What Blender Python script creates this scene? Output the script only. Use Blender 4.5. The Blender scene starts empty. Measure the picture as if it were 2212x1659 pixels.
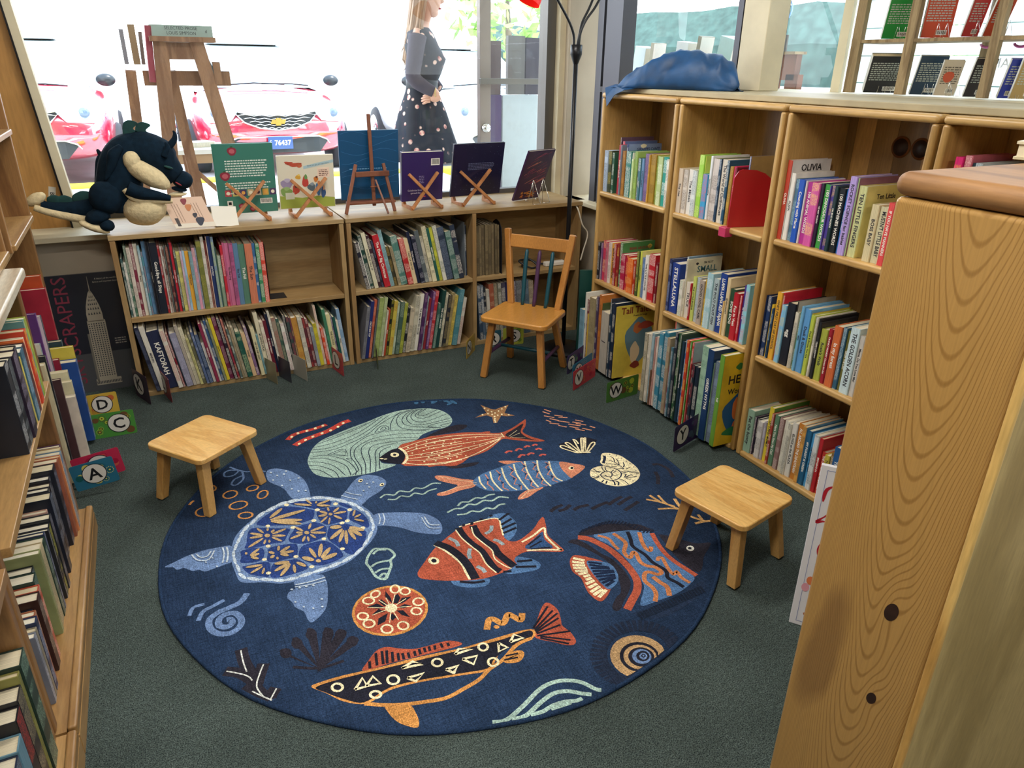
import bpy, bmesh, math, random
from mathutils import Vector, Matrix, Euler, Quaternion, noise
random.seed(7)
sc = bpy.context.scene
COL = sc.collection
PI = math.pi
# ---------------------------------------------------------------- camera, sky, sun, area lights, exposure
F_PX, PITCH, ROLL, YAW = 1563.0, math.radians(23.7), math.radians(-0.85), math.radians(26.5)
cd = bpy.data.cameras.new('camera'); cam = bpy.data.objects.new('camera', cd); COL.objects.link(cam)
fw = Vector((math.sin(YAW)*math.cos(PITCH), math.cos(YAW)*math.cos(PITCH), -math.sin(PITCH)))
rt = Vector((math.cos(YAW), -math.sin(YAW), 0)); dn = fw.cross(rt)
cx = math.cos(ROLL)*rt + math.sin(ROLL)*dn; cyv = -math.sin(ROLL)*rt + math.cos(ROLL)*dn
m3 = Matrix((cx, -cyv, -fw)).transposed()
cam.matrix_world = Matrix.Translation((0, 0, 1.55)) @ m3.to_4x4()
cd.sensor_width = 36.0; cd.lens = 36.0*F_PX/2212.0; cd.clip_start = .02; cd.clip_end = 400
sc.camera = cam
sc.view_settings.view_transform = 'Standard'; sc.view_settings.look = 'None'
sc.view_settings.exposure = 0.12; sc.view_settings.gamma = 1.0
sc.view_settings.use_curve_mapping = False
W = bpy.data.worlds.new('sky'); sc.world = W; W.use_nodes = True
nt = W.node_tree; nt.nodes.clear()
bg = nt.nodes.new('ShaderNodeBackground'); wo = nt.nodes.new('ShaderNodeOutputWorld')
tc = nt.nodes.new('ShaderNodeTexCoord'); sx = nt.nodes.new('ShaderNodeSeparateXYZ'); rp = nt.nodes.new('ShaderNodeValToRGB')
nt.links.new(tc.outputs['Generated'], sx.inputs[0]); nt.links.new(sx.outputs['Z'], rp.inputs[0])
rp.color_ramp.elements[0].position = 0.0; rp.color_ramp.elements[0].color = (0.93, 0.97, 1, 1)
rp.color_ramp.elements[1].position = 0.8; rp.color_ramp.elements[1].color = (0.62, 0.78, 1, 1)
nt.links.new(rp.outputs[0], bg.inputs[0]); bg.inputs[1].default_value = 6.0
nt.links.new(bg.outputs[0], wo.inputs[0])
sd = bpy.data.lights.new('sun', 'SUN'); sd.energy = 5.0; sd.angle = math.radians(3); sd.color = (1, .96, .9)
sun = bpy.data.objects.new('sun', sd); COL.objects.link(sun); sun.rotation_euler = (math.radians(22), math.radians(24), 0)
def area(name, loc, sx_, sy_, power, color=(1, .94, .86)):
    d = bpy.data.lights.new(name, 'AREA'); d.shape = 'RECTANGLE'; d.size = sx_; d.size_y = sy_; d.energy = power; d.color = color
    o = bpy.data.objects.new(name, d); COL.objects.link(o); o.location = loc; return o
for i, (lx, ly) in enumerate(((0.9, 2.6), (-.2, 0.6), (0.9, -1.6))):
    area('ceiling_light_glow', (lx, ly, 2.83), 1.15, .3, (40, 48, 46)[i])
# ---------------------------------------------------------------- colour and materials
def lin(h):
    h = h.lstrip('#'); r = []
    for i in (0, 2, 4):
        c = int(h[i:i+2], 16)/255; r.append(c/12.92 if c <= .04045 else ((c+.055)/1.055)**2.4)
    return (*r, 1)
MATS = {}
def newmat(name):
    m = bpy.data.materials.new(name); m.use_nodes = True; t = m.node_tree
    b = t.nodes['Principled BSDF']; MATS[name] = m
    return m, t, b
def N(t, kind, **kw):
    n = t.nodes.new(kind)
    for k, v in kw.items():
        if k in n.inputs.keys(): n.inputs[k].default_value = v
        else: setattr(n, k, v)
    return n
def mixc(t, fac, a, b, mode='MIX'):
    n = t.nodes.new('ShaderNodeMix'); n.data_type = 'RGBA'; n.blend_type = mode
    for s, v in ((0, fac), (6, a), (7, b)):
        if hasattr(v, 'links'): t.links.new(v, n.inputs[s])
        else: n.inputs[s].default_value = v
    return n.outputs[2]
def plain(name, hexc, rough=.6, metal=0, spec=.5, noisy=.0, nscale=20, coat=0, bump=0):
    m, t, b = newmat(name); b.inputs['Base Color'].default_value = lin(hexc)
    b.inputs['Roughness'].default_value = rough; b.inputs['Metallic'].default_value = metal
    b.inputs['Specular IOR Level'].default_value = spec; b.inputs['Coat Weight'].default_value = coat
    if noisy or bump:
        c = N(t, 'ShaderNodeTexCoord'); n = N(t, 'ShaderNodeTexNoise', Scale=nscale, Detail=5.0); t.links.new(c.outputs['Object'], n.inputs[0])
        if noisy:
            r = N(t, 'ShaderNodeMapRange'); r.inputs[1].default_value = .3; r.inputs[2].default_value = .7; r.inputs[3].default_value = 1-noisy; r.inputs[4].default_value = 1+noisy
            t.links.new(n.outputs[0], r.inputs[0]); t.links.new(mixc(t, 1.0, lin(hexc), r.outputs[0], 'MULTIPLY'), b.inputs['Base Color'])
        if bump:
            bp = N(t, 'ShaderNodeBump', Strength=bump, Distance=.005); t.links.new(n.outputs[0], bp.inputs['Height']); t.links.new(bp.outputs[0], b.inputs['Normal'])
    return m
def wood(name, c1, c2, axis='Z', scale=1.0, rough=.42, dist=3.0, bands=9.0, coat=.15, dark=None, attr=False):
    """long grain along one axis; rings from a distorted wave, pores from stretched noise"""
    m, t, b = newmat(name); co = N(t, 'ShaderNodeTexCoord'); mp = N(t, 'ShaderNodeMapping')
    st = {'X': (.12, 1, 1), 'Y': (1, .12, 1), 'Z': (1, 1, .12)}[axis]
    mp.inputs['Scale'].default_value = tuple(v*scale for v in st); t.links.new(co.outputs['Object'], mp.inputs[0])
    oi = N(t, 'ShaderNodeObjectInfo'); ad = N(t, 'ShaderNodeVectorMath', operation='ADD')
    ml = N(t, 'ShaderNodeVectorMath', operation='MULTIPLY'); cb = N(t, 'ShaderNodeCombineXYZ')
    for i in range(3): t.links.new(oi.outputs['Random'], cb.inputs[i])
    t.links.new(cb.outputs[0], ml.inputs[0]); ml.inputs[1].default_value = (7.3, 5.1, 3.7)
    t.links.new(mp.outputs[0], ad.inputs[0]); t.links.new(ml.outputs[0], ad.inputs[1])
    n1 = N(t, 'ShaderNodeTexNoise', Scale=2.2, Detail=3.0, Distortion=.6); t.links.new(ad.outputs[0], n1.inputs[0])
    mm = N(t, 'ShaderNodeMath', operation='MULTIPLY'); t.links.new(n1.outputs[0], mm.inputs[0]); mm.inputs[1].default_value = bands*dist
    sn = N(t, 'ShaderNodeMath', operation='SINE'); t.links.new(mm.outputs[0], sn.inputs[0])
    mr = N(t, 'ShaderNodeMapRange'); mr.inputs[1].default_value = -.2; mr.inputs[2].default_value = 1.0; t.links.new(sn.outputs[0], mr.inputs[0])
    n2 = N(t, 'ShaderNodeTexNoise', Scale=70.0, Detail=4.0); t.links.new(ad.outputs[0], n2.inputs[0])
    n3 = N(t, 'ShaderNodeTexNoise', Scale=1.3, Detail=1.0); t.links.new(ad.outputs[0], n3.inputs[0])
    col = mixc(t, mr.outputs[0], lin(c1), lin(c2))
    r2 = N(t, 'ShaderNodeMapRange'); r2.inputs[1].default_value = .3; r2.inputs[2].default_value = .75; r2.inputs[3].default_value = 1.1; r2.inputs[4].default_value = .8; t.links.new(n2.outputs[0], r2.inputs[0])
    col = mixc(t, 1.0, col, r2.outputs[0], 'MULTIPLY')
    r3 = N(t, 'ShaderNodeMapRange'); r3.inputs[1].default_value = .3; r3.inputs[2].default_value = .7; r3.inputs[3].default_value = .88; r3.inputs[4].default_value = 1.12; t.links.new(n3.outputs[0], r3.inputs[0])
    col = mixc(t, 1.0, col, r3.outputs[0], 'MULTIPLY')
    if attr:
        at = N(t, 'ShaderNodeObjectInfo'); col = mixc(t, 1.0, col, at.outputs['Color'], 'MULTIPLY')
    t.links.new(col, b.inputs['Base Color']); b.inputs['Roughness'].default_value = rough
    b.inputs['Coat Weight'].default_value = coat; b.inputs['Coat Roughness'].default_value = .25
    bp = N(t, 'ShaderNodeBump', Strength=.08, Distance=.002); t.links.new(n2.outputs[0], bp.inputs['Height']); t.links.new(bp.outputs[0], b.inputs['Normal'])
    return m
def attrmat(name, rough=.5, weave=0.0, spec=.4, coat=0.0, wscale=400):
    m, t, b = newmat(name); a = N(t, 'ShaderNodeAttribute', attribute_name='Col'); col = a.outputs[0]
    if weave:
        co = N(t, 'ShaderNodeTexCoord')
        n = N(t, 'ShaderNodeTexNoise', Scale=wscale, Detail=2.0); t.links.new(co.outputs['Object'], n.inputs[0])
        n2 = N(t, 'ShaderNodeTexNoise', Scale=9.0, Detail=4.0); t.links.new(co.outputs['Object'], n2.inputs[0])
        mp = N(t, 'ShaderNodeMapping'); mp.inputs['Scale'].default_value = (260, 12, 1); mp.inputs['Rotation'].default_value = (0, 0, .5); t.links.new(co.outputs['Object'], mp.inputs[0])
        n3 = N(t, 'ShaderNodeTexNoise', Scale=1.0, Detail=1.0); t.links.new(mp.outputs[0], n3.inputs[0])
        mp2 = N(t, 'ShaderNodeMapping'); mp2.inputs['Scale'].default_value = (12, 260, 1); mp2.inputs['Rotation'].default_value = (0, 0, .5); t.links.new(co.outputs['Object'], mp2.inputs[0])
        n4 = N(t, 'ShaderNodeTexNoise', Scale=1.0, Detail=1.0); t.links.new(mp2.outputs[0], n4.inputs[0])
        for nn, lo, hi in ((n, 1-weave, 1+weave), (n2, .86, 1.14), (n3, .84, 1.16), (n4, .84, 1.16)):
            r = N(t, 'ShaderNodeMapRange'); r.inputs[1].default_value = .32; r.inputs[2].default_value = .68; r.inputs[3].default_value = lo; r.inputs[4].default_value = hi
            t.links.new(nn.outputs[0], r.inputs[0]); col = mixc(t, 1.0, col, r.outputs[0], 'MULTIPLY')
        bp = N(t, 'ShaderNodeBump', Strength=.25, Distance=.002); t.links.new(n.outputs[0], bp.inputs['Height']); t.links.new(bp.outputs[0], b.inputs['Normal'])
    t.links.new(col, b.inputs['Base Color']); b.inputs['Roughness'].default_value = rough; b.inputs['Specular IOR Level'].default_value = spec
    b.inputs['Coat Weight'].default_value = coat
    return m
def bookmat():
    """printed cover: base colour and ink colour are stored per book; UV = (along spine, across)"""
    m, t, b = newmat('printed_cover')
    a = N(t, 'ShaderNodeAttribute', attribute_name='Col'); k = N(t, 'ShaderNodeAttribute', attribute_name='Ink'); uv = N(t, 'ShaderNodeUVMap')
    oi = N(t, 'ShaderNodeObjectInfo'); mp = N(t, 'ShaderNodeMapping'); mp.inputs['Scale'].default_value = (190, 60, 1)
    cb = N(t, 'ShaderNodeCombineXYZ'); mu = N(t, 'ShaderNodeMath', operation='MULTIPLY'); mu.inputs[1].default_value = 57.0
    t.links.new(oi.outputs['Random'], mu.inputs[0]); t.links.new(mu.outputs[0], cb.inputs[2]); ad = N(t, 'ShaderNodeVectorMath', operation='ADD')
    t.links.new(uv.outputs[0], mp.inputs[0]); t.links.new(mp.outputs[0], ad.inputs[0]); t.links.new(cb.outputs[0], ad.inputs[1])
    n = N(t, 'ShaderNodeTexNoise', Scale=1.0, Detail=1.0); t.links.new(ad.outputs[0], n.inputs[0])
    gt = N(t, 'ShaderNodeMapRange'); gt.inputs[1].default_value = .53; gt.inputs[2].default_value = .58; t.links.new(n.outputs[0], gt.inputs[0])
    # lettering lives where the Ink alpha says so (spines without a modelled title)
    msk = N(t, 'ShaderNodeMath', operation='MULTIPLY'); t.links.new(gt.outputs[0], msk.inputs[0]); t.links.new(k.outputs['Alpha'], msk.inputs[1])
    # word gaps along the spine
    mp2 = N(t, 'ShaderNodeMapping'); mp2.inputs['Scale'].default_value = (22, .1, 1); t.links.new(uv.outputs[0], mp2.inputs[0])
    ad2 = N(t, 'ShaderNodeVectorMath', operation='ADD'); t.links.new(mp2.outputs[0], ad2.inputs[0]); t.links.new(cb.outputs[0], ad2.inputs[1])
    n2 = N(t, 'ShaderNodeTexNoise', Scale=1.0, Detail=0.0); t.links.new(ad2.outputs[0], n2.inputs[0])
    g2 = N(t, 'ShaderNodeMapRange'); g2.inputs[1].default_value = .42; g2.inputs[2].default_value = .46; t.links.new(n2.outputs[0], g2.inputs[0])
    m2 = N(t, 'ShaderNodeMath', operation='MULTIPLY'); t.links.new(msk.outputs[0], m2.inputs[0]); t.links.new(g2.outputs[0], m2.inputs[1])
    col = mixc(t, m2.outputs[0], a.outputs[0], k.outputs[0])
    n4 = N(t, 'ShaderNodeTexNoise', Scale=14.0, Detail=4.0); mpx = N(t, 'ShaderNodeVectorMath', operation='ADD'); t.links.new(uv.outputs[0], mpx.inputs[0]); t.links.new(cb.outputs[0], mpx.inputs[1]); t.links.new(mpx.outputs[0], n4.inputs[0])
    r = N(t, 'ShaderNodeMapRange'); r.inputs[1].default_value = .35; r.inputs[2].default_value = .65; r.inputs[3].default_value = .84; r.inputs[4].default_value = 1.1; t.links.new(n4.outputs[0], r.inputs[0])
    col = mixc(t, 1.0, col, r.outputs[0], 'MULTIPLY')
    t.links.new(col, b.inputs['Base Color']); b.inputs['Roughness'].default_value = .38; b.inputs['Specular IOR Level'].default_value = .45
    return m
BOOK = bookmat()
def pagemat():
    m, t, b = newmat('paper_pages'); co = N(t, 'ShaderNodeTexCoord'); oi = N(t, 'ShaderNodeObjectInfo')
    mp = N(t, 'ShaderNodeMapping'); mp.inputs['Scale'].default_value = (900, 6, 6); t.links.new(co.outputs['Object'], mp.inputs[0])
    n = N(t, 'ShaderNodeTexNoise', Scale=1.0, Detail=1.0); t.links.new(mp.outputs[0], n.inputs[0])
    base = mixc(t, oi.outputs['Random'], lin('e9e2cf'), lin('cfc09a'))
    r = N(t, 'ShaderNodeMapRange'); r.inputs[1].default_value = .35; r.inputs[2].default_value = .65; r.inputs[3].default_value = .78; r.inputs[4].default_value = 1.05; t.links.new(n.outputs[0], r.inputs[0])
    t.links.new(mixc(t, 1.0, base, r.outputs[0], 'MULTIPLY'), b.inputs['Base Color']); b.inputs['Roughness'].default_value = .9
    return m
PAGES = pagemat()
PAINT = attrmat('paint', .5); GLOSS = attrmat('gloss_print', .3, coat=.2); CLOTH = attrmat('fabric', .95, .25, .1, wscale=300)
RUG = attrmat('rug_pile', .97, .42, .1, wscale=300)
PINE = wood('honey_pine', 'bf995c', 'a27d44', 'Z', 2.2, dist=2.2, attr=True)
PINEX = wood('honey_pine_shelf', 'c8a264', 'b08a50', 'Y', 2.2, dist=2.2)
PLY = wood('birch_plywood', 'a88d62', '987a4e', 'X', 1.6, .55, dist=1.6, coat=0)
PLYV = wood('birch_plywood_upright', 'a2865a', '917147', 'Z', 1.6, .55, dist=1.6, coat=0)
OAK = wood('red_oak', '8c663c', '74502d', 'Z', 3, .4, dist=2.4)
OAKY = wood('red_oak_shelf', 'a98452', '926d40', 'Y', 3, .38, dist=2.4)
BAM = wood('bamboo', 'dcb26c', 'cf9f58', 'X', 6, .4, dist=2.5, bands=12)
BAML = wood('bamboo_leg', 'c79c5c', 'b88a4a', 'Z', 6, .45, dist=2)
CHW = wood('maple_chair', 'b87f3f', 'a66d30', 'Z', 4, .35, dist=1.2, coat=.3)
CHS = wood('maple_chair_seat', 'c48a40', 'b57a34', 'Y', 4, .3, dist=1.2, coat=.4)
WEATH = wood('weathered_wood', '9a8664', '7d694b', 'Z', 5, .8, dist=2.5, coat=0)
WALNUT = wood('stained_wood', '7a4a30', '65391f', 'Z', 5, .5, dist=1.6)
STANDW = wood('beech_stand', 'b57a4a', 'a0683a', 'Z', 8, .5, dist=1.5, coat=0)
STEEL = plain('chrome_wire', 'd8d8d4', .22, 1.0)
BLACK = plain('black_metal', '15171c', .35, .3)
PLASTIC = plain('black_plastic', '1d1f24', .45)
ALU = plain('brushed_aluminium', '6d6a66', .45, .7)
WALLM = plain('beige_wall_paint', 'b3a895', .85, noisy=.05, nscale=6)
SILLM = plain('cream_sill_paint', 'd3c9ac', .6, noisy=.07, nscale=9)
CEIL = plain('ceiling_paint', 'd8d4ca', .9)
# ---------------------------------------------------------------- mesh helpers
def obj(name, data, mat=None, parent=None, loc=None):
    o = bpy.data.objects.new(name, data); COL.objects.link(o)
    if mat is not None: data.materials.append(mat)
    if parent is not None: o.parent = parent
    if loc is not None: o.location = loc
    return o
def thing(name, label, cat, loc=(0, 0, 0), rz=0.0, group=None):
    o = bpy.data.objects.new(name, None); COL.objects.link(o); o.location = loc; o.rotation_euler = (0, 0, rz)
    o.empty_display_size = .05; o['label'] = label; o['category'] = cat
    if group: o['group'] = group
    return o
def tag(o, label, cat, group=None):
    o['label'] = label; o['category'] = cat
    if group: o['group'] = group
    return o
def struct(o): o['kind'] = 'structure'; return o
class MB:
    def __init__(s): s.v = []; s.f = []; s.c = []; s.sm = []
    def add(s, vs, fs, col='ffffff', smooth=False, M=None):
        b = len(s.v); s.v += [tuple(M @ Vector(v)) if M else tuple(v) for v in vs]
        for f in fs: s.f.append(tuple(i+b for i in f)); s.c.append(col); s.sm.append(smooth)
        return s
    def box(s, x0, x1, y0, y1, z0, z1, col='ffffff', M=None):
        v = [(x, y, z) for z in (z0, z1) for x, y in ((x0, y0), (x1, y0), (x1, y1), (x0, y1))]
        return s.add(v, [(3, 2, 1, 0), (4, 5, 6, 7), (0, 1, 5, 4), (1, 2, 6, 5), (2, 3, 7, 6), (3, 0, 4, 7)], col, False, M)
    def beam(s, a, b, w, h, col='ffffff', up=(0, 0, 1)):
        a = Vector(a); b = Vector(b); d = (b-a).normalized(); u = Vector(up)
        if abs(d.dot(u)) > .99: u = Vector((1, 0, 0))
        r = d.cross(u).normalized(); u = r.cross(d).normalized(); v = []
        for p in (a, b):
            for i, j in ((-1, -1), (1, -1), (1, 1), (-1, 1)): v.append(p + r*(w/2*i) + u*(h/2*j))
        return s.add(v, [(0, 1, 2, 3), (7, 6, 5, 4), (0, 4, 5, 1), (1, 5, 6, 2), (2, 6, 7, 3), (3, 7, 4, 0)], col)
    def tube(s, pts, rad, col='ffffff', n=8, cap=True):
        pts = [Vector(p) for p in pts]; k = len(pts); R = rad if isinstance(rad, (list, tuple)) else [rad]*k; v = []; pr = None
        for i, p in enumerate(pts):
            d = (pts[min(i+1, k-1)]-pts[max(i-1, 0)]).normalized()
            if pr is None: pr = d.orthogonal().normalized()
            pr = (pr - d*pr.dot(d)).normalized(); q = d.cross(pr)
            for j in range(n):
                a = 2*PI*j/n; v.append(p + (pr*math.cos(a)+q*math.sin(a))*R[i])
        f = [(i*n+j, i*n+(j+1) % n, (i+1)*n+(j+1) % n, (i+1)*n+j) for i in range(k-1) for j in range(n)]
        b = len(s.v); s.add(v, f, col, True)
        if cap: s.f += [tuple(b+j for j in range(n))[::-1], tuple(b+(k-1)*n+j for j in range(n))]; s.c += [col]*2; s.sm += [False]*2
        return s
    def lathe(s, prof, col='ffffff', n=24, M=None):
        v = [(r*math.cos(2*PI*j/n), r*math.sin(2*PI*j/n), z) for r, z in prof for j in range(n)]
        f = [(i*n+j, i*n+(j+1) % n, (i+1)*n+(j+1) % n, (i+1)*n+j) for i in range(len(prof)-1) for j in range(n)]
        return s.add(v, f, col, True, M)
    def ell(s, c, r, col='ffffff', rot=None, n=18, m=12, disp=0, fr=3.0):
        R = Euler(rot).to_matrix() if rot else Matrix.Identity(3); v = []; c = Vector(c)
        for i in range(m+1):
            th = PI*i/m
            for j in range(n):
                ph = 2*PI*j/n; d = Vector((math.sin(th)*math.cos(ph), math.sin(th)*math.sin(ph), math.cos(th)))
                p = Vector((d.x*r[0], d.y*r[1], d.z*r[2]))
                if disp: p *= 1+disp*noise.noise(d*fr + c*9)
                v.append(c + R @ p)
        f = [(i*n+j, (i+1)*n+j, (i+1)*n+(j+1) % n, i*n+(j+1) % n) for i in range(m) for j in range(n)]
        return s.add(v, f, col, True)
    def prism(s, poly, z0, z1, col='ffffff', M=None):
        n = len(poly); v = [(x, y, z0) for x, y in poly]+[(x, y, z1) for x, y in poly]
        f = [tuple(range(n))[::-1], tuple(range(n, 2*n))]+[(i, (i+1) % n, n+(i+1) % n, n+i) for i in range(n)]
        return s.add(v, f, col, False, M)
    def mesh(s, name):
        me = bpy.data.meshes.new(name); me.from_pydata([tuple(v) for v in s.v], [], s.f)
        me.polygons.foreach_set('use_smooth', s.sm)
        at = me.color_attributes.new('Col', 'FLOAT_COLOR', 'CORNER'); buf = []; cache = {}
        for f, c in zip(s.f, s.c):
            if c not in cache: cache[c] = lin(c)
            buf += list(cache[c])*len(f)
        if len(buf) == len(at.data)*4: at.data.foreach_set('color', buf)
        me.update(); return me
    def build(s, name, mat=None, parent=None, loc=None, bevel=0, seg=2):
        o = obj(name, s.mesh(name), mat or PAINT, parent, loc)
        if bevel:
            o.data.polygons.foreach_set('use_smooth', [True]*len(o.data.polygons)); b = o.modifiers.new('soft_edges', 'BEVEL'); b.harden_normals = True; b.width = bevel; b.segments = seg; b.limit_method = 'ANGLE'; b.angle_limit = .7
        return o
def rotM(loc, rz=0, rx=0, ry=0): return Matrix.Translation(loc) @ Euler((rx, ry, rz)).to_matrix().to_4x4()
TEXTS = []
def text(s, size, M, parent, col, name='lettering', ext=.0004, maxw=None, bold=False, align='CENTER'):
    cu = bpy.data.curves.new(name, 'FONT'); cu.body = s; cu.size = size; cu.align_x = align; cu.align_y = 'CENTER'
    cu.extrude = ext; cu.resolution_u = 2
    if bold: cu.offset = size*.018
    o = bpy.data.objects.new(name, cu); COL.objects.link(o); TEXTS.append((o, M, parent, col, name, maxw)); return o
def flush_texts():
    bpy.context.view_layer.update(); dg = bpy.context.evaluated_depsgraph_get()
    for o, M, parent, col, name, maxw in TEXTS:
        me = bpy.data.meshes.new_from_object(o.evaluated_get(dg)); me.name = name; me.materials.clear()
        w = max((v.co.x for v in me.vertices), default=0)-min((v.co.x for v in me.vertices), default=0)
        if maxw and w > maxw: M = M @ Matrix.Diagonal((maxw/w, 1, 1, 1))
        me.transform(M); key = 'ink_'+col
        if key not in MATS: plain(key, col, .5)
        n = obj(name, me, MATS[key], parent)
        bpy.data.objects.remove(o)
    TEXTS.clear()
def smooth_pts(pts, k=5, closed=False):
    n = len(pts); out = []
    if n < 3: return pts
    rng = range(n) if closed else range(n-1)
    for i in rng:
        p0 = pts[(i-1) % n] if closed or i else pts[0]; p1 = pts[i]; p2 = pts[(i+1) % n]; p3 = pts[(i+2) % n] if closed or i+2 < n else pts[-1]
        for j in range(k):
            t = j/k; out.append(tuple(.5*((2*b)+(c-a)*t+(2*a-5*b+4*c-d)*t*t+(3*b-a-3*c+d)*t**3) for a, b, c, d in zip(p0, p1, p2, p3)))
    if not closed: out.append(pts[-1])
    return out
# ---------------------------------------------------------------- the room
fl = MB(); fl.box(-1.6, 2.75, -4.2, 4.2, -.1, 0)
m, t, b = newmat('dark_green_carpet'); co = N(t, 'ShaderNodeTexCoord')
n1 = N(t, 'ShaderNodeTexNoise', Scale=330.0, Detail=3.0); n2 = N(t, 'ShaderNodeTexNoise', Scale=3.0, Detail=5.0); n3 = N(t, 'ShaderNodeTexNoise', Scale=90.0, Detail=2.0)
for q in (n1, n2, n3): t.links.new(co.outputs['Object'], q.inputs[0])
r1 = N(t, 'ShaderNodeValToRGB'); e = r1.color_ramp.elements; e[0].position = .34; e[0].color = lin('1a2224'); e[1].position = .68; e[1].color = lin('606d68')
t.links.new(n1.outputs[0], r1.inputs[0])
r2 = N(t, 'ShaderNodeMapRange'); r2.inputs[1].default_value = .3; r2.inputs[2].default_value = .7; r2.inputs[3].default_value = .78; r2.inputs[4].default_value = 1.2; t.links.new(n2.outputs[0], r2.inputs[0])
r3 = N(t, 'ShaderNodeMapRange'); r3.inputs[1].default_value = .3; r3.inputs[2].default_value = .7; r3.inputs[3].default_value = .8; r3.inputs[4].default_value = 1.2; t.links.new(n3.outputs[0], r3.inputs[0])
c = mixc(t, 1.0, mixc(t, 1.0, r1.outputs[0], r2.outputs[0], 'MULTIPLY'), r3.outputs[0], 'MULTIPLY')
t.links.new(c, b.inputs['Base Color']); b.inputs['Roughness'].default_value = 1; b.inputs['Specular IOR Level'].default_value = .1
bp = N(t, 'ShaderNodeBump', Strength=.7, Distance=.006); t.links.new(n1.outputs[0], bp.inputs['Height']); t.links.new(bp.outputs[0], b.inputs['Normal'])
CARPET = m
struct(fl.build('floor', CARPET))
struct(MB().box(-1.6, 2.75, -4.2, 4.45, 2.9, 3.0).build('ceiling', CEIL))
struct(MB().box(-3.0, 4.1, 4.46, 5.9, 2.9, 3.05).build('ceiling_sun_blocker', CEIL)); struct(MB().box(2.76, 4.1, -4.2, 4.45, 2.9, 3.05).build('ceiling_sun_blocker_side', CEIL))  # unseen overhead slabs, added to keep the sun off the window posts
struct(MB().box(-1.6, -1.5, -4.2, 4.45, 0, 2.9).build('wall_left', WALLM))
struct(MB().box(-1.6, 2.75, -4.3, -4.2, 0, 2.9).build('wall_back', WALLM))
# wall under and above the shop window, with sill
struct(MB().box(-1.5, 2.62, 4.06, 4.34, 0, .762).build('wall_front', WALLM))
struct(MB().box(-1.5, 2.75, 4.2, 4.34, 2.45, 2.9).build('wall_front_top', WALLM))
struct(MB().box(-1.5, 2.47, 3.95, 4.34, .764, .79).build('windowsill', SILLM, bevel=.004))
# glass with dust and reflections
m, t, b = newmat('shop_glass'); t.nodes.remove(b); out = t.nodes['Material Output']
tr = N(t, 'ShaderNodeBsdfTransparent'); tr.inputs[0].default_value = (.96, .98, .98, 1); gl = N(t, 'ShaderNodeBsdfGlossy', Roughness=.02); df = N(t, 'ShaderNodeBsdfDiffuse')
df.inputs[0].default_value = (.8, .8, .8, 1)
fr = N(t, 'ShaderNodeFresnel', IOR=1.45); mx = N(t, 'ShaderNodeMixShader'); mx2 = N(t, 'ShaderNodeMixShader')
co = N(t, 'ShaderNodeTexCoord'); nn = N(t, 'ShaderNodeTexNoise', Scale=14.0, Detail=8.0, Roughness=.7); t.links.new(co.outputs['Object'], nn.inputs[0])
rr = N(t, 'ShaderNodeMapRange'); rr.inputs[1].default_value = .5; rr.inputs[2].default_value = .8; rr.inputs[3].default_value = .01; rr.inputs[4].default_value = .09; t.links.new(nn.outputs[0], rr.inputs[0])
t.links.new(rr.outputs[0], mx2.inputs[0]); t.links.new(tr.outputs[0], mx2.inputs[1]); t.links.new(df.outputs[0], mx2.inputs[2])
fm = N(t, 'ShaderNodeMath', operation='MULTIPLY'); fm.inputs[1].default_value = .8; t.links.new(fr.outputs[0], fm.inputs[0])
t.links.new(fm.outputs[0], mx.inputs[0]); t.links.new(mx2.outputs[0], mx.inputs[1]); t.links.new(gl.outputs[0], mx.inputs[2]); t.links.new(mx.outputs[0], out.inputs[0])
GLASS = m
def quad(name, pts, mat, parent=None):
    me = bpy.data.meshes.new(name); me.from_pydata(pts, [], [(0, 1, 2, 3)]); return obj(name, me, mat, parent)
w1 = struct(bpy.data.objects.new('window_1', None)); COL.objects.link(w1)
quad('pane', [(-.95, 4.262, .8), (2.36, 4.262, .8), (2.36, 4.262, 2.45), (-.95, 4.262, 2.45)], GLASS, w1)
f = MB(); f.box(-.55, 2.36, 4.235, 4.29, .79, .84); f.build('bottom_rail', ALU, w1)
f = MB(); f.box(2.30, 2.36, 4.21, 4.31, .79, 2.45); f.build('mullion', ALU, w1)
# slanting timber jamb at the far side of the window: honey plywood panel and cream frame
JX = {'z0': .79, 'z1': 2.45}
def xzplate(name, poly, y0, y1, mat, parent=None, bevel=0):
    n = len(poly); v = [(x, y0, z) for x, z in poly]+[(x, y1, z) for x, z in poly]
    f = [tuple(range(n)), tuple(range(n, 2*n))[::-1]]+[(i, i+n, (i+1) % n+n, (i+1) % n) for i in range(n)]
    return MB().add(v, f).build(name, mat, parent, bevel=bevel)
jm = bpy.data.objects.new('trim_3', None); COL.objects.link(jm); struct(jm)
JAMBW = wood('jamb_plywood', 'b98a4c', 'a87a3e', 'Z', 1.2, .5, dist=1.5)
xzplate('jamb_panel', [(-1.2, .79), (-.357, .79), (-.49, 2.45), (-1.2, 2.45)], 4.20, 4.22, JAMBW, jm)
xzplate('jamb_frame', [(-.357, .79), (-.318, .79), (-.455, 2.45), (-.49, 2.45)], 4.17, 4.24, SILLM, jm)
xzplate('jamb_gasket', [(-.363, .79), (-.355, .79), (-.488, 2.45), (-.496, 2.45)], 4.165, 4.2, BLACK, jm)

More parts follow.
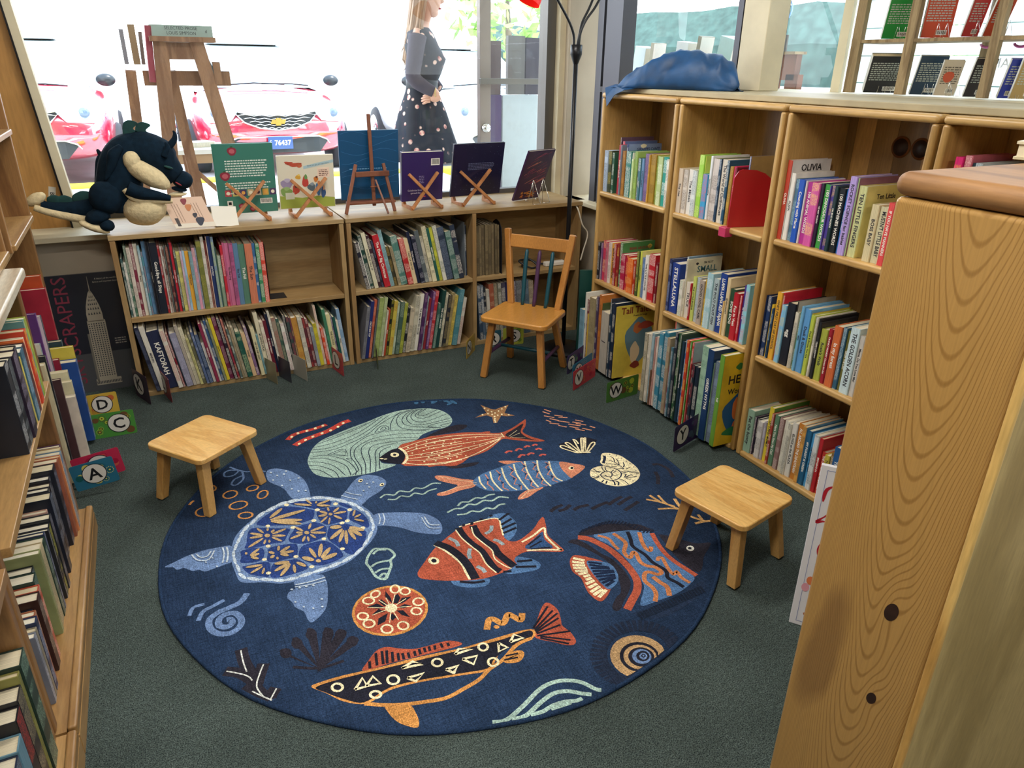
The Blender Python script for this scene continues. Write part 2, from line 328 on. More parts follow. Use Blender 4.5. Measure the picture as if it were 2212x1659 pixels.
# corner column
struct(MB().box(2.40, 2.60, 4.12, 4.34, 0, 2.9).build('trim_1', WALLM, bevel=.004))
struct(MB().box(2.36, 2.41, 4.16, 4.33, .79, 2.9).build('trim_2', SILLM))
RUGDATA = [
('turtle_motif', 'printed blue sea turtle with patterned shell', [
('q', '667fa8', 0, [-576,567,-558,593,-521,581,-479,535,-452,474,-443,411,-447,334,-459,296,-509,319,-523,358,-530,406,-545,441,-566,474,-579,509]),
('q', '667fa8', 0, [-348,244,-309,303,-258,366,-214,382,-174,359,-152,317,-157,278,-193,238,-246,208,-300,169]),
('q', '667fa8', 0, [-259,89,-199,76,-133,45,-85,12,-57,-45,-62,-101,-84,-128,-115,-114,-160,-79,-197,-33,-243,3,-274,22]),
('q', '667fa8', 0, [-761,108,-810,122,-854,125,-908,116,-943,100,-978,84,-953,71,-942,51,-920,51,-897,24,-876,20,-860,3,-830,6,-794,14,-771,24]),
('q', '667fa8', 0, [-604,-173,-607,-209,-630,-220,-639,-245,-629,-271,-624,-301,-605,-330,-601,-372,-592,-387,-563,-370,-536,-335,-518,-273,-509,-217,-516,-176,-564,-169]),
('q', '667fa8', 0, [-412,302,-467,315,-520,317,-582,304,-635,279,-682,241,-723,197,-751,149,-767,87,-774,19,-770,-46,-763,-96,-742,-116,-693,-136,-645,-166,-599,-174,-549,-169,-500,-168,-447,-159,-403,-140,-350,-98,-309,-58,-279,-10,-264,52,-266,101,-280,152,-310,210,-351,255]),
('q', '2b4079', 0, [-531,294,-502,299,-443,277,-388,249,-389,231,-402,215,-446,216,-488,255]),
('q', '2b4079', 0, [-364,216,-352,222,-338,204,-324,178,-328,166,-346,182]),
('q', '2b4079', 0, [-666,208,-651,233,-613,263,-572,288,-543,280,-509,261,-467,223,-457,209,-472,161,-500,151,-546,148,-588,165,-643,188]),
('q', '2b4079', 0, [-455,177,-442,205,-394,208,-356,184,-345,157,-364,99,-390,96,-433,96,-450,127]),
('q', '2b4079', 0, [-336,146,-314,146,-298,110,-292,65,-300,22,-315,26,-336,65,-352,99]),
('q', '2b4079', 0, [-715,105,-705,155,-690,187,-666,186,-613,157,-564,131,-572,104,-597,60,-634,64,-690,66,-724,77]),
('q', '2b4079', 0, [-578,68,-553,112,-534,132,-485,135,-465,128,-441,88,-453,37,-473,24,-513,16,-547,23,-572,43]),
('q', '2b4079', 0, [-435,74,-426,87,-378,82,-352,52,-319,2,-323,-24,-346,-73,-376,-107,-406,-108,-428,-56,-452,14]),
('q', '2b4079', 0, [-734,69,-669,52,-682,-14,-745,-2,-741,34]),
('q', '2b4079', 0, [-648,42,-609,44,-568,33,-557,15,-571,-41,-607,-44,-646,-44,-665,-27,-657,15]),
('q', '2b4079', 0, [-564,-50,-545,4,-500,12,-471,7,-450,-14,-430,-66,-426,-104,-444,-121,-488,-130,-520,-122,-540,-96]),
('q', '2b4079', 0, [-746,-28,-730,-24,-662,-36,-673,-111,-693,-104,-728,-75]),
('q', '2b4079', 0, [-648,-50,-598,-54,-572,-61,-551,-98,-551,-125,-586,-133,-634,-134,-669,-117]),
('e', 'b9c8d6', 0, [-423,292,24,-10,-2,-11]),
('e', 'b9c8d6', 0, [-384,265,20,-16,-3,-11]),
('e', 'b9c8d6', 0, [-347,232,19,-20,-4,-10]),
('e', 'b9c8d6', 0, [-314,191,14,-22,-5,-9]),
('e', 'b9c8d6', 0, [-296,149,9,-23,-5,-7]),
('e', 'b9c8d6', 0, [-281,105,4,-25,-6,-5]),
('e', 'b9c8d6', 0, [-280,57,-2,-25,-6,-1]),
('e', 'b9c8d6', 0, [-287,13,-8,-23,-5,3]),
('e', 'b9c8d6', 0, [-310,-30,-13,-21,-4,6]),
('e', 'b9c8d6', 0, [-336,-67,-17,-20,-3,7]),
('e', 'b9c8d6', 0, [-373,-106,-22,-17,-2,8]),
('e', 'b9c8d6', 0, [-417,-131,-25,-11,-1,9]),
('e', 'b9c8d6', 0, [-467,-145,-26,-5,0,9]),
('e', 'b9c8d6', 0, [-515,-151,-26,-3,0,9]),
('e', 'b9c8d6', 0, [-563,-155,-25,-1,0,9]),
('e', 'b9c8d6', 0, [-609,-157,-23,2,1,8]),
('e', 'b9c8d6', 0, [-647,-148,-20,9,1,8]),
('e', 'b9c8d6', 0, [-683,-126,-20,12,2,8]),
('e', 'b9c8d6', 0, [-722,-104,-19,14,2,8]),
('e', 'b9c8d6', 0, [-752,-74,-10,21,4,6]),
('e', 'b9c8d6', 0, [-759,-25,-3,26,5,2]),
('e', 'b9c8d6', 0, [-764,22,-1,23,5,1]),
('e', 'b9c8d6', 0, [-763,59,3,21,5,-3]),
('e', 'b9c8d6', 0, [-752,98,7,20,4,-6]),
('e', 'b9c8d6', 0, [-738,132,8,18,4,-6]),
('e', 'b9c8d6', 0, [-723,166,9,19,4,-7]),
('e', 'b9c8d6', 0, [-704,200,14,18,3,-9]),
('e', 'b9c8d6', 0, [-673,231,17,18,2,-9]),
('e', 'b9c8d6', 0, [-643,265,20,16,2,-10]),
('e', 'b9c8d6', 0, [-601,289,23,11,1,-11]),
('e', 'b9c8d6', 0, [-560,307,23,6,0,-11]),
('e', 'b9c8d6', 0, [-516,309,24,-1,-1,-12]),
('e', 'b9c8d6', 0, [-473,302,25,-4,-2,-11]),
('e', 'e8dcb4', 0, [-544,292,9,-2,-1,-10]),
('e', 'e8dcb4', 0, [-374,220,9,-2,-2,-10]),
('e', 'e8dcb4', 0, [-446,209,9,-2,-1,-10]),
('e', 'e8dcb4', 0, [-335,158,9,-2,-2,-10]),
('e', 'e8dcb4', 0, [-473,144,9,-2,-1,-9]),
('e', 'e8dcb4', 0, [-362,90,9,-2,-2,-9]),
('e', 'e8dcb4', 0, [-383,85,9,-2,-2,-9]),
('e', 'e8dcb4', 0, [-550,132,9,-2,-1,-9]),
('e', 'e8dcb4', 0, [-631,179,8,-2,-1,-9]),
('e', 'e8dcb4', 0, [-323,22,9,-2,-2,-9]),
('e', 'e8dcb4', 0, [-465,16,8,-2,-1,-9]),
('e', 'e8dcb4', 0, [-649,55,8,-2,-1,-9]),
('e', 'e8dcb4', 0, [-420,-69,8,-2,-1,-8]),
('e', 'e8dcb4', 0, [-574,-45,8,-2,-1,-8]),
('e', 'e8dcb4', 0, [-673,-16,8,-2,-1,-8]),
('e', 'e8dcb4', 0, [-537,-123,8,-2,-1,-8]),
('e', 'e8dcb4', 0, [-672,-96,8,-2,-1,-8]),
('e', 'b69c72', 0, [-605,102,22,-10,-1,-7]),
('e', 'b69c72', 0, [-600,128,26,6,0,-7]),
('e', 'b69c72', 0, [-620,139,7,7,2,-7]),
('e', 'b69c72', 0, [-635,157,2,9,4,-2]),
('e', 'b69c72', 0, [-660,161,-9,20,3,5]),
('e', 'b69c72', 0, [-676,145,-20,15,2,7]),
('e', 'b69c72', 0, [-679,127,-22,4,1,7]),
('e', 'b69c72', 0, [-685,93,-28,-17,-1,7]),
('e', 'b69c72', 0, [-656,85,-5,-12,-3,4]),
('e', 'b69c72', 0, [-641,82,0,-9,-4,-1]),
('e', 'b69c72', 0, [-615,84,15,-20,-2,-6]),
('e', 'b69c72', 0, [-642,120,9,-4,-2,-11]),
('e', 'b69c72', 0, [-475,61,25,-12,-2,-7]),
('e', 'b69c72', 0, [-473,86,26,5,0,-7]),
('e', 'b69c72', 0, [-494,113,8,16,3,-5]),
('e', 'b69c72', 0, [-532,111,-11,18,3,6]),
('e', 'b69c72', 0, [-536,90,-11,5,1,7]),
('e', 'b69c72', 0, [-549,71,-23,-5,0,7]),
('e', 'b69c72', 0, [-529,45,-8,-15,-3,5]),
('e', 'b69c72', 0, [-515,38,-1,-16,-4,0]),
('e', 'b69c72', 0, [-496,47,7,-15,-3,-5]),
('e', 'b69c72', 0, [-512,78,8,-4,-2,-11]),
('e', 'b69c72', 0, [-373,154,23,-3,-1,-7]),
('e', 'b69c72', 0, [-382,178,14,11,1,-7]),
('e', 'b69c72', 0, [-408,195,0,14,4,2]),
('e', 'b69c72', 0, [-429,182,-12,14,3,7]),
('e', 'b69c72', 0, [-436,162,-16,2,1,7]),
('e', 'b69c72', 0, [-437,134,-17,-15,-1,6]),
('e', 'b69c72', 0, [-422,117,-7,-20,-3,3]),
('e', 'b69c72', 0, [-388,127,12,-18,-3,-6]),
('e', 'b69c72', 0, [-408,158,7,-3,-2,-9]),
('e', 'b69c72', 0, [-410,68,-20,6,2,12]),
('e', 'b69c72', 0, [-418,25,-28,-22,-2,10]),
('e', 'b69c72', 0, [-405,4,-17,-33,-4,7]),
('e', 'b69c72', 0, [-391,-9,-9,-42,-6,2]),
('e', 'b69c72', 0, [-369,-1,5,-36,-6,-5]),
('e', 'b69c72', 0, [-353,8,15,-33,-6,-8]),
('e', 'b69c72', 0, [-344,26,22,-21,-4,-10]),
('e', 'b69c72', 0, [-518,-49,-5,32,6,4]),
('e', 'b69c72', 0, [-491,-46,12,36,6,-5]),
('e', 'b69c72', 0, [-477,-68,21,22,3,-10]),
('e', 'b69c72', 0, [-470,-94,27,6,0,-11]),
('e', 'b69c72', 0, [-539,-76,-17,16,4,10]),
('e', 'b69c72', 0, [-510,-102,8,-4,-2,-9]),
('e', 'b69c72', 0, [-590,250,27,23,2,-10]),
('e', 'b69c72', 0, [-552,220,65,6,0,-11]),
('e', 'b69c72', 0, [-563,185,53,-21,-2,-11]),
('e', 'b69c72', 0, [-567,172,50,-31,-2,-11]),
('e', 'b69c72', 0, [-619,26,4,14,4,-4]),
('e', 'b69c72', 0, [-600,11,19,10,1,-8]),
('e', 'b69c72', 0, [-596,-9,22,-3,-1,-8]),
('e', 'b69c72', 0, [-607,-20,13,-10,-2,-7]),
('e', 'b69c72', 0, [-632,-29,-1,-8,-4,2]),
('e', 'b69c72', 0, [-646,-13,-8,-4,-1,8]),
('e', 'b69c72', 0, [-645,11,-9,8,2,7]),
('e', 'b69c72', 0, [-623,-61,-24,5,1,9]),
('e', 'b69c72', 0, [-626,-84,-27,-11,-1,9]),
('e', 'b69c72', 0, [-619,-104,-21,-25,-3,8]),
('e', 'b69c72', 0, [-591,-110,-2,-23,-5,0]),
('e', 'b69c72', 0, [-566,-96,13,-17,-3,-8]),
('e', 'b69c72', 0, [-696,39,18,13,1,-7]),
('e', 'b69c72', 0, [-698,22,15,0,0,-7]),
('e', 'b69c72', 0, [-701,5,12,-10,-2,-7]),
('e', 'b69c72', 0, [-724,43,-1,7,4,2]),
('e', 'b69c72', 0, [-710,-40,-26,5,0,7]),
('e', 'b69c72', 0, [-705,-63,-21,-10,-1,6]),
('e', 'b69c72', 0, [-686,-79,-6,-15,-3,4]),
('e', 'b69c72', 0, [-488,265,-29,19,2,7]),
('e', 'b69c72', 0, [-464,276,-8,22,3,5]),
('e', 'b69c72', 0, [-439,260,4,7,2,-5]),
('e', 'b69c72', 0, [-414,248,27,6,0,-7]),
('e', 'b69c72', 0, [-419,226,23,-11,-2,-7]),
('e', 'b69c72', 0, [-327,128,9,19,3,-4]),
('e', 'b69c72', 0, [-320,103,14,5,0,-6]),
('e', 'b69c72', 0, [-322,74,15,-14,-2,-6]),
('e', 'e8dcb4', 0, [-243,344,10,1,-2,-12]),
('e', '22232e', 0, [-242,343,5,0,-1,-6]),
('e', 'e8dcb4', 0, [-174,278,10,1,-2,-11]),
('e', '22232e', 0, [-173,278,5,0,-1,-6]),
('s', 'b9c8d6', 4, [-340,268,-319,242,-289,212]),
('s', 'b9c8d6', 4, [-321,287,-298,259,-267,234]),
('s', 'b9c8d6', 5, [-604,-195,-561,-200,-509,-198]),
('s', 'b9c8d6', 4, [-608,-205,-564,-214,-511,-215]),
('s', 'b9c8d6', 5, [-877,111,-866,85,-844,83,-831,106]),
('s', 'b9c8d6', 5, [-892,114,-876,73,-842,61,-820,105]),
('s', 'b9c8d6', 6, [-780,108,-780,65,-789,20]),
('s', 'b9c8d6', 5, [-793,112,-792,71,-802,22]),
('s', 'b9c8d6', 5, [-97,-7,-96,-61,-65,-80]),
('s', 'b9c8d6', 4, [-108,-7,-106,-76,-70,-99]),
('s', 'b9c8d6', 4, [-230,80,-236,38,-252,7]),
('s', 'b9c8d6', 4, [-245,84,-251,45,-264,17]),
('e', 'b9c8d6', 0, [-558,559,4,-2,-1,-6]),
('e', 'b9c8d6', 0, [-539,524,4,-2,-1,-6]),
('e', 'b9c8d6', 0, [-512,523,4,-2,-1,-6]),
('e', 'b9c8d6', 0, [-498,465,4,-2,-1,-5]),
('e', 'b9c8d6', 0, [-464,468,4,-2,-1,-5]),
('e', 'b9c8d6', 0, [-535,437,4,-2,-1,-5]),
('e', 'b9c8d6', 0, [-500,544,4,-2,-1,-6]),
('e', 'b9c8d6', 0, [-560,494,4,-2,-1,-5]),
('e', 'b9c8d6', 0, [-200,310,4,-2,-1,-5]),
('e', 'b9c8d6', 0, [-226,310,4,-2,-1,-5]),
('e', 'b9c8d6', 0, [-225,281,4,-2,-1,-5]),
('e', 'b9c8d6', 0, [-252,266,4,-2,-1,-5]),
('e', 'b9c8d6', 0, [-834,99,3,-2,0,-4]),
('e', 'b9c8d6', 0, [-852,49,3,-2,0,-4]),
('e', 'b9c8d6', 0, [-829,63,3,-2,0,-4]),
('e', 'b9c8d6', 0, [-821,10,3,-2,0,-4]),
('e', 'b9c8d6', 0, [-505,395,4,-2,-1,-5]),
('e', 'b9c8d6', 0, [-484,368,4,-2,-1,-5]),
('e', 'b9c8d6', 0, [-458,361,4,-2,-1,-5]),
('e', 'b9c8d6', 0, [-620,-278,3,-2,-1,-4]),
('e', 'b9c8d6', 0, [-576,-331,3,-2,-1,-4]),
('e', 'b9c8d6', 0, [-543,-300,4,-2,-1,-4]),
('e', 'b9c8d6', 0, [-601,-312,3,-2,-1,-4]),
('e', 'b9c8d6', 0, [-549,-336,3,-2,-1,-4]),
('e', 'b9c8d6', 0, [-619,-214,4,-2,-1,-4]),
('e', 'b9c8d6', 0, [-595,-216,4,-2,-1,-4]),
('e', 'b9c8d6', 0, [-574,-219,4,-2,-1,-4]),
('e', 'b9c8d6', 0, [-553,-223,4,-2,-1,-4]),
]),
('whale_motif', 'pale green oval whale with fine contour lines', [
('q', '9bb5ac', 0, [-402,596,-381,654,-351,710,-302,760,-237,790,-156,824,-75,851,12,886,96,904,166,895,231,874,277,838,302,779,301,712,276,666,238,643,181,641,118,620,79,585,1,562,-39,538,-93,507,-121,479,-119,445,-73,411,-131,395,-193,389,-251,394,-307,405,-354,427,-394,470,-406,532]),
('s', '1f2b40', 3.5, [-303,753,-162,802,-79,836]),
('s', '1f2b40', 3.5, [-331,729,-245,756,-121,807,-31,859]),
('s', '1f2b40', 3.5, [-355,704,-262,712,-132,765,10,878]),
('s', '1f2b40', 3.5, [-367,685,-277,676,-126,740,18,858,43,872]),
('s', '1f2b40', 3.5, [-376,665,-271,652,-123,715,-24,803,104,886]),
('s', '1f2b40', 3.5, [-375,624,-317,610,-264,552,-242,495,-237,435,-250,397]),
('s', '1f2b40', 3.5, [-390,610,-337,592,-289,537,-264,480,-266,404]),
('s', '1f2b40', 3.5, [-399,588,-353,560,-311,508,-287,414]),
('s', '1f2b40', 3.5, [-407,558,-365,533,-321,467,-315,408]),
('s', '1f2b40', 3.5, [-408,526,-373,498,-349,449,-338,419]),
('s', '1f2b40', 3.5, [-263,403,-229,431,-224,494,-227,555,-207,629,-156,678,-100,712,-15,719,62,696,149,648]),
('s', '1f2b40', 3.5, [-225,392,-211,455,-213,549,-192,615,-142,657,-77,679,21,672,126,632]),
('s', '1f2b40', 3.5, [-209,390,-188,470,-179,560,-159,621,-101,653,10,639,92,602]),
('s', '1f2b40', 3.5, [-189,394,-162,485,-144,572,-110,613,-31,613,77,590]),
('s', '1f2b40', 3.5, [-167,390,-144,463,-122,548,-85,587,-5,594]),
('s', '1f2b40', 3.5, [-144,405,-120,492,-96,550,-43,575]),
('s', '1f2b40', 3.5, [4,726,24,789,76,865,144,886]),
('s', '1f2b40', 3.5, [170,658,93,685,49,738,60,814,97,864,171,891]),
('s', '1f2b40', 3.5, [220,651,133,699,80,747,86,810,133,865,183,882]),
('s', '1f2b40', 3.5, [299,725,173,713,112,740,107,809,155,864,204,880]),
('s', '1f2b40', 3.5, [296,773,183,741,134,763,133,822,179,870,230,869]),
('s', '1f2b40', 3.5, [283,814,181,775,154,821,208,870]),
('s', '1f2b40', 3.5, [273,836,191,804,172,830,225,866]),
('s', '1f2b40', 3.5, [292,699,221,699,170,686,220,651]),
('s', '1f2b40', 3.5, [284,678,228,671,248,642]),
('s', '1f2b40', 3.5, [-72,730,-27,780,0,768,-8,732,-72,730]),
('s', '1f2b40', 3.5, [-40,747,-17,768,-14,743,-42,740]),
('l', '1f2b40', 3.5, [-313,615,-255,637,-232,630,-236,566,-313,615]),
('l', '1f2b40', 3, [-290,611,-252,625,-238,608,-246,577,-290,611]),
('l', '1f2b40', 3, [-249,552,-231,540,-233,514,-244,536,-249,552]),
]),
('striped_fish_motif', 'rust fish with cream lines and black head', [
('q', '2c2a33', 0, [136,600,223,636,303,646,341,620,293,588,192,590,125,590]),
('q', '2c2a33', 0, [114,322,174,301,250,285,223,266,156,272,121,292]),
('q', 'a8543f', 0, [-14,555,56,577,160,585,291,556,349,533,407,502,189,309,94,323,13,361,-51,404]),
('q', 'a8543f', 0, [111,568,189,583,314,556,415,502,458,490,517,508,587,547,618,562,585,500,548,456,561,398,599,336,549,349,477,399,437,430,398,407,322,358,222,338,126,336,38,351]),
('q', '2c2a33', 0, [470,469,525,497,589,530,555,483,536,446,543,391,567,355,492,415,461,444]),
('q', '22232e', 0, [-119,495,-90,519,-54,541,-18,542,-8,503,-17,458,-39,421,-55,409,-89,431,-113,452,-124,474]),
('e', 'e8dcb4', 0, [-52,494,17,-8,-6,-20]),
('e', '22232e', 0, [-52,494,7,-3,-3,-9]),
('s', 'e8dcb4', 12, [-16,545,-6,509,-7,467,-19,432,-44,404]),
('s', 'e8dcb4', 4, [116,566,244,551,363,511,449,471]),
('s', 'e8dcb4', 4, [103,529,233,524,355,492,449,456]),
('s', 'e8dcb4', 4, [86,481,212,472,339,456,446,450]),
('s', 'e8dcb4', 4, [69,435,193,425,326,426,432,442]),
('s', 'e8dcb4', 4, [56,401,179,390,318,409,426,437]),
('s', 'e8dcb4', 5, [37,364,128,342,224,343,332,381,425,435]),
('s', 'e8dcb4', 4, [-7,537,84,560,185,559,282,541]),
('s', 'e8dcb4', 4, [-2,513,73,529,175,533,270,512]),
('s', 'e8dcb4', 4, [-5,494,97,504,258,484]),
('s', 'e8dcb4', 4, [-7,460,109,448,243,447]),
('s', 'e8dcb4', 4, [-14,437,98,419,232,420]),
('s', 'e8dcb4', 5, [-36,410,16,369,100,337,195,333]),
('s', 'e8dcb4', 4, [-18,425,85,384,214,379]),
('l', 'e8dcb4', 4, [452,485,448,442]),
('l', 'e8dcb4', 2, [469,440,531,479]),
('l', 'e8dcb4', 2, [472,431,530,449]),
('l', 'e8dcb4', 2, [476,426,532,396]),
('e', 'e8dcb4', 0, [-113,485,8,-5,-2,-5]),
('e', 'e8dcb4', 0, [-99,474,7,-2,-1,-4]),
('e', 'e8dcb4', 0, [95,436,3,-1,-1,-4]),
('e', 'e8dcb4', 0, [123,443,3,-1,-1,-4]),
('e', 'e8dcb4', 0, [175,503,3,-1,-2,-4]),
('e', 'e8dcb4', 0, [181,444,3,-1,-2,-4]),
('e', 'e8dcb4', 0, [230,499,3,-1,-2,-4]),
('e', 'e8dcb4', 0, [223,404,3,-1,-2,-4]),
('e', 'e8dcb4', 0, [285,488,3,-1,-2,-4]),
('e', 'e8dcb4', 0, [261,414,3,-1,-2,-4]),
('e', 'e8dcb4', 0, [300,445,3,-1,-2,-4]),
('e', 'e8dcb4', 0, [315,417,3,-1,-2,-4]),
('e', 'e8dcb4', 0, [93,397,3,-1,-1,-4]),
('e', 'e8dcb4', 0, [129,393,3,-1,-1,-4]),
('e', 'e8dcb4', 0, [199,391,3,-1,-2,-4]),
('e', 'e8dcb4', 0, [155,362,3,-1,-2,-4]),
('e', 'e8dcb4', 0, [223,357,3,-1,-2,-4]),
('e', 'e8dcb4', 0, [359,454,3,-1,-2,-4]),
('e', 'e8dcb4', 0, [90,372,3,-1,-1,-4]),
('e', 'e8dcb4', 0, [101,488,3,-1,-1,-4]),
('e', 'e8dcb4', 0, [256,465,3,-1,-2,-4]),
('e', 'e8dcb4', 0, [327,490,3,-1,-2,-4]),
('e', 'e8dcb4', 0, [173,540,3,-1,-2,-4]),
('e', 'e8dcb4', 0, [20,530,4,-2,-2,-6]),
('e', 'e8dcb4', 0, [62,538,4,-2,-2,-6]),
('e', 'e8dcb4', 0, [112,547,4,-2,-2,-6]),
('e', 'e8dcb4', 0, [52,508,4,-2,-2,-6]),
('e', 'e8dcb4', 0, [98,516,4,-2,-2,-6]),
('e', 'e8dcb4', 0, [141,521,4,-2,-2,-6]),
('e', 'e8dcb4', 0, [186,521,4,-2,-2,-6]),
('e', 'e8dcb4', 0, [21,475,4,-2,-2,-5]),
('e', 'e8dcb4', 0, [73,475,4,-2,-2,-5]),
('e', 'e8dcb4', 0, [121,478,4,-2,-2,-5]),
('e', 'e8dcb4', 0, [166,483,4,-2,-2,-6]),
('e', 'e8dcb4', 0, [51,444,4,-2,-2,-5]),
('e', 'e8dcb4', 0, [100,442,4,-2,-2,-5]),
('e', 'e8dcb4', 0, [146,442,4,-2,-2,-5]),
('e', 'e8dcb4', 0, [73,411,4,-2,-2,-5]),
('e', 'e8dcb4', 0, [119,405,4,-2,-2,-5]),
('e', 'e8dcb4', 0, [43,383,4,-2,-2,-5]),
('e', 'e8dcb4', 0, [89,369,4,-2,-2,-5]),
('e', 'e8dcb4', 0, [143,364,4,-2,-2,-5]),
('e', 'e8dcb4', 0, [228,520,4,-2,-2,-6]),
('e', 'e8dcb4', 0, [205,484,4,-2,-2,-6]),
('e', 'e8dcb4', 0, [165,401,4,-2,-2,-5]),
('e', 'e8dcb4', 0, [184,362,4,-2,-2,-5]),
]),
('worm_motif', 'two red wavy worms with cream dots', [
('s', 'b8463c', 24, [-443,823,-412,860,-366,875,-314,882,-252,903]),
('s', 'b8463c', 30, [-425,758,-376,792,-316,815,-254,839,-186,885,-142,900]),
('e', 'e8dcb4', 0, [-421,846,7,1,-1,-10]),
('e', 'e8dcb4', 0, [-389,868,7,1,-1,-10]),
('e', 'e8dcb4', 0, [-347,876,7,1,-1,-10]),
('e', 'e8dcb4', 0, [-307,886,7,1,-1,-10]),
('e', 'e8dcb4', 0, [-270,898,7,1,-1,-10]),
('e', 'e8dcb4', 0, [-403,766,7,1,-1,-9]),
('e', 'e8dcb4', 0, [-371,790,7,1,-1,-9]),
('e', 'e8dcb4', 0, [-335,808,7,1,-1,-9]),
('e', 'e8dcb4', 0, [-290,823,7,1,-1,-10]),
('e', 'e8dcb4', 0, [-248,836,7,1,-1,-10]),
('e', 'e8dcb4', 0, [-209,857,7,1,-1,-10]),
('e', 'e8dcb4', 0, [-178,885,7,1,-1,-10]),
]),
('starfish_motif', 'brown starfish with cream dots', [
('p', '9a7350', 0, [489,802,501,770,516,737,531,722,566,732,616,744,580,699,557,667,591,622,554,630,529,647,480,588,463,591,484,651,467,680,408,680,448,700,478,703,482,744]),
('e', 'e8dcb4', 0, [491,757,4,-2,-3,-7]),
('e', 'e8dcb4', 0, [497,729,4,-2,-3,-7]),
('e', 'e8dcb4', 0, [506,707,4,-2,-3,-7]),
('e', 'e8dcb4', 0, [515,687,4,-2,-3,-7]),
('e', 'e8dcb4', 0, [540,700,4,-2,-3,-7]),
('e', 'e8dcb4', 0, [565,715,4,-2,-3,-7]),
('e', 'e8dcb4', 0, [591,729,4,-2,-3,-7]),
('e', 'e8dcb4', 0, [496,678,4,-2,-3,-7]),
('e', 'e8dcb4', 0, [481,694,4,-2,-3,-7]),
('e', 'e8dcb4', 0, [452,695,4,-2,-3,-7]),
('e', 'e8dcb4', 0, [517,660,4,-2,-3,-7]),
('e', 'e8dcb4', 0, [539,659,4,-2,-3,-7]),
('e', 'e8dcb4', 0, [567,641,4,-2,-3,-7]),
('e', 'e8dcb4', 0, [497,653,4,-2,-3,-7]),
('e', 'e8dcb4', 0, [489,632,4,-2,-3,-7]),
('e', 'e8dcb4', 0, [481,615,4,-2,-3,-7]),
('e', 'e8dcb4', 0, [476,598,4,-2,-3,-7]),
]),
('dash_motif', 'cluster of peach dashes', [
('l', 'cf9474', 8, [752,624,770,587]),
('l', 'cf9474', 8, [733,604,751,567]),
('l', 'cf9474', 8, [717,561,753,523]),
('l', 'cf9474', 8, [766,546,797,519]),
('l', 'cf9474', 8, [773,518,810,496]),
('l', 'cf9474', 8, [727,523,756,488]),
('l', 'cf9474', 8, [705,517,715,488]),
('l', 'cf9474', 8, [751,485,793,448]),
('l', 'cf9474', 8, [831,459,858,429]),
('l', 'cf9474', 8, [808,446,838,419]),
('l', 'cf9474', 8, [703,481,740,453]),
('l', 'cf9474', 8, [730,442,757,411]),
('l', 'cf9474', 8, [779,435,822,395]),
('l', 'cf9474', 8, [815,426,851,391]),
('l', 'cf9474', 8, [772,411,804,377]),
('l', 'cf9474', 8, [783,379,814,344]),
('l', 'cf9474', 8, [816,371,846,334]),
('l', 'cf9474', 8, [860,374,874,349]),
]),
('comma_motif', 'small red comma drops', [
('s', 'c26055', 12, [388,307,410,318,421,306]),
('s', 'c26055', 12, [437,305,458,319,470,304]),
('s', 'c26055', 12, [486,317,506,326,510,313]),
('s', 'c26055', 12, [526,317,543,323,549,312]),
('s', 'c26055', 12, [523,279,539,283,548,268]),
('s', 'c26055', 12, [423,247,444,264,459,254]),
('s', 'c26055', 12, [467,251,489,261,500,249]),
('s', 'c26055', 12, [512,220,527,230,542,219]),
]),
('anemone_motif', 'cream looped sea plant on black', [
('p', '22232e', 0, [639,282,716,290,778,298,818,243,747,176,705,154,672,170,636,227]),
('s', 'e8dcb4', 7, [676,175,637,241,640,264,658,252,684,178]),
('s', 'e8dcb4', 7, [680,177,672,252,674,280,688,267,690,182]),
('s', 'e8dcb4', 7, [690,175,717,274,722,294,728,281,722,246]),
('s', 'e8dcb4', 7, [695,172,751,274,766,289,760,269,701,170]),
('s', 'e8dcb4', 7, [706,167,767,273,780,282,763,254,708,167]),
('s', 'e8dcb4', 7, [712,165,769,222,793,232,787,214,742,179,716,160]),
('q', 'e8dcb4', 0, [666,193,726,165,727,155,692,167,670,177]),
]),
('nautilus_motif', 'cream nautilus shell with leaf drawing', [
('q', 'e8dcb4', 0, [755,113,772,127,792,124,809,110,832,79,839,26,839,-29,830,-66,812,-96,778,-123,732,-138,690,-132,661,-115,640,-85,626,-38,624,-12,641,17,661,34,691,40,717,38,720,65,737,85]),
('s', '242c40', 12, [768,107,758,87,729,53]),
('s', '242c40', 5, [706,44,730,22,746,-1,755,-28,746,-58,716,-80,684,-80,666,-57,665,-27,686,-11,707,-13,717,-29,702,-52,685,-48,683,-32]),
('s', '242c40', 4, [764,68,778,38,782,5,782,-26]),
('s', '242c40', 4, [787,90,792,72,779,42]),
('s', '242c40', 4, [800,60,792,32,783,13]),
('s', '242c40', 5, [810,24,802,4,787,-12]),
('s', '242c40', 4, [738,45,758,32,781,10]),
('s', '242c40', 4, [790,-29,816,-22,790,-29]),
('s', '242c40', 4, [749,-10,781,-21]),
('s', '242c40', 4, [743,16,765,5]),
('s', '242c40', 4, [752,-42,782,-42,822,-78]),
('s', '242c40', 4, [748,-51,785,-53,816,-86]),
('s', '242c40', 5, [758,-59,764,-66,744,-82]),
('s', '242c40', 5, [748,-84,779,-76,785,-83]),
('s', '242c40', 5, [748,-84,777,-94,797,-96]),
('s', '242c40', 5, [746,-91,758,-107]),
('s', '242c40', 4, [649,21,659,9,675,-6]),
('s', '242c40', 4, [666,32,668,9,680,-4]),
('s', '242c40', 4, [627,-17,639,-30,658,-28]),
('s', '242c40', 5, [624,-34,642,-38,653,-33]),
('s', '242c40', 5, [638,-76,656,-63]),
('s', '242c40', 6, [648,-92,665,-75]),
('s', '242c40', 6, [675,-118,686,-95,684,-83]),
('s', '242c40', 6, [687,-124,700,-105,696,-89]),
('s', '242c40', 4, [728,-136,729,-104,717,-88]),
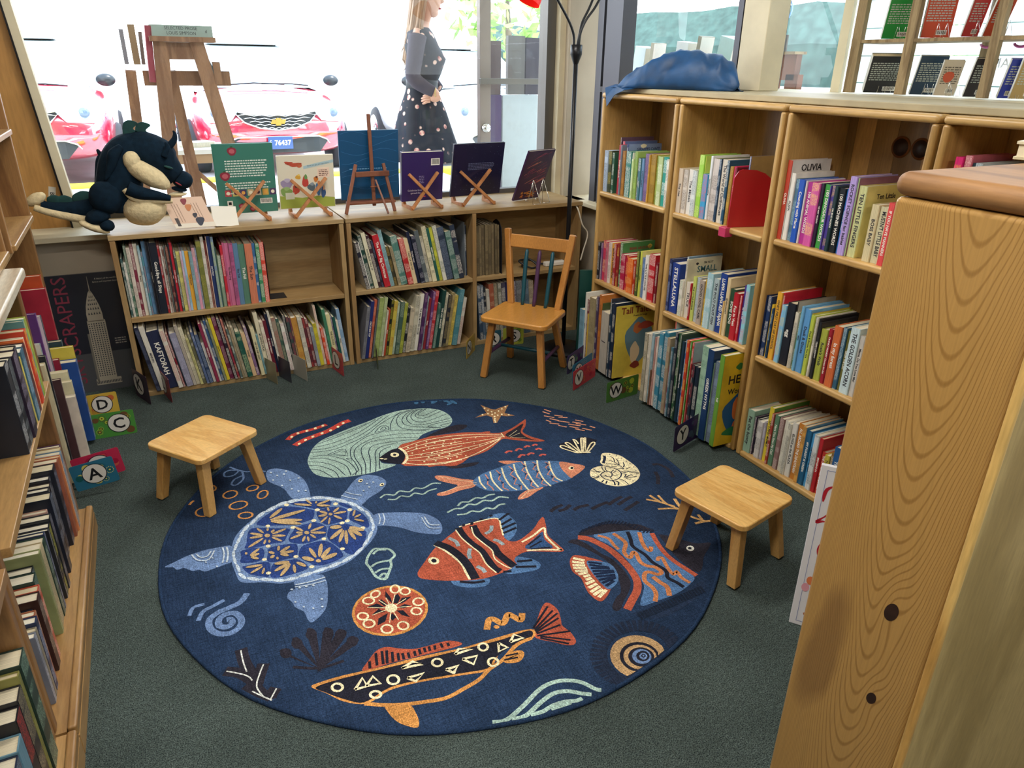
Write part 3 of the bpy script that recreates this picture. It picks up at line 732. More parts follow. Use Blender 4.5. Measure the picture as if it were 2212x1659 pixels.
('s', '242c40', 4, [707,32,699,13,697,-9]),
('s', '242c40', 4, [718,23,708,1,707,-13]),
('s', '242c40', 4, [716,-25,738,-13]),
('s', '242c40', 4, [724,-32,744,-23]),
('s', '242c40', 3, [709,-51,733,-55]),
('s', '242c40', 3, [665,-34,683,-43]),
('s', '242c40', 4, [691,-54,689,-75]),
('e', 'e8dcb4', 0, [699,-36,7,-3,-7,-11]),
('e', '242c40', 0, [796,106,2,-2,-2,-3]),
('e', '242c40', 0, [818,88,2,-2,-2,-3]),
('e', '242c40', 0, [823,55,2,-2,-2,-3]),
('e', '242c40', 0, [827,26,2,-2,-2,-3]),
('e', '242c40', 0, [830,1,2,-2,-2,-2]),
('e', '242c40', 0, [828,-29,2,-2,-2,-2]),
('e', '242c40', 0, [819,-58,2,-2,-2,-2]),
('e', '242c40', 0, [806,-83,2,-2,-2,-2]),
('e', '242c40', 0, [762,-119,2,-2,-2,-2]),
]),
('blue_fish_motif', 'steel blue fish with cream bands and peach head', [
('q', 'c98468', 0, [330,255,373,242,418,214,437,199,402,196,358,210]),
('q', 'c98468', 0, [275,-46,293,-21,334,-1,385,1,404,-11,364,-26,316,-48]),
('q', 'c98468', 0, [179,151,130,192,87,236,52,255,39,246,47,213,80,174,99,148,51,130,9,128,1,113,33,100,96,110,156,112]),
('q', '4f719c', 0, [167,151,220,187,290,203,373,216,459,202,523,172,582,132,585,92,550,9,477,-4,406,-6,319,6,246,32,190,66,168,110]),
('q', 'c98468', 0, [566,142,608,107,644,65,604,33,558,12,542,7,541,50,545,92]),
('e', 'e8dcb4', 0, [584,75,11,-5,-8,-13]),
('e', '22232e', 0, [587,75,6,-3,-5,-8]),
('s', 'e8dcb4', 7, [526,164,503,105,488,38,499,0]),
('s', 'e8dcb4', 7, [484,193,455,127,437,50,437,-14]),
('s', 'e8dcb4', 7, [432,208,406,137,391,59,388,0]),
('s', 'e8dcb4', 7, [379,206,356,136,345,57,342,-5]),
('s', 'e8dcb4', 7, [319,200,298,126,290,59,301,18]),
('s', 'e8dcb4', 7, [262,191,243,128,241,71,245,35]),
('s', 'e8dcb4', 7, [205,175,191,129,192,76]),
('l', 'c98468', 5, [507,167,517,143,487,125,495,96,468,72,486,45,465,25,477,1]),
('l', 'c98468', 5, [458,189,465,163,434,136,445,107,416,71,434,45,411,20,426,-4]),
('l', 'c98468', 5, [416,209,416,170,387,146,395,111,370,81,386,50,366,24,374,3]),
('l', 'c98468', 5, [352,200,356,160,328,136,337,96,310,62,331,40,317,13]),
('l', 'c98468', 5, [290,191,292,153,268,122,274,90,258,57,270,29]),
('l', 'c98468', 5, [235,180,232,145,212,107,218,75,215,54]),
('p', '233a5c', 0, [509,162,515,143,499,136]),
('p', '233a5c', 0, [492,118,498,101,482,93]),
('p', '233a5c', 0, [478,63,484,46,469,39]),
('p', '233a5c', 0, [460,181,466,162,450,155]),
('p', '233a5c', 0, [441,123,447,106,432,98]),
('p', '233a5c', 0, [429,62,435,45,420,38]),
('p', '233a5c', 0, [413,187,420,168,404,161]),
('p', '233a5c', 0, [390,128,396,111,381,103]),
('p', '233a5c', 0, [380,66,387,49,372,42]),
('p', '233a5c', 0, [350,178,357,160,342,152]),
('p', '233a5c', 0, [329,114,335,97,320,90]),
('p', '233a5c', 0, [325,57,332,40,317,33]),
('p', '233a5c', 0, [288,167,294,150,280,142]),
('p', '233a5c', 0, [271,105,278,88,263,81]),
('p', '233a5c', 0, [227,150,234,132,219,125]),
('l', 'e8dcb4', 2, [178,134,102,199,54,245]),
('l', 'e8dcb4', 2, [174,125,88,136,19,123]),
('l', 'e8dcb4', 2, [289,-41,334,-12,386,-8]),
]),
('wave_motif', 'pale green wavy lines', [
('s', '9bb5ac', 8, [-208,190,-181,205,-152,188,-124,206,-91,185,-62,202,-33,187,14,205,44,191]),
('s', '9bb5ac', 8, [-184,168,-157,156,-130,170,-103,152,-75,167,-48,146,-20,160,16,162]),
('s', '9bb5ac', 9, [44,11,68,29,93,20,128,34,153,22,180,31,208,27]),
('s', '9bb5ac', 9, [-8,-13,27,-2,52,-10,87,5,110,-9,150,4,178,-11,214,2,246,-19]),
('s', '9bb5ac', 9, [19,-43,52,-51,78,-43,105,-59,139,-48,160,-64,190,-49,215,-52]),
]),
('banded_fish_motif', 'rust red fish with black bands', [
('q', '4f719c', 0, [109,-113,181,-106,198,-164,188,-208,156,-250,111,-274,95,-240]),
('q', '4f719c', 0, [91,-360,148,-395,163,-436,137,-456,88,-449,44,-436,36,-408]),
('q', '4f719c', 0, [-139,-384,-83,-402,-26,-430,-48,-457,-96,-446,-137,-415]),
('q', 'a8543f', 0, [-227,-301,-196,-267,-140,-210,-96,-177,-27,-136,28,-119,94,-121,146,-125,137,-175,120,-233,121,-265,140,-283,176,-277,239,-242,282,-204,305,-194,288,-246,266,-301,272,-367,269,-406,205,-378,153,-354,112,-361,93,-378,89,-401,53,-416,-1,-423,-59,-419,-135,-390,-191,-360,-228,-331]),
('s', 'e8dcb4', 8, [-124,-182,-104,-222,-88,-272,-78,-323,-82,-369,-84,-407]),
('s', '22232e', 30, [-116,-172,-86,-217,-68,-273,-61,-330,-64,-385,-66,-412]),
('s', '22232e', 26, [-8,-122,-10,-172,-2,-230,12,-281,12,-340,14,-390,25,-411]),
('s', 'e8dcb4', 5, [-22,-129,-21,-185,-9,-245,2,-293,-2,-358,9,-412]),
('s', '22232e', 28, [45,-132,39,-195,49,-245,61,-277,58,-319,67,-366,78,-408]),
('s', 'e8dcb4', 5, [37,-138,26,-189,37,-248,47,-297,36,-343,50,-391,65,-414]),
('s', 'e8dcb4', 6, [-4,-118,74,-116,145,-128,132,-191,120,-233]),
('s', 'e8dcb4', 8, [162,-298,219,-279,275,-254,256,-306,262,-385,267,-396,210,-369,156,-348]),
('q', '33507a', 0, [162,-325,216,-296,258,-274,243,-318,246,-373,191,-354,164,-343]),
('s', '22232e', 7, [175,-322,242,-290]),
('s', '22232e', 7, [172,-338,230,-321]),
('s', '22232e', 7, [172,-347,238,-367]),
('s', '8f9fa6', 14, [-63,-166,-48,-195,-50,-225]),
('s', '8f9fa6', 14, [-18,-254,-34,-281,-40,-307]),
('s', '8f9fa6', 14, [107,-161,92,-187,65,-198]),
('s', '8f9fa6', 14, [78,-241,91,-260,96,-285]),
('s', '8f9fa6', 14, [-36,-354,-25,-376,-24,-396]),
('e', 'e8dcb4', 0, [-157,-265,16,-11,-8,-18]),
('e', '22232e', 0, [-156,-265,8,-5,-4,-10]),
('s', '22232e', 11, [147,-141,200,-115]),
('s', '22232e', 11, [141,-172,193,-152]),
('s', '22232e', 11, [132,-196,195,-183]),
('s', '22232e', 11, [126,-222,184,-211]),
('s', '22232e', 11, [98,-389,148,-404]),
('s', '22232e', 11, [80,-413,145,-440]),
('s', '22232e', 11, [32,-418,58,-427]),
('s', '22232e', 11, [11,-121,19,-110]),
('s', '22232e', 11, [42,-126,51,-111]),
('s', '22232e', 11, [82,-110,95,-106]),
('s', '22232e', 11, [124,-105,137,-101]),
('s', '22232e', 11, [-118,-403,-79,-427,-43,-435]),
]),
('dark_stroke_motif', 'faint dark brush strokes', [
('s', '2c2a33', 16, [346,-173,379,-157,412,-152]),
('s', '2c2a33', 16, [377,-182,407,-181,439,-164]),
('s', '2c2a33', 16, [432,-201,463,-191,504,-195]),
('s', '2c2a33', 16, [498,-224,543,-213,582,-210]),
('s', '2c2a33', 16, [572,-226,622,-207,653,-200]),
('s', '2c2a33', 16, [606,-242,657,-223,688,-216]),
('s', '2c2a33', 16, [608,-285,659,-267,692,-256]),
('s', '2c2a33', 16, [888,-98,871,-140,838,-184]),
('s', '2c2a33', 16, [951,-90,946,-125,928,-166]),
('s', '2c2a33', 16, [912,-46,937,-52,951,-90]),
]),
('splash_motif', 'dim teal splash', [
('e', '3d6488', 0, [291,927,19,6,-3,-14]),
('e', '3d6488', 0, [325,939,10,-11,-6,-12]),
('e', '3d6488', 0, [351,909,14,-20,-6,-11]),
('e', '3d6488', 0, [379,887,9,-27,-7,-11]),
('e', '3d6488', 0, [353,876,17,5,-2,-11]),
('e', '3d6488', 0, [207,957,10,-5,-6,-18]),
('e', '3d6488', 0, [242,955,10,-5,-7,-18]),
('e', '3d6488', 0, [288,941,10,-5,-7,-18]),
]),
('coral_motif', 'tan branching coral', [
('s', 'c49a63', 11, [728,-256,761,-288,785,-326,803,-371,804,-402,822,-445,847,-477]),
('s', 'c49a63', 11, [758,-237,766,-290]),
('s', 'c49a63', 10, [788,-251,781,-313,799,-342]),
('s', 'c49a63', 13, [832,-299,819,-342,810,-395]),
('s', 'c49a63', 10, [729,-331,780,-350,808,-373]),
('s', 'c49a63', 10, [756,-410,785,-418]),
('s', 'c49a63', 12, [796,-468,833,-471,860,-478]),
('s', 'c49a63', 10, [844,-426,837,-458]),
]),
('angelfish_motif', 'blue angelfish with orange squiggles and striped fin', [
('q', '4f719c', 0, [418,-368,478,-380,537,-396,604,-425,612,-448,595,-509,578,-586,584,-656,594,-711,554,-736,489,-753,412,-755,351,-750,407,-689,424,-653,436,-591,443,-523,436,-445,416,-399]),
('q', '2c2a33', 0, [323,-361,346,-366,367,-407,383,-475,399,-512,402,-570,395,-622,377,-657,347,-686,316,-709,282,-738,264,-735,268,-715,302,-686,333,-667,362,-606,375,-548,374,-500,356,-447,334,-397,311,-370]),
('q', '2c2a33', 0, [632,-468,670,-502,697,-541,724,-569,768,-584,747,-605,693,-640,648,-686,620,-696,609,-667,607,-619,610,-571,621,-521]),
('q', '2c2a33', 0, [366,-344,415,-329,479,-326,535,-346,599,-382,622,-420,623,-442,538,-394,448,-374,384,-358]),
('q', '243148', 0, [314,-769,394,-779,467,-780,541,-752,604,-738,588,-770,515,-803,422,-823,364,-820,322,-796]),
('s', 'a8543f', 26, [357,-358,385,-379,406,-420,421,-468,426,-524,424,-590,410,-646,382,-686,342,-717,302,-747]),
('s', 'a8543f', 18, [614,-449,595,-509,584,-569,586,-619,596,-666,605,-709]),
('s', '22232e', 14, [539,-403,522,-448,505,-487,516,-542,515,-590,528,-643,512,-677,523,-709,529,-738]),
('s', 'c07a4e', 12, [428,-378,452,-410,449,-451,450,-479]),
('s', 'c07a4e', 15, [485,-391,493,-430,492,-461,459,-500,458,-535,486,-514,491,-526,478,-568,485,-595,507,-615,511,-644,491,-649,474,-627,455,-627,433,-658,436,-694,428,-725,403,-754]),
('s', 'c07a4e', 15, [575,-426,552,-473,540,-514,547,-532,563,-514]),
('s', 'c07a4e', 13, [535,-590,548,-577,558,-586,543,-636,539,-672,559,-663,553,-696,562,-729]),
('s', 'c07a4e', 17, [469,-652,474,-685,480,-715,461,-752]),
('e', 'dcdcd0', 0, [682,-581,11,-8,-11,-12]),
('e', '22232e', 0, [681,-580,5,-4,-5,-5]),
('q', 'a8543f', 0, [260,-466,284,-443,304,-448,334,-476,363,-512,344,-507,315,-487,302,-533,295,-584,297,-629,312,-640,277,-670,248,-681,236,-659,234,-624,244,-582,250,-553,242,-514]),
('q', '4f719c', 0, [315,-489,368,-519,380,-550,371,-592,350,-623,316,-642,298,-638,296,-593,298,-544]),
('s', 'e8dcb4', 12, [281,-454,309,-482]),
('s', 'e8dcb4', 12, [267,-469,301,-494]),
('s', 'e8dcb4', 12, [259,-486,297,-506]),
('s', 'e8dcb4', 12, [254,-500,295,-520]),
('s', 'e8dcb4', 12, [251,-518,291,-532]),
('s', 'e8dcb4', 12, [252,-536,286,-541]),
('s', 'e8dcb4', 12, [261,-554,285,-556]),
('s', 'e8dcb4', 12, [259,-571,283,-571]),
('s', 'e8dcb4', 12, [249,-589,284,-585]),
('s', 'e8dcb4', 12, [246,-609,283,-603]),
('s', 'e8dcb4', 12, [242,-630,284,-618]),
('s', 'e8dcb4', 12, [243,-646,285,-634]),
('s', 'e8dcb4', 12, [252,-662,294,-642]),
('s', '1e2a44', 11, [316,-495,352,-523]),
('s', '1e2a44', 11, [311,-509,364,-550]),
('s', '1e2a44', 11, [307,-526,364,-555]),
('s', '1e2a44', 11, [303,-542,369,-571]),
('s', '1e2a44', 11, [299,-558,368,-577]),
('s', '1e2a44', 11, [299,-572,362,-591]),
('s', '1e2a44', 11, [298,-590,357,-599]),
('s', '1e2a44', 11, [299,-608,354,-603]),
('s', '1e2a44', 11, [302,-626,341,-614]),
('l', '1f2638', 6, [376,-338,400,-324]),
('l', '1f2638', 6, [392,-336,415,-322]),
('l', '1f2638', 6, [408,-333,431,-319]),
('l', '1f2638', 6, [423,-331,447,-318]),
('l', '1f2638', 6, [438,-330,462,-316]),
('l', '1f2638', 6, [453,-330,477,-316]),
('l', '1f2638', 6, [466,-330,491,-316]),
('l', '1f2638', 6, [480,-332,504,-318]),
('l', '1f2638', 6, [493,-334,517,-320]),
('l', '1f2638', 6, [505,-338,530,-324]),
('l', '1f2638', 6, [516,-343,541,-329]),
('l', '1f2638', 6, [527,-350,552,-336]),
('l', '1f2638', 6, [536,-357,561,-344]),
('l', '1f2638', 6, [545,-366,570,-352]),
('l', '1f2638', 6, [553,-376,578,-362]),
('l', '1f2638', 6, [560,-386,586,-373]),
('l', '1f2638', 6, [567,-398,592,-385]),
('l', '1f2638', 6, [573,-410,598,-397]),
('l', '1f2638', 6, [579,-422,604,-409]),
('l', '1f2638', 6, [585,-434,610,-422]),
('l', '1f2638', 6, [596,-440,621,-428]),
('l', '1f2638', 6, [607,-446,632,-433]),
('l', '1b2434', 8, [321,-776,318,-806]),
('l', '1b2434', 8, [332,-775,329,-805]),
('l', '1b2434', 8, [343,-774,339,-804]),
('l', '1b2434', 8, [353,-774,350,-803]),
('l', '1b2434', 8, [364,-773,360,-803]),
('l', '1b2434', 8, [375,-772,371,-802]),
('l', '1b2434', 8, [386,-771,382,-801]),
('l', '1b2434', 8, [397,-770,392,-800]),
('l', '1b2434', 8, [408,-770,404,-800]),
('l', '1b2434', 8, [419,-769,414,-799]),
('l', '1b2434', 8, [430,-768,426,-798]),
('l', '1b2434', 8, [441,-767,437,-797]),
('l', '1b2434', 8, [452,-766,448,-797]),
('l', '1b2434', 8, [464,-766,459,-796]),
('l', '1b2434', 8, [475,-765,470,-795]),
('l', '1b2434', 8, [486,-764,481,-794]),
('l', '1b2434', 8, [498,-763,492,-794]),
('l', '1b2434', 8, [509,-762,504,-793]),
('l', '1b2434', 8, [520,-761,515,-792]),
('l', '1b2434', 8, [532,-760,526,-791]),
('l', '1b2434', 8, [544,-759,538,-790]),
('l', '1b2434', 8, [555,-759,549,-790]),
('l', '1b2434', 8, [567,-758,561,-789]),
('l', '1b2434', 8, [579,-757,573,-788]),
]),
('conch_motif', 'pale green outlined conch', [
('s', '9bb5ac', 9, [-368,-184,-353,-149,-323,-116,-304,-122,-275,-138,-267,-178,-288,-199,-294,-226,-314,-261,-330,-286,-345,-281,-358,-259,-362,-214,-367,-184]),
('s', '9bb5ac', 9, [-333,-142,-311,-127,-284,-137]),
('s', '9bb5ac', 9, [-357,-206,-331,-194,-288,-199]),
('s', '9bb5ac', 9, [-354,-242,-331,-233,-304,-241]),
('s', '9bb5ac', 9, [-347,-269,-332,-257,-324,-266,-332,-283,-345,-279]),
]),
('ring_motif', 'orange rings beside the turtle', [
('r', 'c48a4c', 9, [-728,460,26,2,0,-27]),
('r', 'c48a4c', 9, [-643,472,22,2,0,-20]),
('r', 'c48a4c', 9, [-614,407,20,13,3,-25]),
('r', 'c48a4c', 9, [-709,368,32,-1,-1,-27]),
('r', 'c48a4c', 9, [-694,286,24,-6,-2,-21]),
('r', 'c48a4c', 9, [-830,375,29,-3,0,-32]),
('r', 'c48a4c', 9, [-797,539,24,-6,-1,-28]),
('s', 'c48a4c', 10, [-880,450,-870,461,-859,472]),
]),
('ribbon_motif', 'pale blue looping ribbon', [
('s', '667fa8', 8, [-576,582,-611,608,-643,610,-672,636,-705,682]),
('s', '667fa8', 8, [-672,636,-698,605,-729,608,-731,639,-708,653,-677,639]),
('s', '667fa8', 8, [-663,620,-666,561,-697,523,-714,536,-699,570,-668,586]),
]),
('spiral_motif', 'pale blue curling wave', [
('s', '667fa8', 12, [-922,-201,-908,-167,-876,-165]),
('s', '667fa8', 14, [-899,-235,-883,-199,-854,-186,-818,-171]),
('s', '667fa8', 20, [-749,-168,-774,-202,-808,-214,-841,-222,-869,-246,-869,-288,-848,-320,-814,-330,-788,-310,-782,-280,-796,-247,-824,-241,-843,-258,-844,-284,-826,-299,-809,-290,-811,-270,-822,-268]),
]),
('fan_shell_motif', 'dark fan shell', [
('q', '2c2a33', 0, [-614,-579,-698,-476,-683,-462,-674,-496,-610,-581]),
('q', '2c2a33', 0, [-614,-579,-660,-446,-644,-432,-635,-467,-610,-581]),
('q', '2c2a33', 0, [-614,-579,-616,-426,-599,-412,-591,-448,-610,-581]),
('q', '2c2a33', 0, [-614,-579,-572,-444,-554,-430,-546,-466,-610,-581]),
('q', '2c2a33', 0, [-614,-579,-540,-466,-522,-452,-514,-487,-610,-581]),
('q', '2c2a33', 0, [-614,-579,-516,-508,-498,-495,-491,-529,-610,-581]),
('e', '2c2a33', 0, [-686,-482,15,-7,-4,-20]),
('e', '2c2a33', 0, [-650,-457,15,-7,-4,-21]),
('e', '2c2a33', 0, [-605,-438,15,-7,-5,-21]),
('e', '2c2a33', 0, [-560,-456,15,-7,-5,-21]),
('e', '2c2a33', 0, [-528,-475,15,-7,-5,-21]),
('e', '2c2a33', 0, [-504,-517,15,-7,-5,-21]),
('s', '2c2a33', 10, [-678,-543,-613,-578,-544,-581]),
]),
('branch_motif', 'dark branch with thin white veins', [
('s', '2c2a33', 34, [-799,-410,-797,-464,-786,-525,-780,-581,-767,-633]),
('s', '2c2a33', 34, [-850,-478,-813,-504,-786,-546]),
('s', '2c2a33', 34, [-749,-495,-766,-534,-778,-566]),
('s', '2c2a33', 34, [-733,-598,-751,-621,-763,-640]),
('s', '2c2a33', 34, [-820,-564,-794,-600,-764,-640]),
('s', 'cfd3cf', 4, [-800,-416,-800,-462,-796,-506]),
('s', 'cfd3cf', 4, [-846,-480,-813,-506,-794,-526,-787,-545]),
('s', 'cfd3cf', 4, [-750,-498,-765,-529,-779,-571,-773,-618]),
('s', 'cfd3cf', 4, [-732,-601,-757,-636]),
('s', 'cfd3cf', 4, [-807,-594,-781,-614,-762,-647]),
]),
('flower_disc_motif', 'rust disc with black petals and cream rings', [
('e', 'c48a4c', 0, [-363,-434,113,-27,-24,-112]),
('e', 'a8543f', 0, [-363,-434,105,-25,-22,-102]),
('r', 'e8dcb4', 8, [-384,-345,15,2,-1,-15]),
('r', 'e8dcb4', 8, [-412,-366,16,-7,-4,-15]),
('r', 'e8dcb4', 8, [-320,-348,13,-6,-6,-18]),
('r', 'e8dcb4', 8, [-294,-372,14,-6,-5,-16]),
('r', 'e8dcb4', 8, [-272,-437,15,-7,-6,-16]),
('r', 'e8dcb4', 8, [-292,-475,14,-7,-5,-15]),
('r', 'e8dcb4', 8, [-447,-427,14,-7,-4,-15]),
('r', 'e8dcb4', 8, [-439,-466,15,-7,-5,-16]),
('r', 'e8dcb4', 8, [-397,-511,15,-7,-5,-17]),
('r', 'e8dcb4', 8, [-349,-518,14,-7,-5,-16]),
('p', '22232e', 0, [-349,-410,-359,-370,-351,-344,-345,-383]),
('p', '22232e', 0, [-345,-412,-335,-381,-319,-374,-318,-396,-333,-417]),
('p', '22232e', 0, [-335,-423,-314,-398,-284,-405,-312,-420]),
('p', '22232e', 0, [-339,-435,-315,-429,-298,-445,-325,-446]),
('p', '22232e', 0, [-347,-446,-328,-454,-318,-493,-338,-473]),
('p', '22232e', 0, [-362,-452,-356,-475,-372,-484,-375,-466]),
('p', '22232e', 0, [-374,-446,-392,-478,-418,-485,-407,-457]),
('p', '22232e', 0, [-380,-437,-400,-434,-422,-434,-395,-416]),
('p', '22232e', 0, [-374,-419,-392,-390,-423,-392,-399,-413]),
('p', '22232e', 0, [-362,-410,-374,-377,-385,-382,-376,-411]),
('e', 'e8dcb4', 0, [-358,-429,17,-8,-6,-19]),
('l', 'e8dcb4', 3, [-358,-429,-359,-377]),
('l', 'e8dcb4', 3, [-358,-429,-328,-373]),
('l', 'e8dcb4', 3, [-358,-429,-303,-407]),
('l', 'e8dcb4', 3, [-358,-429,-298,-448]),
('l', 'e8dcb4', 3, [-358,-429,-354,-489]),
('l', 'e8dcb4', 3, [-358,-429,-382,-489]),
('l', 'e8dcb4', 3, [-358,-429,-420,-435]),
('l', 'e8dcb4', 3, [-358,-429,-424,-395]),
('l', 'e8dcb4', 3, [-358,-429,-383,-376]),
]),
('trout_motif', 'long black fish with cream rings and triangles', [
('q', 'a8543f', 0, [-506,-642,-480,-608,-449,-582,-420,-581,-389,-602,-354,-621,-314,-628,-272,-630,-241,-638,-222,-666,-345,-655,-424,-646]),
('q', 'c48a4c', 0, [-185,-788,-144,-774,-109,-755,-82,-756,-70,-768,-80,-786,-102,-796,-132,-786,-147,-772]),
('q', 'a8543f', 0, [-2,-701,30,-664,65,-626,87,-612,100,-625,105,-659,92,-700,84,-722,92,-758,89,-794,73,-805,51,-795,28,-772,-12,-734]),
('q', 'c48a4c', 0, [-484,-778,-484,-812,-472,-846,-451,-871,-434,-886,-423,-870,-421,-838,-429,-806]),
('q', 'c48a4c', 0, [-647,-636,-621,-630,-558,-633,-464,-647,-385,-653,-307,-664,-222,-678,-141,-682,-10,-694,-20,-731,-122,-737,-188,-786,-266,-772,-377,-746,-460,-738,-526,-755,-580,-722,-616,-674]),
('q', '22232e', 0, [-635,-642,-560,-643,-466,-655,-370,-667,-270,-679,-188,-688,-103,-697,-16,-698,-24,-726,-94,-733,-157,-756,-190,-780,-263,-765,-375,-739,-458,-729,-531,-748,-575,-717,-616,-672]),
('s', 'c48a4c', 12, [-533,-752,-485,-780,-435,-801,-383,-816,-332,-827,-280,-819,-227,-807,-188,-786,-138,-770,-76,-735,-24,-729]),
('s', '22232e', 6, [-124,-760,-87,-766]),
('s', '22232e', 6, [-134,-772,-94,-780]),
('l', '22232e', 7, [-1,-695,85,-629]),
('l', '22232e', 7, [0,-702,90,-652]),
('l', '22232e', 7, [-1,-708,97,-669]),
('l', '22232e', 7, [-2,-714,90,-689]),
('l', '22232e', 7, [-2,-720,80,-717]),
('l', '22232e', 7, [-5,-728,94,-753]),
('l', '22232e', 7, [2,-734,76,-785]),
('l', '22232e', 7, [-1,-740,64,-796]),
('l', '22232e', 8, [-480,-614,-486,-640]),
('l', '22232e', 8, [-455,-591,-465,-638]),
('l', '22232e', 8, [-437,-591,-448,-641]),
('l', '22232e', 8, [-424,-594,-437,-643]),
('l', '22232e', 8, [-411,-606,-421,-645]),
('l', '22232e', 8, [-398,-618,-404,-647]),
('l', '22232e', 8, [-386,-624,-390,-648]),
('l', '22232e', 8, [-371,-628,-374,-650]),
('l', '22232e', 8, [-353,-631,-356,-650]),
('l', '22232e', 8, [-338,-629,-341,-651]),
('l', '22232e', 8, [-323,-630,-326,-649]),
('l', '22232e', 8, [-309,-631,-312,-650]),
('l', '22232e', 8, [-293,-635,-297,-651]),
('l', '22232e', 8, [-274,-635,-275,-653]),
('l', '22232e', 8, [-255,-641,-256,-655]),
('r', 'e8dcb4', 9, [-584,-668,13,-6,-3,-13]),
('r', 'e8dcb4', 9, [-440,-707,14,-7,-5,-15]),
('r', 'e8dcb4', 9, [-309,-700,13,-6,-5,-13]),
('r', 'e8dcb4', 9, [-498,-736,13,-6,-3,-11]),
('r', 'e8dcb4', 9, [-168,-701,12,-6,-6,-13]),
('r', 'e8dcb4', 9, [-166,-766,13,-6,-6,-14]),
('l', 'e8dcb4', 9, [-543,-696,-514,-665,-510,-699,-543,-696]),
('l', 'e8dcb4', 9, [-513,-697,-487,-672,-475,-705,-513,-697]),
('l', 'e8dcb4', 9, [-403,-718,-356,-721,-386,-739,-403,-718]),
('l', 'e8dcb4', 9, [-406,-678,-370,-667,-348,-688,-406,-678]),
('l', 'e8dcb4', 9, [-294,-736,-264,-737,-280,-757,-294,-736]),
('l', 'e8dcb4', 9, [-240,-719,-197,-725,-219,-750,-240,-719]),
('l', 'e8dcb4', 9, [-296,-735,-259,-736,-284,-755,-296,-735]),
('l', 'e8dcb4', 9, [-121,-707,-105,-733,-135,-737,-121,-707]),
('l', 'e8dcb4', 9, [-88,-717,-65,-694,-46,-718,-88,-717]),
('l', 'e8dcb4', 9, [-252,-693,-235,-678,-199,-694,-252,-693]),
]),
('zigzag_motif', 'mustard zigzag', [
('s', 'c48a4c', 20, [-129,-641,-106,-606,-90,-611,-74,-638,-44,-609,-34,-621,-19,-648,-1,-622]),
('e', 'c48a4c', 0, [-98,-643,8,-4,-3,-7]),
]),
('sunburst_motif', 'tan target rings with dark rays', [
('l', '232c3f', 12, [286,-975,314,-1001]),
('l', '232c3f', 12, [275,-982,298,-1012]),
('l', '232c3f', 12, [177,-993,154,-1024]),
('l', '232c3f', 12, [166,-988,138,-1017]),
('l', '232c3f', 12, [157,-981,123,-1008]),
('l', '232c3f', 12, [148,-974,111,-997]),
('l', '232c3f', 12, [141,-966,100,-984]),
('l', '232c3f', 12, [135,-956,91,-971]),
('l', '232c3f', 12, [131,-946,84,-956]),
('l', '232c3f', 12, [129,-935,80,-940]),
('l', '232c3f', 12, [128,-924,78,-924]),
('l', '232c3f', 12, [129,-913,79,-908]),
('l', '232c3f', 12, [131,-902,83,-891]),
('l', '232c3f', 12, [136,-890,88,-874]),
('l', '232c3f', 12, [142,-880,97,-859]),
('l', '232c3f', 12, [149,-870,108,-844]),
('l', '232c3f', 12, [158,-860,121,-830]),
('l', '232c3f', 12, [169,-852,136,-817]),
('l', '232c3f', 12, [180,-845,153,-806]),
('l', '232c3f', 12, [192,-839,172,-797]),
('l', '232c3f', 12, [205,-835,191,-791]),
('l', '232c3f', 12, [219,-832,212,-787]),
('l', '232c3f', 12, [233,-831,233,-785]),
('l', '232c3f', 12, [246,-831,253,-785]),
('l', '232c3f', 12, [259,-834,274,-789]),
('l', '232c3f', 12, [272,-837,292,-795]),
('l', '232c3f', 12, [284,-843,310,-804]),
('l', '232c3f', 12, [294,-850,326,-814]),
('l', '232c3f', 12, [303,-858,340,-826]),
('l', '232c3f', 12, [310,-867,351,-841]),
('l', '232c3f', 12, [316,-878,360,-857]),
('l', '232c3f', 12, [320,-889,366,-873]),
('l', '232c3f', 12, [322,-900,369,-891]),
('l', '232c3f', 12, [321,-912,369,-908]),
('l', '232c3f', 12, [320,-923,366,-926]),
('l', '232c3f', 12, [316,-935,360,-943]),
('e', 'b09068', 0, [220,-926,61,-55,-59,-62]),
('e', '22232e', 0, [221,-928,44,-36,-40,-44]),
('e', 'b09068', 0, [222,-929,37,-30,-33,-36]),
('e', '22232e', 0, [225,-930,29,-23,-26,-28]),
('e', '667fa8', 0, [227,-929,22,-16,-19,-22]),
('e', '22232e', 0, [231,-929,15,-11,-14,-15]),
('e', '667fa8', 0, [232,-930,9,-7,-9,-10]),
('e', '22232e', 0, [233,-929,6,-3,-4,-6]),
('e', '667fa8', 0, [233,-929,3,-1,-2,-3]),
]),
('arches_motif', 'nested pale green arches', [
('s', '9bb5ac', 13, [-261,-980,-218,-963,-157,-938,-92,-908,-46,-903,-9,-914,22,-936,44,-972,58,-1009]),
('s', '9bb5ac', 13, [-210,-992,-169,-977,-108,-947,-65,-937,-28,-946,2,-969,25,-1010]),
('s', '9bb5ac', 12, [-158,-999,-121,-985,-88,-971,-52,-974,-24,-992,-5,-1012]),
('s', '9bb5ac', 11, [-100,-1007,-71,-999,-52,-1002,-40,-1010]),
]),
]
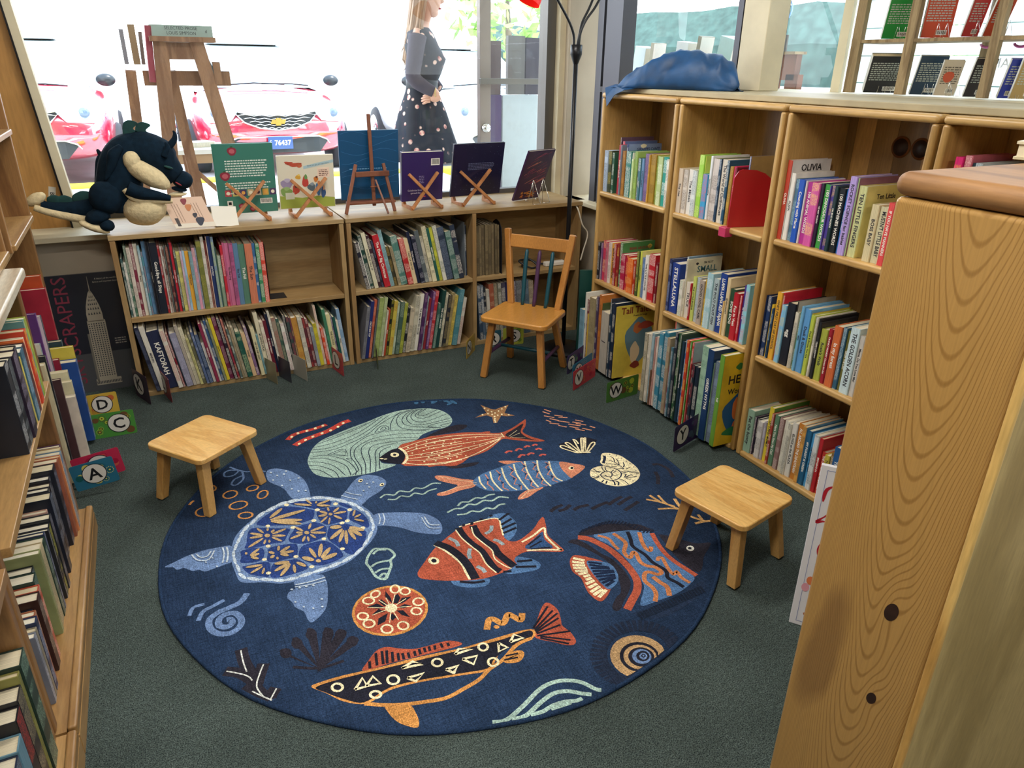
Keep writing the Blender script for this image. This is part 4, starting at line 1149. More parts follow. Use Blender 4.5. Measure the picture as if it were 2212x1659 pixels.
BOOKROWS = [
('board_book', 'books on the top shelf beside the floor lamp', 'lamp', -90, 0.9555, [
(2.155, 3.2881, 0, 0.0315, 0.205, 0.174, 'b9cbe0', '2a2a34', '', ''),
(2.1601, 3.2558, 0, 0.03, 0.204, 0.173, '39432c', 'c9b45a', '', ''),
(2.205, 3.225, 0, 0.0076, 0.272, 0.2, '6b5265', 'f0ece0', '', ''),
(2.1563, 3.2166, 0, 0.0201, 0.201, 0.171, '2f5a45', 'f0ece0', '', ''),
(2.2, 3.1957, 0, 0.0179, 0.256, 0.2, 'c0475a', 'f0ece0', '5f74a2', ''),
(2.1665, 3.1771, 0, 0.0269, 0.242, 0.2, 'b0323e', 'f0ece0', '', 'MABY-DICK'),
(2.1575, 3.1494, 0, 0.0124, 0.243, 0.2, '7a7f8c', '2a2a34', '', ''),
(2.1626, 3.1362, 0, 0.0234, 0.217, 0.185, 'b07c35', '5a3320', '', ''),
(2.1677, 3.112, 0, 0.0142, 0.25, 0.2, '24386e', 'f0ece0', '7c8fb5', ''),
(2.1588, 3.097, 0, 0.0416, 0.22, 0.187, '2f7f77', 'f0ece0', '', ''),
(2.1639, 3.0546, 0, 0.0089, 0.216, 0.184, 'e4e6dc', '2a2a34', '', ''),
(2.155, 3.0448, 0, 0.0166, 0.187, 0.159, 'b8cf8a', 'ffffff', '', ''),
(2.1601, 3.0274, 0, 0.0222, 0.223, 0.189, '9fbf62', '2a2a34', '', ''),
(2.1652, 3.0044, 0, 0.0182, 0.196, 0.167, '3f5560', 'f0ece0', '', ''),
(2.1563, 2.9853, 0, 0.0162, 0.196, 0.166, '4d7d8a', 'f0ece0', '', ''),
(2.1614, 2.9684, 0, 0.0179, 0.198, 0.168, '6d96bd', '2a2a34', '', 'FUNNY RABBIT'),
(2.1665, 2.9497, 0, 0.038, 0.222, 0.189, '8b6f9e', '2a2a34', '', ''),
(2.1575, 2.9109, 0, 0.0111, 0.221, 0.188, 'c79a3c', '2a2a34', '', ''),
(2.1626, 2.899, 0, 0.0397, 0.225, 0.191, 'a8862f', '6b4a1c', '', ''),
(2.1677, 2.8585, 0, 0.0214, 0.222, 0.189, '9fb04f', '2a2a34', '', ''),
(2.1588, 2.8363, 0, 0.0316, 0.221, 0.187, 'b7c98c', 'f2f2e0', '', ''),
(2.1639, 2.8039, 0, 0.0337, 0.222, 0.188, '2f9a8e', 'ffffff', '', ''),
(2.155, 2.7694, 0, 0.0188, 0.216, 0.184, 'e6e2d6', '444444', '', ''),
]),
('board_book', 'books on the middle shelf beside the floor lamp', 'lamp', -90, 0.4815, [
(2.155, 3.296, 0, 0.0212, 0.203, 0.172, '22252e', 'd8d8d8', '', ''),
(2.1601, 3.274, 0, 0.0144, 0.2, 0.17, '7d5a84', 'f0ece0', '', ''),
(2.1652, 3.2588, 0, 0.0369, 0.217, 0.185, 'c23a58', 'e8d0a0', '', ''),
(2.1563, 3.2211, 0, 0.0183, 0.212, 0.181, 'c87886', '2a2a34', '', ''),
(2.1614, 3.202, 0, 0.0234, 0.218, 0.185, 'e2d8d0', '7a2a3a', '', ''),
(2.1665, 3.1778, 0, 0.0304, 0.219, 0.186, 'd99a35', '2a2a34', '', 'BEAR IN SUNSHINE'),
(2.1575, 3.1466, 0, 0.0218, 0.224, 0.19, 'a83038', 'f0ece0', '', ''),
(2.1626, 3.1239, 0, 0.0196, 0.227, 0.193, '8e2e2e', 'f0c850', '', ''),
(2.1677, 3.1036, 0, 0.0244, 0.238, 0.2, '3f7a44', 'f0ece0', '4b8349', ''),
(2.1588, 3.0784, 0, 0.0389, 0.185, 0.157, 'b02248', 'f0d0d0', '', ''),
(2.1639, 3.0387, 0, 0.0256, 0.185, 0.157, 'c43040', 'f0c060', '', ''),
(2.155, 3.0122, 0, 0.0473, 0.179, 0.152, 'e0631f', 'f0b070', '', ''),
(2.1601, 2.9642, 0, 0.0163, 0.175, 0.148, 'b0341f', 'f0ece0', '', ''),
(2.1652, 2.9471, 0, 0.0086, 0.214, 0.182, 'e8e2d0', '2a2a34', '', ''),
(2.1563, 2.9377, 0, 0.0198, 0.229, 0.195, '4a5a30', 'd8c060', '', ''),
(2.1614, 2.9171, 0, 0.0159, 0.234, 0.199, 'c9cf55', '2a2a34', 'e6dd8a', 'LITTLE FUR FAMILY'),
(2.1665, 2.9004, 0, 0.0313, 0.205, 0.174, '7391c0', '22304a', '', ''),
(2.1575, 2.8684, 0, 0.0263, 0.225, 0.192, 'e6e2da', '2a2a34', '', 'THE LITTLE HOUSE'),
(2.1626, 2.8413, 0, 0.048, 0.237, 0.2, 'c02230', 'f0ece0', '', ''),
(2.1677, 2.7925, 0, 0.0167, 0.203, 0.172, '7e1f2c', 'f0ece0', '', ''),
]),
('board_book', 'books on the shelf with the red divider', 'lamp', -90, 0.9505, [
(2.155, 2.676, 0, 0.0284, 0.193, 0.164, 'd6c6b2', '2a2a34', '', 'The Hat'),
(2.1601, 2.6468, 0, 0.0296, 0.191, 0.163, 'dcd2c6', '4a4038', '', ''),
(2.1652, 2.6164, 0, 0.0338, 0.195, 0.165, 'e6e2da', '2a2a34', '', 'The Mitten'),
(2.1563, 2.5818, 0, 0.0286, 0.194, 0.164, 'dfe4e2', '56707a', '', ''),
(2.1614, 2.5524, 0, 0.0312, 0.263, 0.2, '9fd24a', 'e8f0a0', '', ''),
(2.1665, 2.5204, 0, 0.0037, 0.26, 0.2, 'c8d860', '2a2a34', '', ''),
(2.1575, 2.5159, 0, 0.0321, 0.188, 0.16, '3f9fd0', 'e85030', '', ''),
(2.1626, 2.483, 0, 0.0125, 0.265, 0.2, 'e4e8ec', '2a2a34', '', 'The Grouchy Ladybug'),
(2.1677, 2.4697, 0, 0.0443, 0.256, 0.2, 'cfc6c0', '6a5a50', '8f9a5a', ''),
(2.1588, 2.4246, 0, 0.0135, 0.259, 0.2, '24405c', 'd0d8e0', '', ''),
(2.1639, 2.4103, 0, 0.0359, 0.259, 0.2, 'd8d0c0', '2a2a34', '', 'The World of Clothmouse'),
(2.155, 2.3736, 0, 0.0152, 0.259, 0.2, '22506e', 'f0ece0', '', ''),
(2.1601, 2.3576, 0, 0.0165, 0.237, 0.2, 'c8a24a', '2a2a34', '', ''),
(2.1652, 2.3403, 0, 0.0163, 0.239, 0.2, 'c6265e', 'f0ece0', '', "BEAR'S SATURDAY"),
(2.1563, 2.3232, 0, 0.0107, 0.236, 0.2, '7a2230', 'f0ece0', '', ''),
(2.215, 2.3117, 0, 0.008, 0.279, 0.19, '3a55a0', 'f0ece0', 'b8a06a', ''),
]),
('board_book', 'books on the shelf below the red divider', 'lamp', -90, 0.4805, [
(2.155, 2.676, 0, 0.018, 0.252, 0.2, '2c3a6a', 'b0c0e0', '', ''),
(2.1601, 2.6572, 0, 0.0553, 0.239, 0.2, '24418f', 'f0ece0', '', 'STELLALUNA'),
(2.195, 2.6011, 0, 0.011, 0.274, 0.2, 'c8d6e0', '2a2a34', '8fb0c4', ''),
(2.1563, 2.5893, 0, 0.0242, 0.172, 0.146, 'e4ded2', '4a8a3a', '', ''),
(2.1614, 2.5643, 0, 0.0116, 0.273, 0.2, 'd6cfb8', '2a2a34', 'd9d2b6', ''),
(2.1665, 2.5519, 0, 0.0351, 0.172, 0.147, 'd8cfc0', '2a2a34', '', 'TRUCK'),
(2.1575, 2.516, 0, 0.0105, 0.173, 0.147, 'b02632', 'f0ece0', '', ''),
(2.1626, 2.5047, 0, 0.0201, 0.208, 0.176, 'c2cc6a', '2a2a34', '', 'THE LITTLE ENGINE'),
(2.1677, 2.4838, 0, 0.0265, 0.21, 0.178, '9aa6ac', 'e0e4e6', '', ''),
(2.1588, 2.4565, 0, 0.0319, 0.206, 0.175, 'a99b8e', '2a2a34', '', 'GOOD DOG, CARL'),
(2.1639, 2.4238, 0, 0.0171, 0.216, 0.184, 'd8b040', '2a2a34', '', ''),
(2.155, 2.4059, 0, 0.038, 0.252, 0.2, '9fc4cc', 'e8f0f0', '', ''),
(2.1601, 2.3672, 0, 0.0324, 0.236, 0.2, 'a7b8bb', '2a2a34', '', 'THE POUT POUT FISH'),
(2.1652, 2.334, 0, 0.0412, 0.267, 0.2, '1f3f8a', 'f0ece0', '', 'LLAMA LLAMA RED PAJAMA'),
(2.1563, 2.292, 0, 0.0059, 0.153, 0.13, 'e0c080', '2a2a34', '', ''),
(2.1614, 2.2853, 0, 0.0191, 0.258, 0.2, 'd8c49a', '2a2a34', '', 'SEVEN NOISY'),
(2.1665, 2.2654, 0, 0.0319, 0.216, 0.184, '2a4a34', 'f0ece0', '', 'SOME DOG'),
(2.1575, 2.2328, 0, 0.0313, 0.208, 0.177, 'b2222e', 'f0ece0', '', 'Fox in Vest'),
(2.1626, 2.2007, 0, 0.0119, 0.203, 0.172, 'c02838', 'f0ece0', '', ''),
(2.1677, 2.1881, 0, 0.0168, 0.249, 0.2, '4a2f80', 'f0ece0', '', 'My First 100'),
(2.1588, 2.1705, 0, 0.0221, 0.258, 0.2, '8fcbd8', 'e05070', '', ''),
]),
('board_book', 'books on the top shelf under the round knots', 'lamp', -90, 0.9555, [
(2.155, 2.051, 0, 0.0223, 0.291, 0.2, 'b8402c', 'f0ece0', 'dcdad6', 'OLIVIA'),
(2.1601, 2.0279, 0, 0.0197, 0.247, 0.2, 'e8e4dc', '2a2a34', '', 'OLIVIA'),
(2.1652, 2.0074, 0, 0.0228, 0.228, 0.193, '4f7288', 'a8c8d8', '', ''),
(2.1563, 1.9838, 0, 0.0258, 0.23, 0.196, '2456b8', 'f0ece0', '', 'Counting with Mama'),
(2.1614, 1.9573, 0, 0.0058, 0.228, 0.194, 'ece8e4', '2a2a34', 'e6e2e0', ''),
(2.1665, 1.9507, 0, 0.0263, 0.224, 0.19, 'b03090', 'f0ece0', '', '100 ANIMAL WORDS'),
(2.1575, 1.9236, 0, 0.0354, 0.227, 0.193, 'd058a0', 'f8e060', '', ''),
(2.1626, 1.8874, 0, 0.0133, 0.228, 0.193, '31213a', 'f0ece0', '', '100 ART WORDS'),
(2.1677, 1.8733, 0, 0.0276, 0.227, 0.193, '3f9a45', 'f0ece0', '4a3a88', '100 DINOSAUR WORDS'),
(2.1588, 1.8448, 0, 0.0043, 0.226, 0.192, '5a48a0', 'f0ece0', '', ''),
(2.1639, 1.8397, 0, 0.0185, 0.227, 0.193, '4e3f96', 'f0c850', '', ''),
(2.155, 1.8204, 0, 0.0143, 0.229, 0.194, '22383c', 'f0ece0', '', '100 BUG WORDS'),
(2.1601, 1.8054, 0, 0.0274, 0.224, 0.191, '191f24', 'f0ece0', '', '100 MACHINES WORDS'),
(2.1652, 1.7771, 0, 0.0114, 0.225, 0.191, '2a70b8', 'f0ece0', '', '100 NATURE WORDS'),
(2.1563, 1.7649, 0, 0.0272, 0.269, 0.2, 'b09ad8', '2a2a34', '', 'ROCKET SCIENCE for babies'),
(2.1614, 1.7369, 0, 0.0049, 0.265, 0.2, 'a8c890', '2a2a34', '8f6070', ''),
(2.1665, 1.7312, 0, 0.0322, 0.242, 0.2, 'c9cc94', '2a2a34', 'd9cc7c', 'TEN LITTLE FINGERS'),
(2.1626, 1.665, 0, 0.029, 0.191, 0.163, 'cfc29a', '2a2a34', '', 'BOSS BABY'),
(2.1677, 1.6352, 0, 0.0332, 0.188, 0.16, 'cbc6a2', '2a2a34', '', "MUSTN'T LITTLE BABY"),
(2.1588, 1.6011, 0, 0.0222, 0.206, 0.175, 'd84e50', 'f0ece0', '', 'IF YOU HAVE MANNERS'),
]),
('board_book', 'books on the middle shelf, round-knot bookcase', 'lamp', -90, 0.4725, [
(2.155, 2.051, 0, 0.0044, 0.254, 0.2, '1c2c50', 'f0ece0', '', ''),
(2.1601, 2.0458, 0, 0.02, 0.253, 0.2, '223a66', 'f0ece0', '', ''),
(2.1652, 2.025, 0, 0.0108, 0.222, 0.189, 'e0bc38', '2a2a34', 'e8c83c', "WHAT'S THE COLOR?"),
(2.1563, 2.0135, 0, 0.0101, 0.209, 0.177, '22405c', 'b0c8d8', '', ''),
(2.1614, 2.0026, 0, 0.0245, 0.281, 0.2, 'e0a838', '2a2a34', '', "ONE'S FIRST DAY OF SCHOOL"),
(2.1665, 1.9773, 0, 0.0098, 0.282, 0.2, 'b42838', 'f0ece0', 'c82438', ''),
(2.1575, 1.9667, 0, 0.0227, 0.239, 0.2, '7fb8d8', 'e8d060', '', ''),
(2.1626, 1.9432, 0, 0.0387, 0.255, 0.2, '1e222c', 'f0ece0', '', 'egg'),
(2.1677, 1.9037, 0, 0.0058, 0.267, 0.2, '38342e', 'f0ece0', 'b8ac98', ''),
(2.1588, 1.8971, 0, 0.0165, 0.229, 0.194, 'cfc8b4', '2a2a34', '', ''),
(2.1639, 1.8798, 0, 0.011, 0.233, 0.198, '4a7a4a', 'f0ece0', '', ''),
(2.155, 1.868, 0, 0.0127, 0.261, 0.2, '6fa8cc', '2a2a34', '', 'BIRDS'),
(2.1601, 1.8545, 0, 0.0293, 0.256, 0.2, '5f9bd0', '2a2a34', '77b2dc', 'Duck & Goose'),
(2.1652, 1.8245, 0, 0.0049, 0.244, 0.2, 'c9a83a', '2a2a34', '', ''),
(2.1563, 1.8188, 0, 0.0174, 0.241, 0.2, 'b5c44c', '2a2a34', '', 'Duck & Goose, You Are'),
(2.1614, 1.8006, 0, 0.0105, 0.237, 0.2, 'e8e4d4', '2a2a34', '', ''),
(2.1665, 1.7893, 0, 0.0104, 0.234, 0.199, '1c1e22', 'f0ece0', '', 'PIRATES COVES'),
(2.1575, 1.7782, 0, 0.0103, 0.224, 0.19, '26282c', 'f0ece0', '', 'HENKES A GOOD DAY'),
(2.1626, 1.7671, 0, 0.0283, 0.204, 0.173, 'a8b048', '2a2a34', '', "Rosie's Walk"),
(2.1677, 1.738, 0, 0.0062, 0.208, 0.177, 'b88a9a', '2a2a34', '', ''),
(2.1588, 1.731, 0, 0.0153, 0.214, 0.182, '9a2030', 'f0ece0', '', 'CRANKY MONKEY Chomps the Sun'),
(2.1639, 1.7148, 0, 0.0067, 0.221, 0.188, 'e0c4b0', '2a2a34', '', ''),
(2.155, 1.7073, 0, 0.0324, 0.236, 0.2, 'cc6a3a', 'f0ece0', '', 'In my forest'),
(2.1601, 1.6741, 0, 0.0174, 0.238, 0.2, '33607a', 'c8dce4', '', ''),
(2.1652, 1.656, 0, 0.0156, 0.23, 0.196, '6a6a32', 'f0ece0', '', 'GRUFF THE LAST'),
(2.1563, 1.6395, 0, 0.0375, 0.252, 0.2, 'c8dce0', '2a2a34', '', 'THE GOLDEN ACORN'),
(2.1614, 1.6012, 0, 0.02, 0.231, 0.196, 'c8c4bc', '2a2a34', '', 'Mama, Do You Love Me?'),
(2.1665, 1.5805, 0, 0.009, 0.232, 0.197, 'c08a2a', 'f0ece0', '', ''),
]),
('board_book', 'books on the lowest shelf, round-knot bookcase', 'lamp', -90, 0.0245, [
(2.155, 2.051, 0, 0.0388, 0.201, 0.171, '8fb09c', '2a2a34', '', 'Pat the bunny'),
(2.1601, 2.0114, 0, 0.0095, 0.178, 0.151, '4a3a50', 'f0ece0', '', ''),
(2.1652, 2.0011, 0, 0.0142, 0.174, 0.148, '23242c', 'f0ece0', '', ''),
(2.1563, 1.9862, 0, 0.0261, 0.171, 0.145, 'd0ccc8', '4a4a50', '', ''),
(2.1614, 1.9593, 0, 0.0125, 0.177, 0.15, 'b8b4c0', '5a5a66', '', ''),
(2.1665, 1.946, 0, 0.0229, 0.251, 0.2, 'd8c43a', '2a2a34', '5a8a3a', "LET'S FIND MOMO!"),
(2.1575, 1.9223, 0, 0.0122, 0.233, 0.198, 'a8483a', 'f0ece0', '', ''),
(2.1626, 1.9093, 0, 0.023, 0.233, 0.198, '5f8468', 'f0ece0', '', 'Have You Seen My Cat?'),
(2.1677, 1.8854, 0, 0.0056, 0.231, 0.196, 'a89890', '2a2a34', '', ''),
(2.1588, 1.879, 0, 0.0226, 0.232, 0.197, '8a6a66', 'd8c8c0', '', ''),
(2.1639, 1.8556, 0, 0.023, 0.232, 0.198, 'd8d4c4', 'a8a498', '', ''),
(2.155, 1.8318, 0, 0.0177, 0.231, 0.196, 'cfcbbb', '2a2a34', 'e6e2d6', ''),
(2.1601, 1.8133, 0, 0.0248, 0.243, 0.2, 'd6d2c8', '2a2a34', '', 'ELOISE at the PLAZA'),
(2.1652, 1.7877, 0, 0.028, 0.25, 0.2, 'c07a30', 'f0ece0', '', 'ALL ABOARD THE DINOTRAIN'),
(2.1563, 1.7589, 0, 0.017, 0.251, 0.2, 'd8a050', '2a2a34', '6fa3c4', ''),
(2.1614, 1.7411, 0, 0.0226, 0.242, 0.2, '2a6286', 'f0ece0', '', 'MY FOREST IS GREEN'),
(2.1665, 1.7177, 0, 0.0165, 0.235, 0.2, '4a96c8', '2a2a34', '', 'THE POKY LITTLE PUPPY'),
(2.1575, 1.7004, 0, 0.022, 0.242, 0.2, 'd8dcda', '2a2a34', 'e2e4e0', ''),
(2.1626, 1.6776, 0, 0.0172, 0.236, 0.2, 'b82a32', 'f0ece0', 'b0242c', 'BRINGING IN'),
(2.1677, 1.6595, 0, 0.0204, 0.186, 0.158, 'b83a2e', 'f0ece0', '', 'THE LITTLE RED CABOOSE'),
(2.1588, 1.6384, 0, 0.0212, 0.185, 0.157, 'c8b848', '2a2a34', '', 'THE FUZZY DUCKLING'),
(2.1639, 1.6164, 0, 0.0155, 0.202, 0.171, '8a6a38', 'f0ece0', '', ''),
(2.155, 1.6001, 0, 0.0313, 0.239, 0.2, '2a5a90', 'f0ece0', '', 'THE OBAMAS'),
]),
('board_book', 'books on the top shelf above the foreground cabinet', 'lamp', -90, 0.9555, [
(2.155, 1.4142, 0, 0.025, 0.369, 0.2, 'd0206c', 'f8b040', '', ''),
(2.1601, 1.3884, 0, 0.0225, 0.375, 0.2, 'b8606c', 'f0d0d0', '', ''),
(2.1652, 1.3652, 0, 0.0138, 0.356, 0.2, '1f3a44', 'f0ece0', '', 'Maisy'),
(2.1563, 1.3506, 0, 0.0198, 0.358, 0.2, 'b8c4c8', '2a2a34', '', ''),
(2.1614, 1.33, 0, 0.0154, 0.35, 0.2, 'b8b0a0', '2a2a34', '', ''),
]),
('picture_book', 'books on the floor row beside the V card', 'lamp', -90, 0.0245, [
(2.06, 3.296, 0, 0.0435, 0.296, 0.3, '7ba4b8', '5a7a88', '', ''),
(2.0651, 3.2517, 0, 0.0131, 0.399, 0.3, 'dcdcd4', '2a2a34', 'e2e0d6', 'Richard S'),
(2.0702, 3.2377, 0, 0.0222, 0.363, 0.3, '7a3a44', 'f0ece0', 'cfcabc', ''),
(2.0613, 3.2147, 0, 0.0038, 0.287, 0.3, 'c8a83a', '2a2a34', 'cfb04a', 'Fr'),
(2.0664, 3.2102, 0, 0.0531, 0.385, 0.3, 'a89a78', '787050', '', ''),
(2.0715, 3.1562, 0, 0.0195, 0.393, 0.3, '8a8062', 'f0ece0', '', ''),
(2.0625, 3.136, 0, 0.0184, 0.407, 0.3, '4a3a5a', 'd0d0d0', '', ''),
(2.0676, 3.1168, 0, 0.0233, 0.422, 0.3, 'c87a3a', '2a2a34', 'c87a3a', ''),
(2.0727, 3.0927, 0, 0.0094, 0.38, 0.3, '4a5a34', 'f0ece0', '', ''),
(2.0638, 3.0825, 0, 0.07, 0.344, 0.3, 'b8b0a4', '2a2a34', '837d72', 'J'),
(2.0689, 3.0116, 0, 0.0098, 0.428, 0.3, '2e3440', 'f0ece0', '', ''),
(2.06, 3.0011, 0, 0.017, 0.41, 0.3, '22384c', 'f0ece0', '', ''),
(2.0651, 2.9833, 0, 0.0231, 0.414, 0.3, '1e2c44', 'f0ece0', '', ''),
(2.0702, 2.9593, 0, 0.0071, 0.399, 0.3, 'c9b044', '2a2a34', 'd2bd4c', 'Tall Tales'),
]),
('picture_book', 'books on the floor row beside the Y card', 'lamp', -90, 0.0245, [
(2.05, 2.676, 0, 0.0234, 0.355, 0.3, 'b8b098', '2a2a34', '9a9480', ''),
(2.0551, 2.6518, 0, 0.0192, 0.359, 0.3, 'e0d8c8', '5a5a48', '', ''),
(2.0602, 2.6318, 0, 0.019, 0.366, 0.3, '9ab4bc', '2a2a34', '8fb0b4', ''),
(2.0513, 2.612, 0, 0.0086, 0.184, 0.3, '7a5a46', '3a2a20', '', ''),
(2.0564, 2.6025, 0, 0.007, 0.355, 0.3, 'c89a90', '2a2a34', '', ''),
(2.0615, 2.5947, 0, 0.0132, 0.36, 0.3, 'e0d8cc', 'c05040', '', ''),
(2.15, 2.5807, 0, 0.0069, 0.428, 0.3, 'd86858', '2a2a34', 'b8b4a8', ''),
(2.0576, 2.573, 0, 0.0299, 0.392, 0.3, '3f86a0', 'f0ece0', '3f86a0', ''),
(2.0627, 2.5423, 0, 0.0332, 0.404, 0.3, '2f7690', 'f0ece0', '', ''),
(2.0538, 2.5083, 0, 0.0215, 0.385, 0.3, 'a89a7c', '8a4a58', '', ''),
(2.0589, 2.486, 0, 0.0139, 0.249, 0.3, '8a3848', 'f0ece0', '', ''),
(2.05, 2.4713, 0, 0.0138, 0.351, 0.3, '4a7080', 'c8d0d0', '', ''),
(2.0551, 2.4566, 0, 0.0173, 0.427, 0.3, '2a2e3a', 'c0c0c0', '', ''),
(2.0602, 2.4385, 0, 0.0207, 0.428, 0.3, '2e5a3a', 'd8d8c0', '', ''),
(2.0513, 2.417, 0, 0.0099, 0.428, 0.3, '203a2c', 'f0ece0', '2e4438', ''),
(2.0564, 2.4063, 0, 0.0169, 0.401, 0.3, '22384a', 'f0ece0', '', 'Dinosaur Trucks'),
(2.0615, 2.3886, 0, 0.0167, 0.413, 0.3, '2f6a9a', 'f0ece0', '', ''),
(2.0525, 2.3711, 0, 0.0166, 0.419, 0.3, 'c84028', 'f0d060', '', ''),
(2.0576, 2.3537, 0, 0.0075, 0.417, 0.3, '4a9a3a', 'f0ece0', '', ''),
(2.0627, 2.3455, 0, 0.0129, 0.415, 0.3, 'c03030', 'f0ece0', '98a8ae', ''),
(2.0538, 2.3317, 0, 0.0047, 0.319, 0.3, 'b03a3a', 'e8b8a0', 'a83c3c', ''),
(2.0589, 2.3263, 0, 0.0141, 0.32, 0.3, '4a3038', 'f0ece0', '', ''),
(2.05, 2.3114, 0, 0.0147, 0.321, 0.3, '22303c', 'b04040', '', ''),
(2.0551, 2.2959, 0, 0.0225, 0.321, 0.3, '1f2a3a', 'f0ece0', '', ''),
(2.0602, 2.2726, 0, 0.045, 0.428, 0.3, '9cbda4', '5a8468', '', ''),
(2.0513, 2.2268, 0, 0.0375, 0.428, 0.3, '1f3c66', 'f0ece0', '', 'GREEK MYTHS'),
(2.0564, 2.1885, 0, 0.0055, 0.375, 0.3, '6a8a6a', 'f0ece0', '8a909e', 'D'),
(2.0615, 2.1822, 0, 0.0304, 0.386, 0.3, '7a8ca0', '2a2a34', '', ''),
(2.0525, 2.1509, 0, 0.0269, 0.428, 0.3, '6a9a3a', 'f0ece0', 'd8b428', 'HE'),
]),
('picture_book', 'books on the upper shelf below the dragon', 'poster', 0, 0.4135, [
(-0.167, 3.79, 0, 0.0091, 0.289, 0.2, '3d5a5a', 'f0ece0', '', ''),
(-0.1571, 3.7951, 0, 0.0097, 0.269, 0.2, 'e0dcd2', '303030', '', ''),
(-0.1467, 3.8002, 0, 0.0112, 0.345, 0.2, '4f7a66', 'f0ece0', '', ''),
(-0.1347, 3.7913, 0, 0.0158, 0.337, 0.2, 'd8cdc0', '6a5a50', '', ''),
(-0.1181, 3.7964, 0, 0.0122, 0.353, 0.2, '7b2b40', 'f0ece0', '', ''),
(-0.1051, 3.8015, 0, 0.0165, 0.351, 0.2, 'ded8c8', '2a2a34', '', 'Beatrix'),
(-0.0878, 3.7925, 0, 0.0105, 0.343, 0.2, '7fa0ab', 'ffffff', '', ''),
(-0.0765, 3.7976, 0, 0.0077, 0.311, 0.2, '4f8a98', 'c83848', '', ''),
(-0.068, 3.8027, 0, 0.0145, 0.36, 0.2, '5f88ad', '2a2a34', '', ''),
(-0.0527, 3.7938, 0, 0.0038, 0.36, 0.2, '3a3f4c', 'f0ece0', '', ''),
(-0.0481, 3.7989, 0, 0.0063, 0.357, 0.2, '26272e', 'f0ece0', '', 'TALES OF THE EARLY WORLD'),
(-0.041, 3.79, 0, 0.0044, 0.358, 0.2, '2a2d36', 'f0ece0', '', ''),
(-0.0358, 3.7951, 0, 0.0317, 0.35, 0.2, '1a2230', 'f0ece0', '', 'Good-Bye, all Ships'),
(-0.0033, 3.8002, 0, 0.0101, 0.335, 0.2, 'b83038', 'd0d0d0', '', ''),
(0.0075, 3.7913, 0, 0.007, 0.331, 0.2, 'cfcbc2', '6a2a2a', '', ''),
(0.0153, 3.7964, 0, 0.0079, 0.33, 0.2, '6a4a42', 'f0ece0', '', ''),
(0.0241, 3.8015, 0, 0.0061, 0.33, 0.2, '7b8a88', '3a2a2a', '', ''),
(0.0309, 3.7925, 0, 0.0117, 0.325, 0.2, '5a2a30', 'c8a080', '', ''),
(0.0435, 3.7976, 0, 0.0061, 0.338, 0.2, '283038', 'f0ece0', '', 'A YEAR IN'),
(0.0504, 3.8027, 0, 0.0118, 0.342, 0.2, 'c22a3c', 'f0ece0', '', 'CHERRY AND VINE'),
(0.063, 3.7938, 0, 0.0096, 0.308, 0.2, '3f5248', 'f0ece0', '', ''),
(0.0734, 3.7989, 0, 0.016, 0.298, 0.2, 'd8d27a', '4a3a6a', '', ''),
(0.0902, 3.79, 0, 0.0094, 0.299, 0.2, 'c9b5c6', 'c07080', '', ''),
(0.1004, 3.7951, 0, 0.0104, 0.301, 0.2, '9fc0d8', '4a7a3a', '', ''),
(0.1115, 3.8002, 0, 0.0174, 0.297, 0.2, 'e0a63c', '2a2a34', '', 'Third Grade'),
(0.1297, 3.7913, 0, 0.0146, 0.294, 0.2, '8fb0b8', '3a5a6a', '', ''),
(0.1451, 3.7964, 0, 0.0127, 0.309, 0.2, 'd89ab0', '5a9a3a', '', ''),
(0.1587, 3.8015, 0, 0.0076, 0.308, 0.2, 'a8b7c9', '2a2a34', '', ''),
(0.1671, 3.7925, 0, 0.0225, 0.341, 0.2, '6f7438', 'a8a050', '', ''),
(0.1904, 3.7976, 0, 0.0139, 0.36, 0.2, 'd8d2c6', '505050', '', ''),
(0.205, 3.8027, 0, 0.009, 0.339, 0.2, '7a3a34', 'c8a898', '', ''),
(0.2148, 3.7938, 0, 0.0035, 0.36, 0.2, 'd8b8a8', '2a2a34', '', ''),
(0.2191, 3.7989, 0, 0.0162, 0.36, 0.2, '24386a', 'f0ece0', '', 'Joy & Hope'),
(0.2361, 3.79, 0, 0.0124, 0.357, 0.2, '7d93a8', 'c8d048', '', ''),
(0.2493, 3.7951, 0, 0.0058, 0.305, 0.2, '3a5a4a', 'c8c050', '', ''),
(0.2559, 3.8002, 0, 0.0164, 0.26, 0.2, '8a9e88', 'f0f0e0', '', ''),
(0.2731, 3.7913, 0, 0.0118, 0.313, 0.2, 'c02838', 'f0d0d0', '', ''),
(0.2857, 3.7964, 0, 0.0085, 0.323, 0.2, 'b85c80', '2a2a34', '', 'The Big Dog'),
(0.295, 3.8015, 0, 0.0192, 0.319, 0.2, 'c66f93', '2a2a34', '', 'The Blue Dog'),
(0.3151, 3.7925, 0, 0.0183, 0.318, 0.2, 'b05c88', '2a2a34', '', ''),
(0.3342, 3.7976, 0, 0.0228, 0.315, 0.2, '5b7f9f', '2a2a34', '', 'The Tub'),
(0.3578, 3.8027, 0, 0.0297, 0.307, 0.2, '56806c', 'f0ece0', '', 'The Fall'),
(0.3883, 3.7938, 0, 0.0351, 0.309, 0.2, 'c87a5c', '2a2a34', '', 'The Sun'),
(0.4242, 3.7989, 0, 0.0147, 0.308, 0.2, '3c6a9a', 'f0ece0', '', ''),
(0.4397, 3.79, 0, 0.0189, 0.306, 0.2, '3f8a5c', 'f0ece0', '', ''),
(0.4593, 3.7951, 0, 0.021, 0.31, 0.2, 'd04838', 'f0ece0', '', ''),
]),
('picture_book', 'books on the lowest shelf below the dragon', 'poster', 0, 0.0265, [
(-0.1211, 3.76, -8, 0.0186, 0.345, 0.24, '262a40', '707890', '', ''),
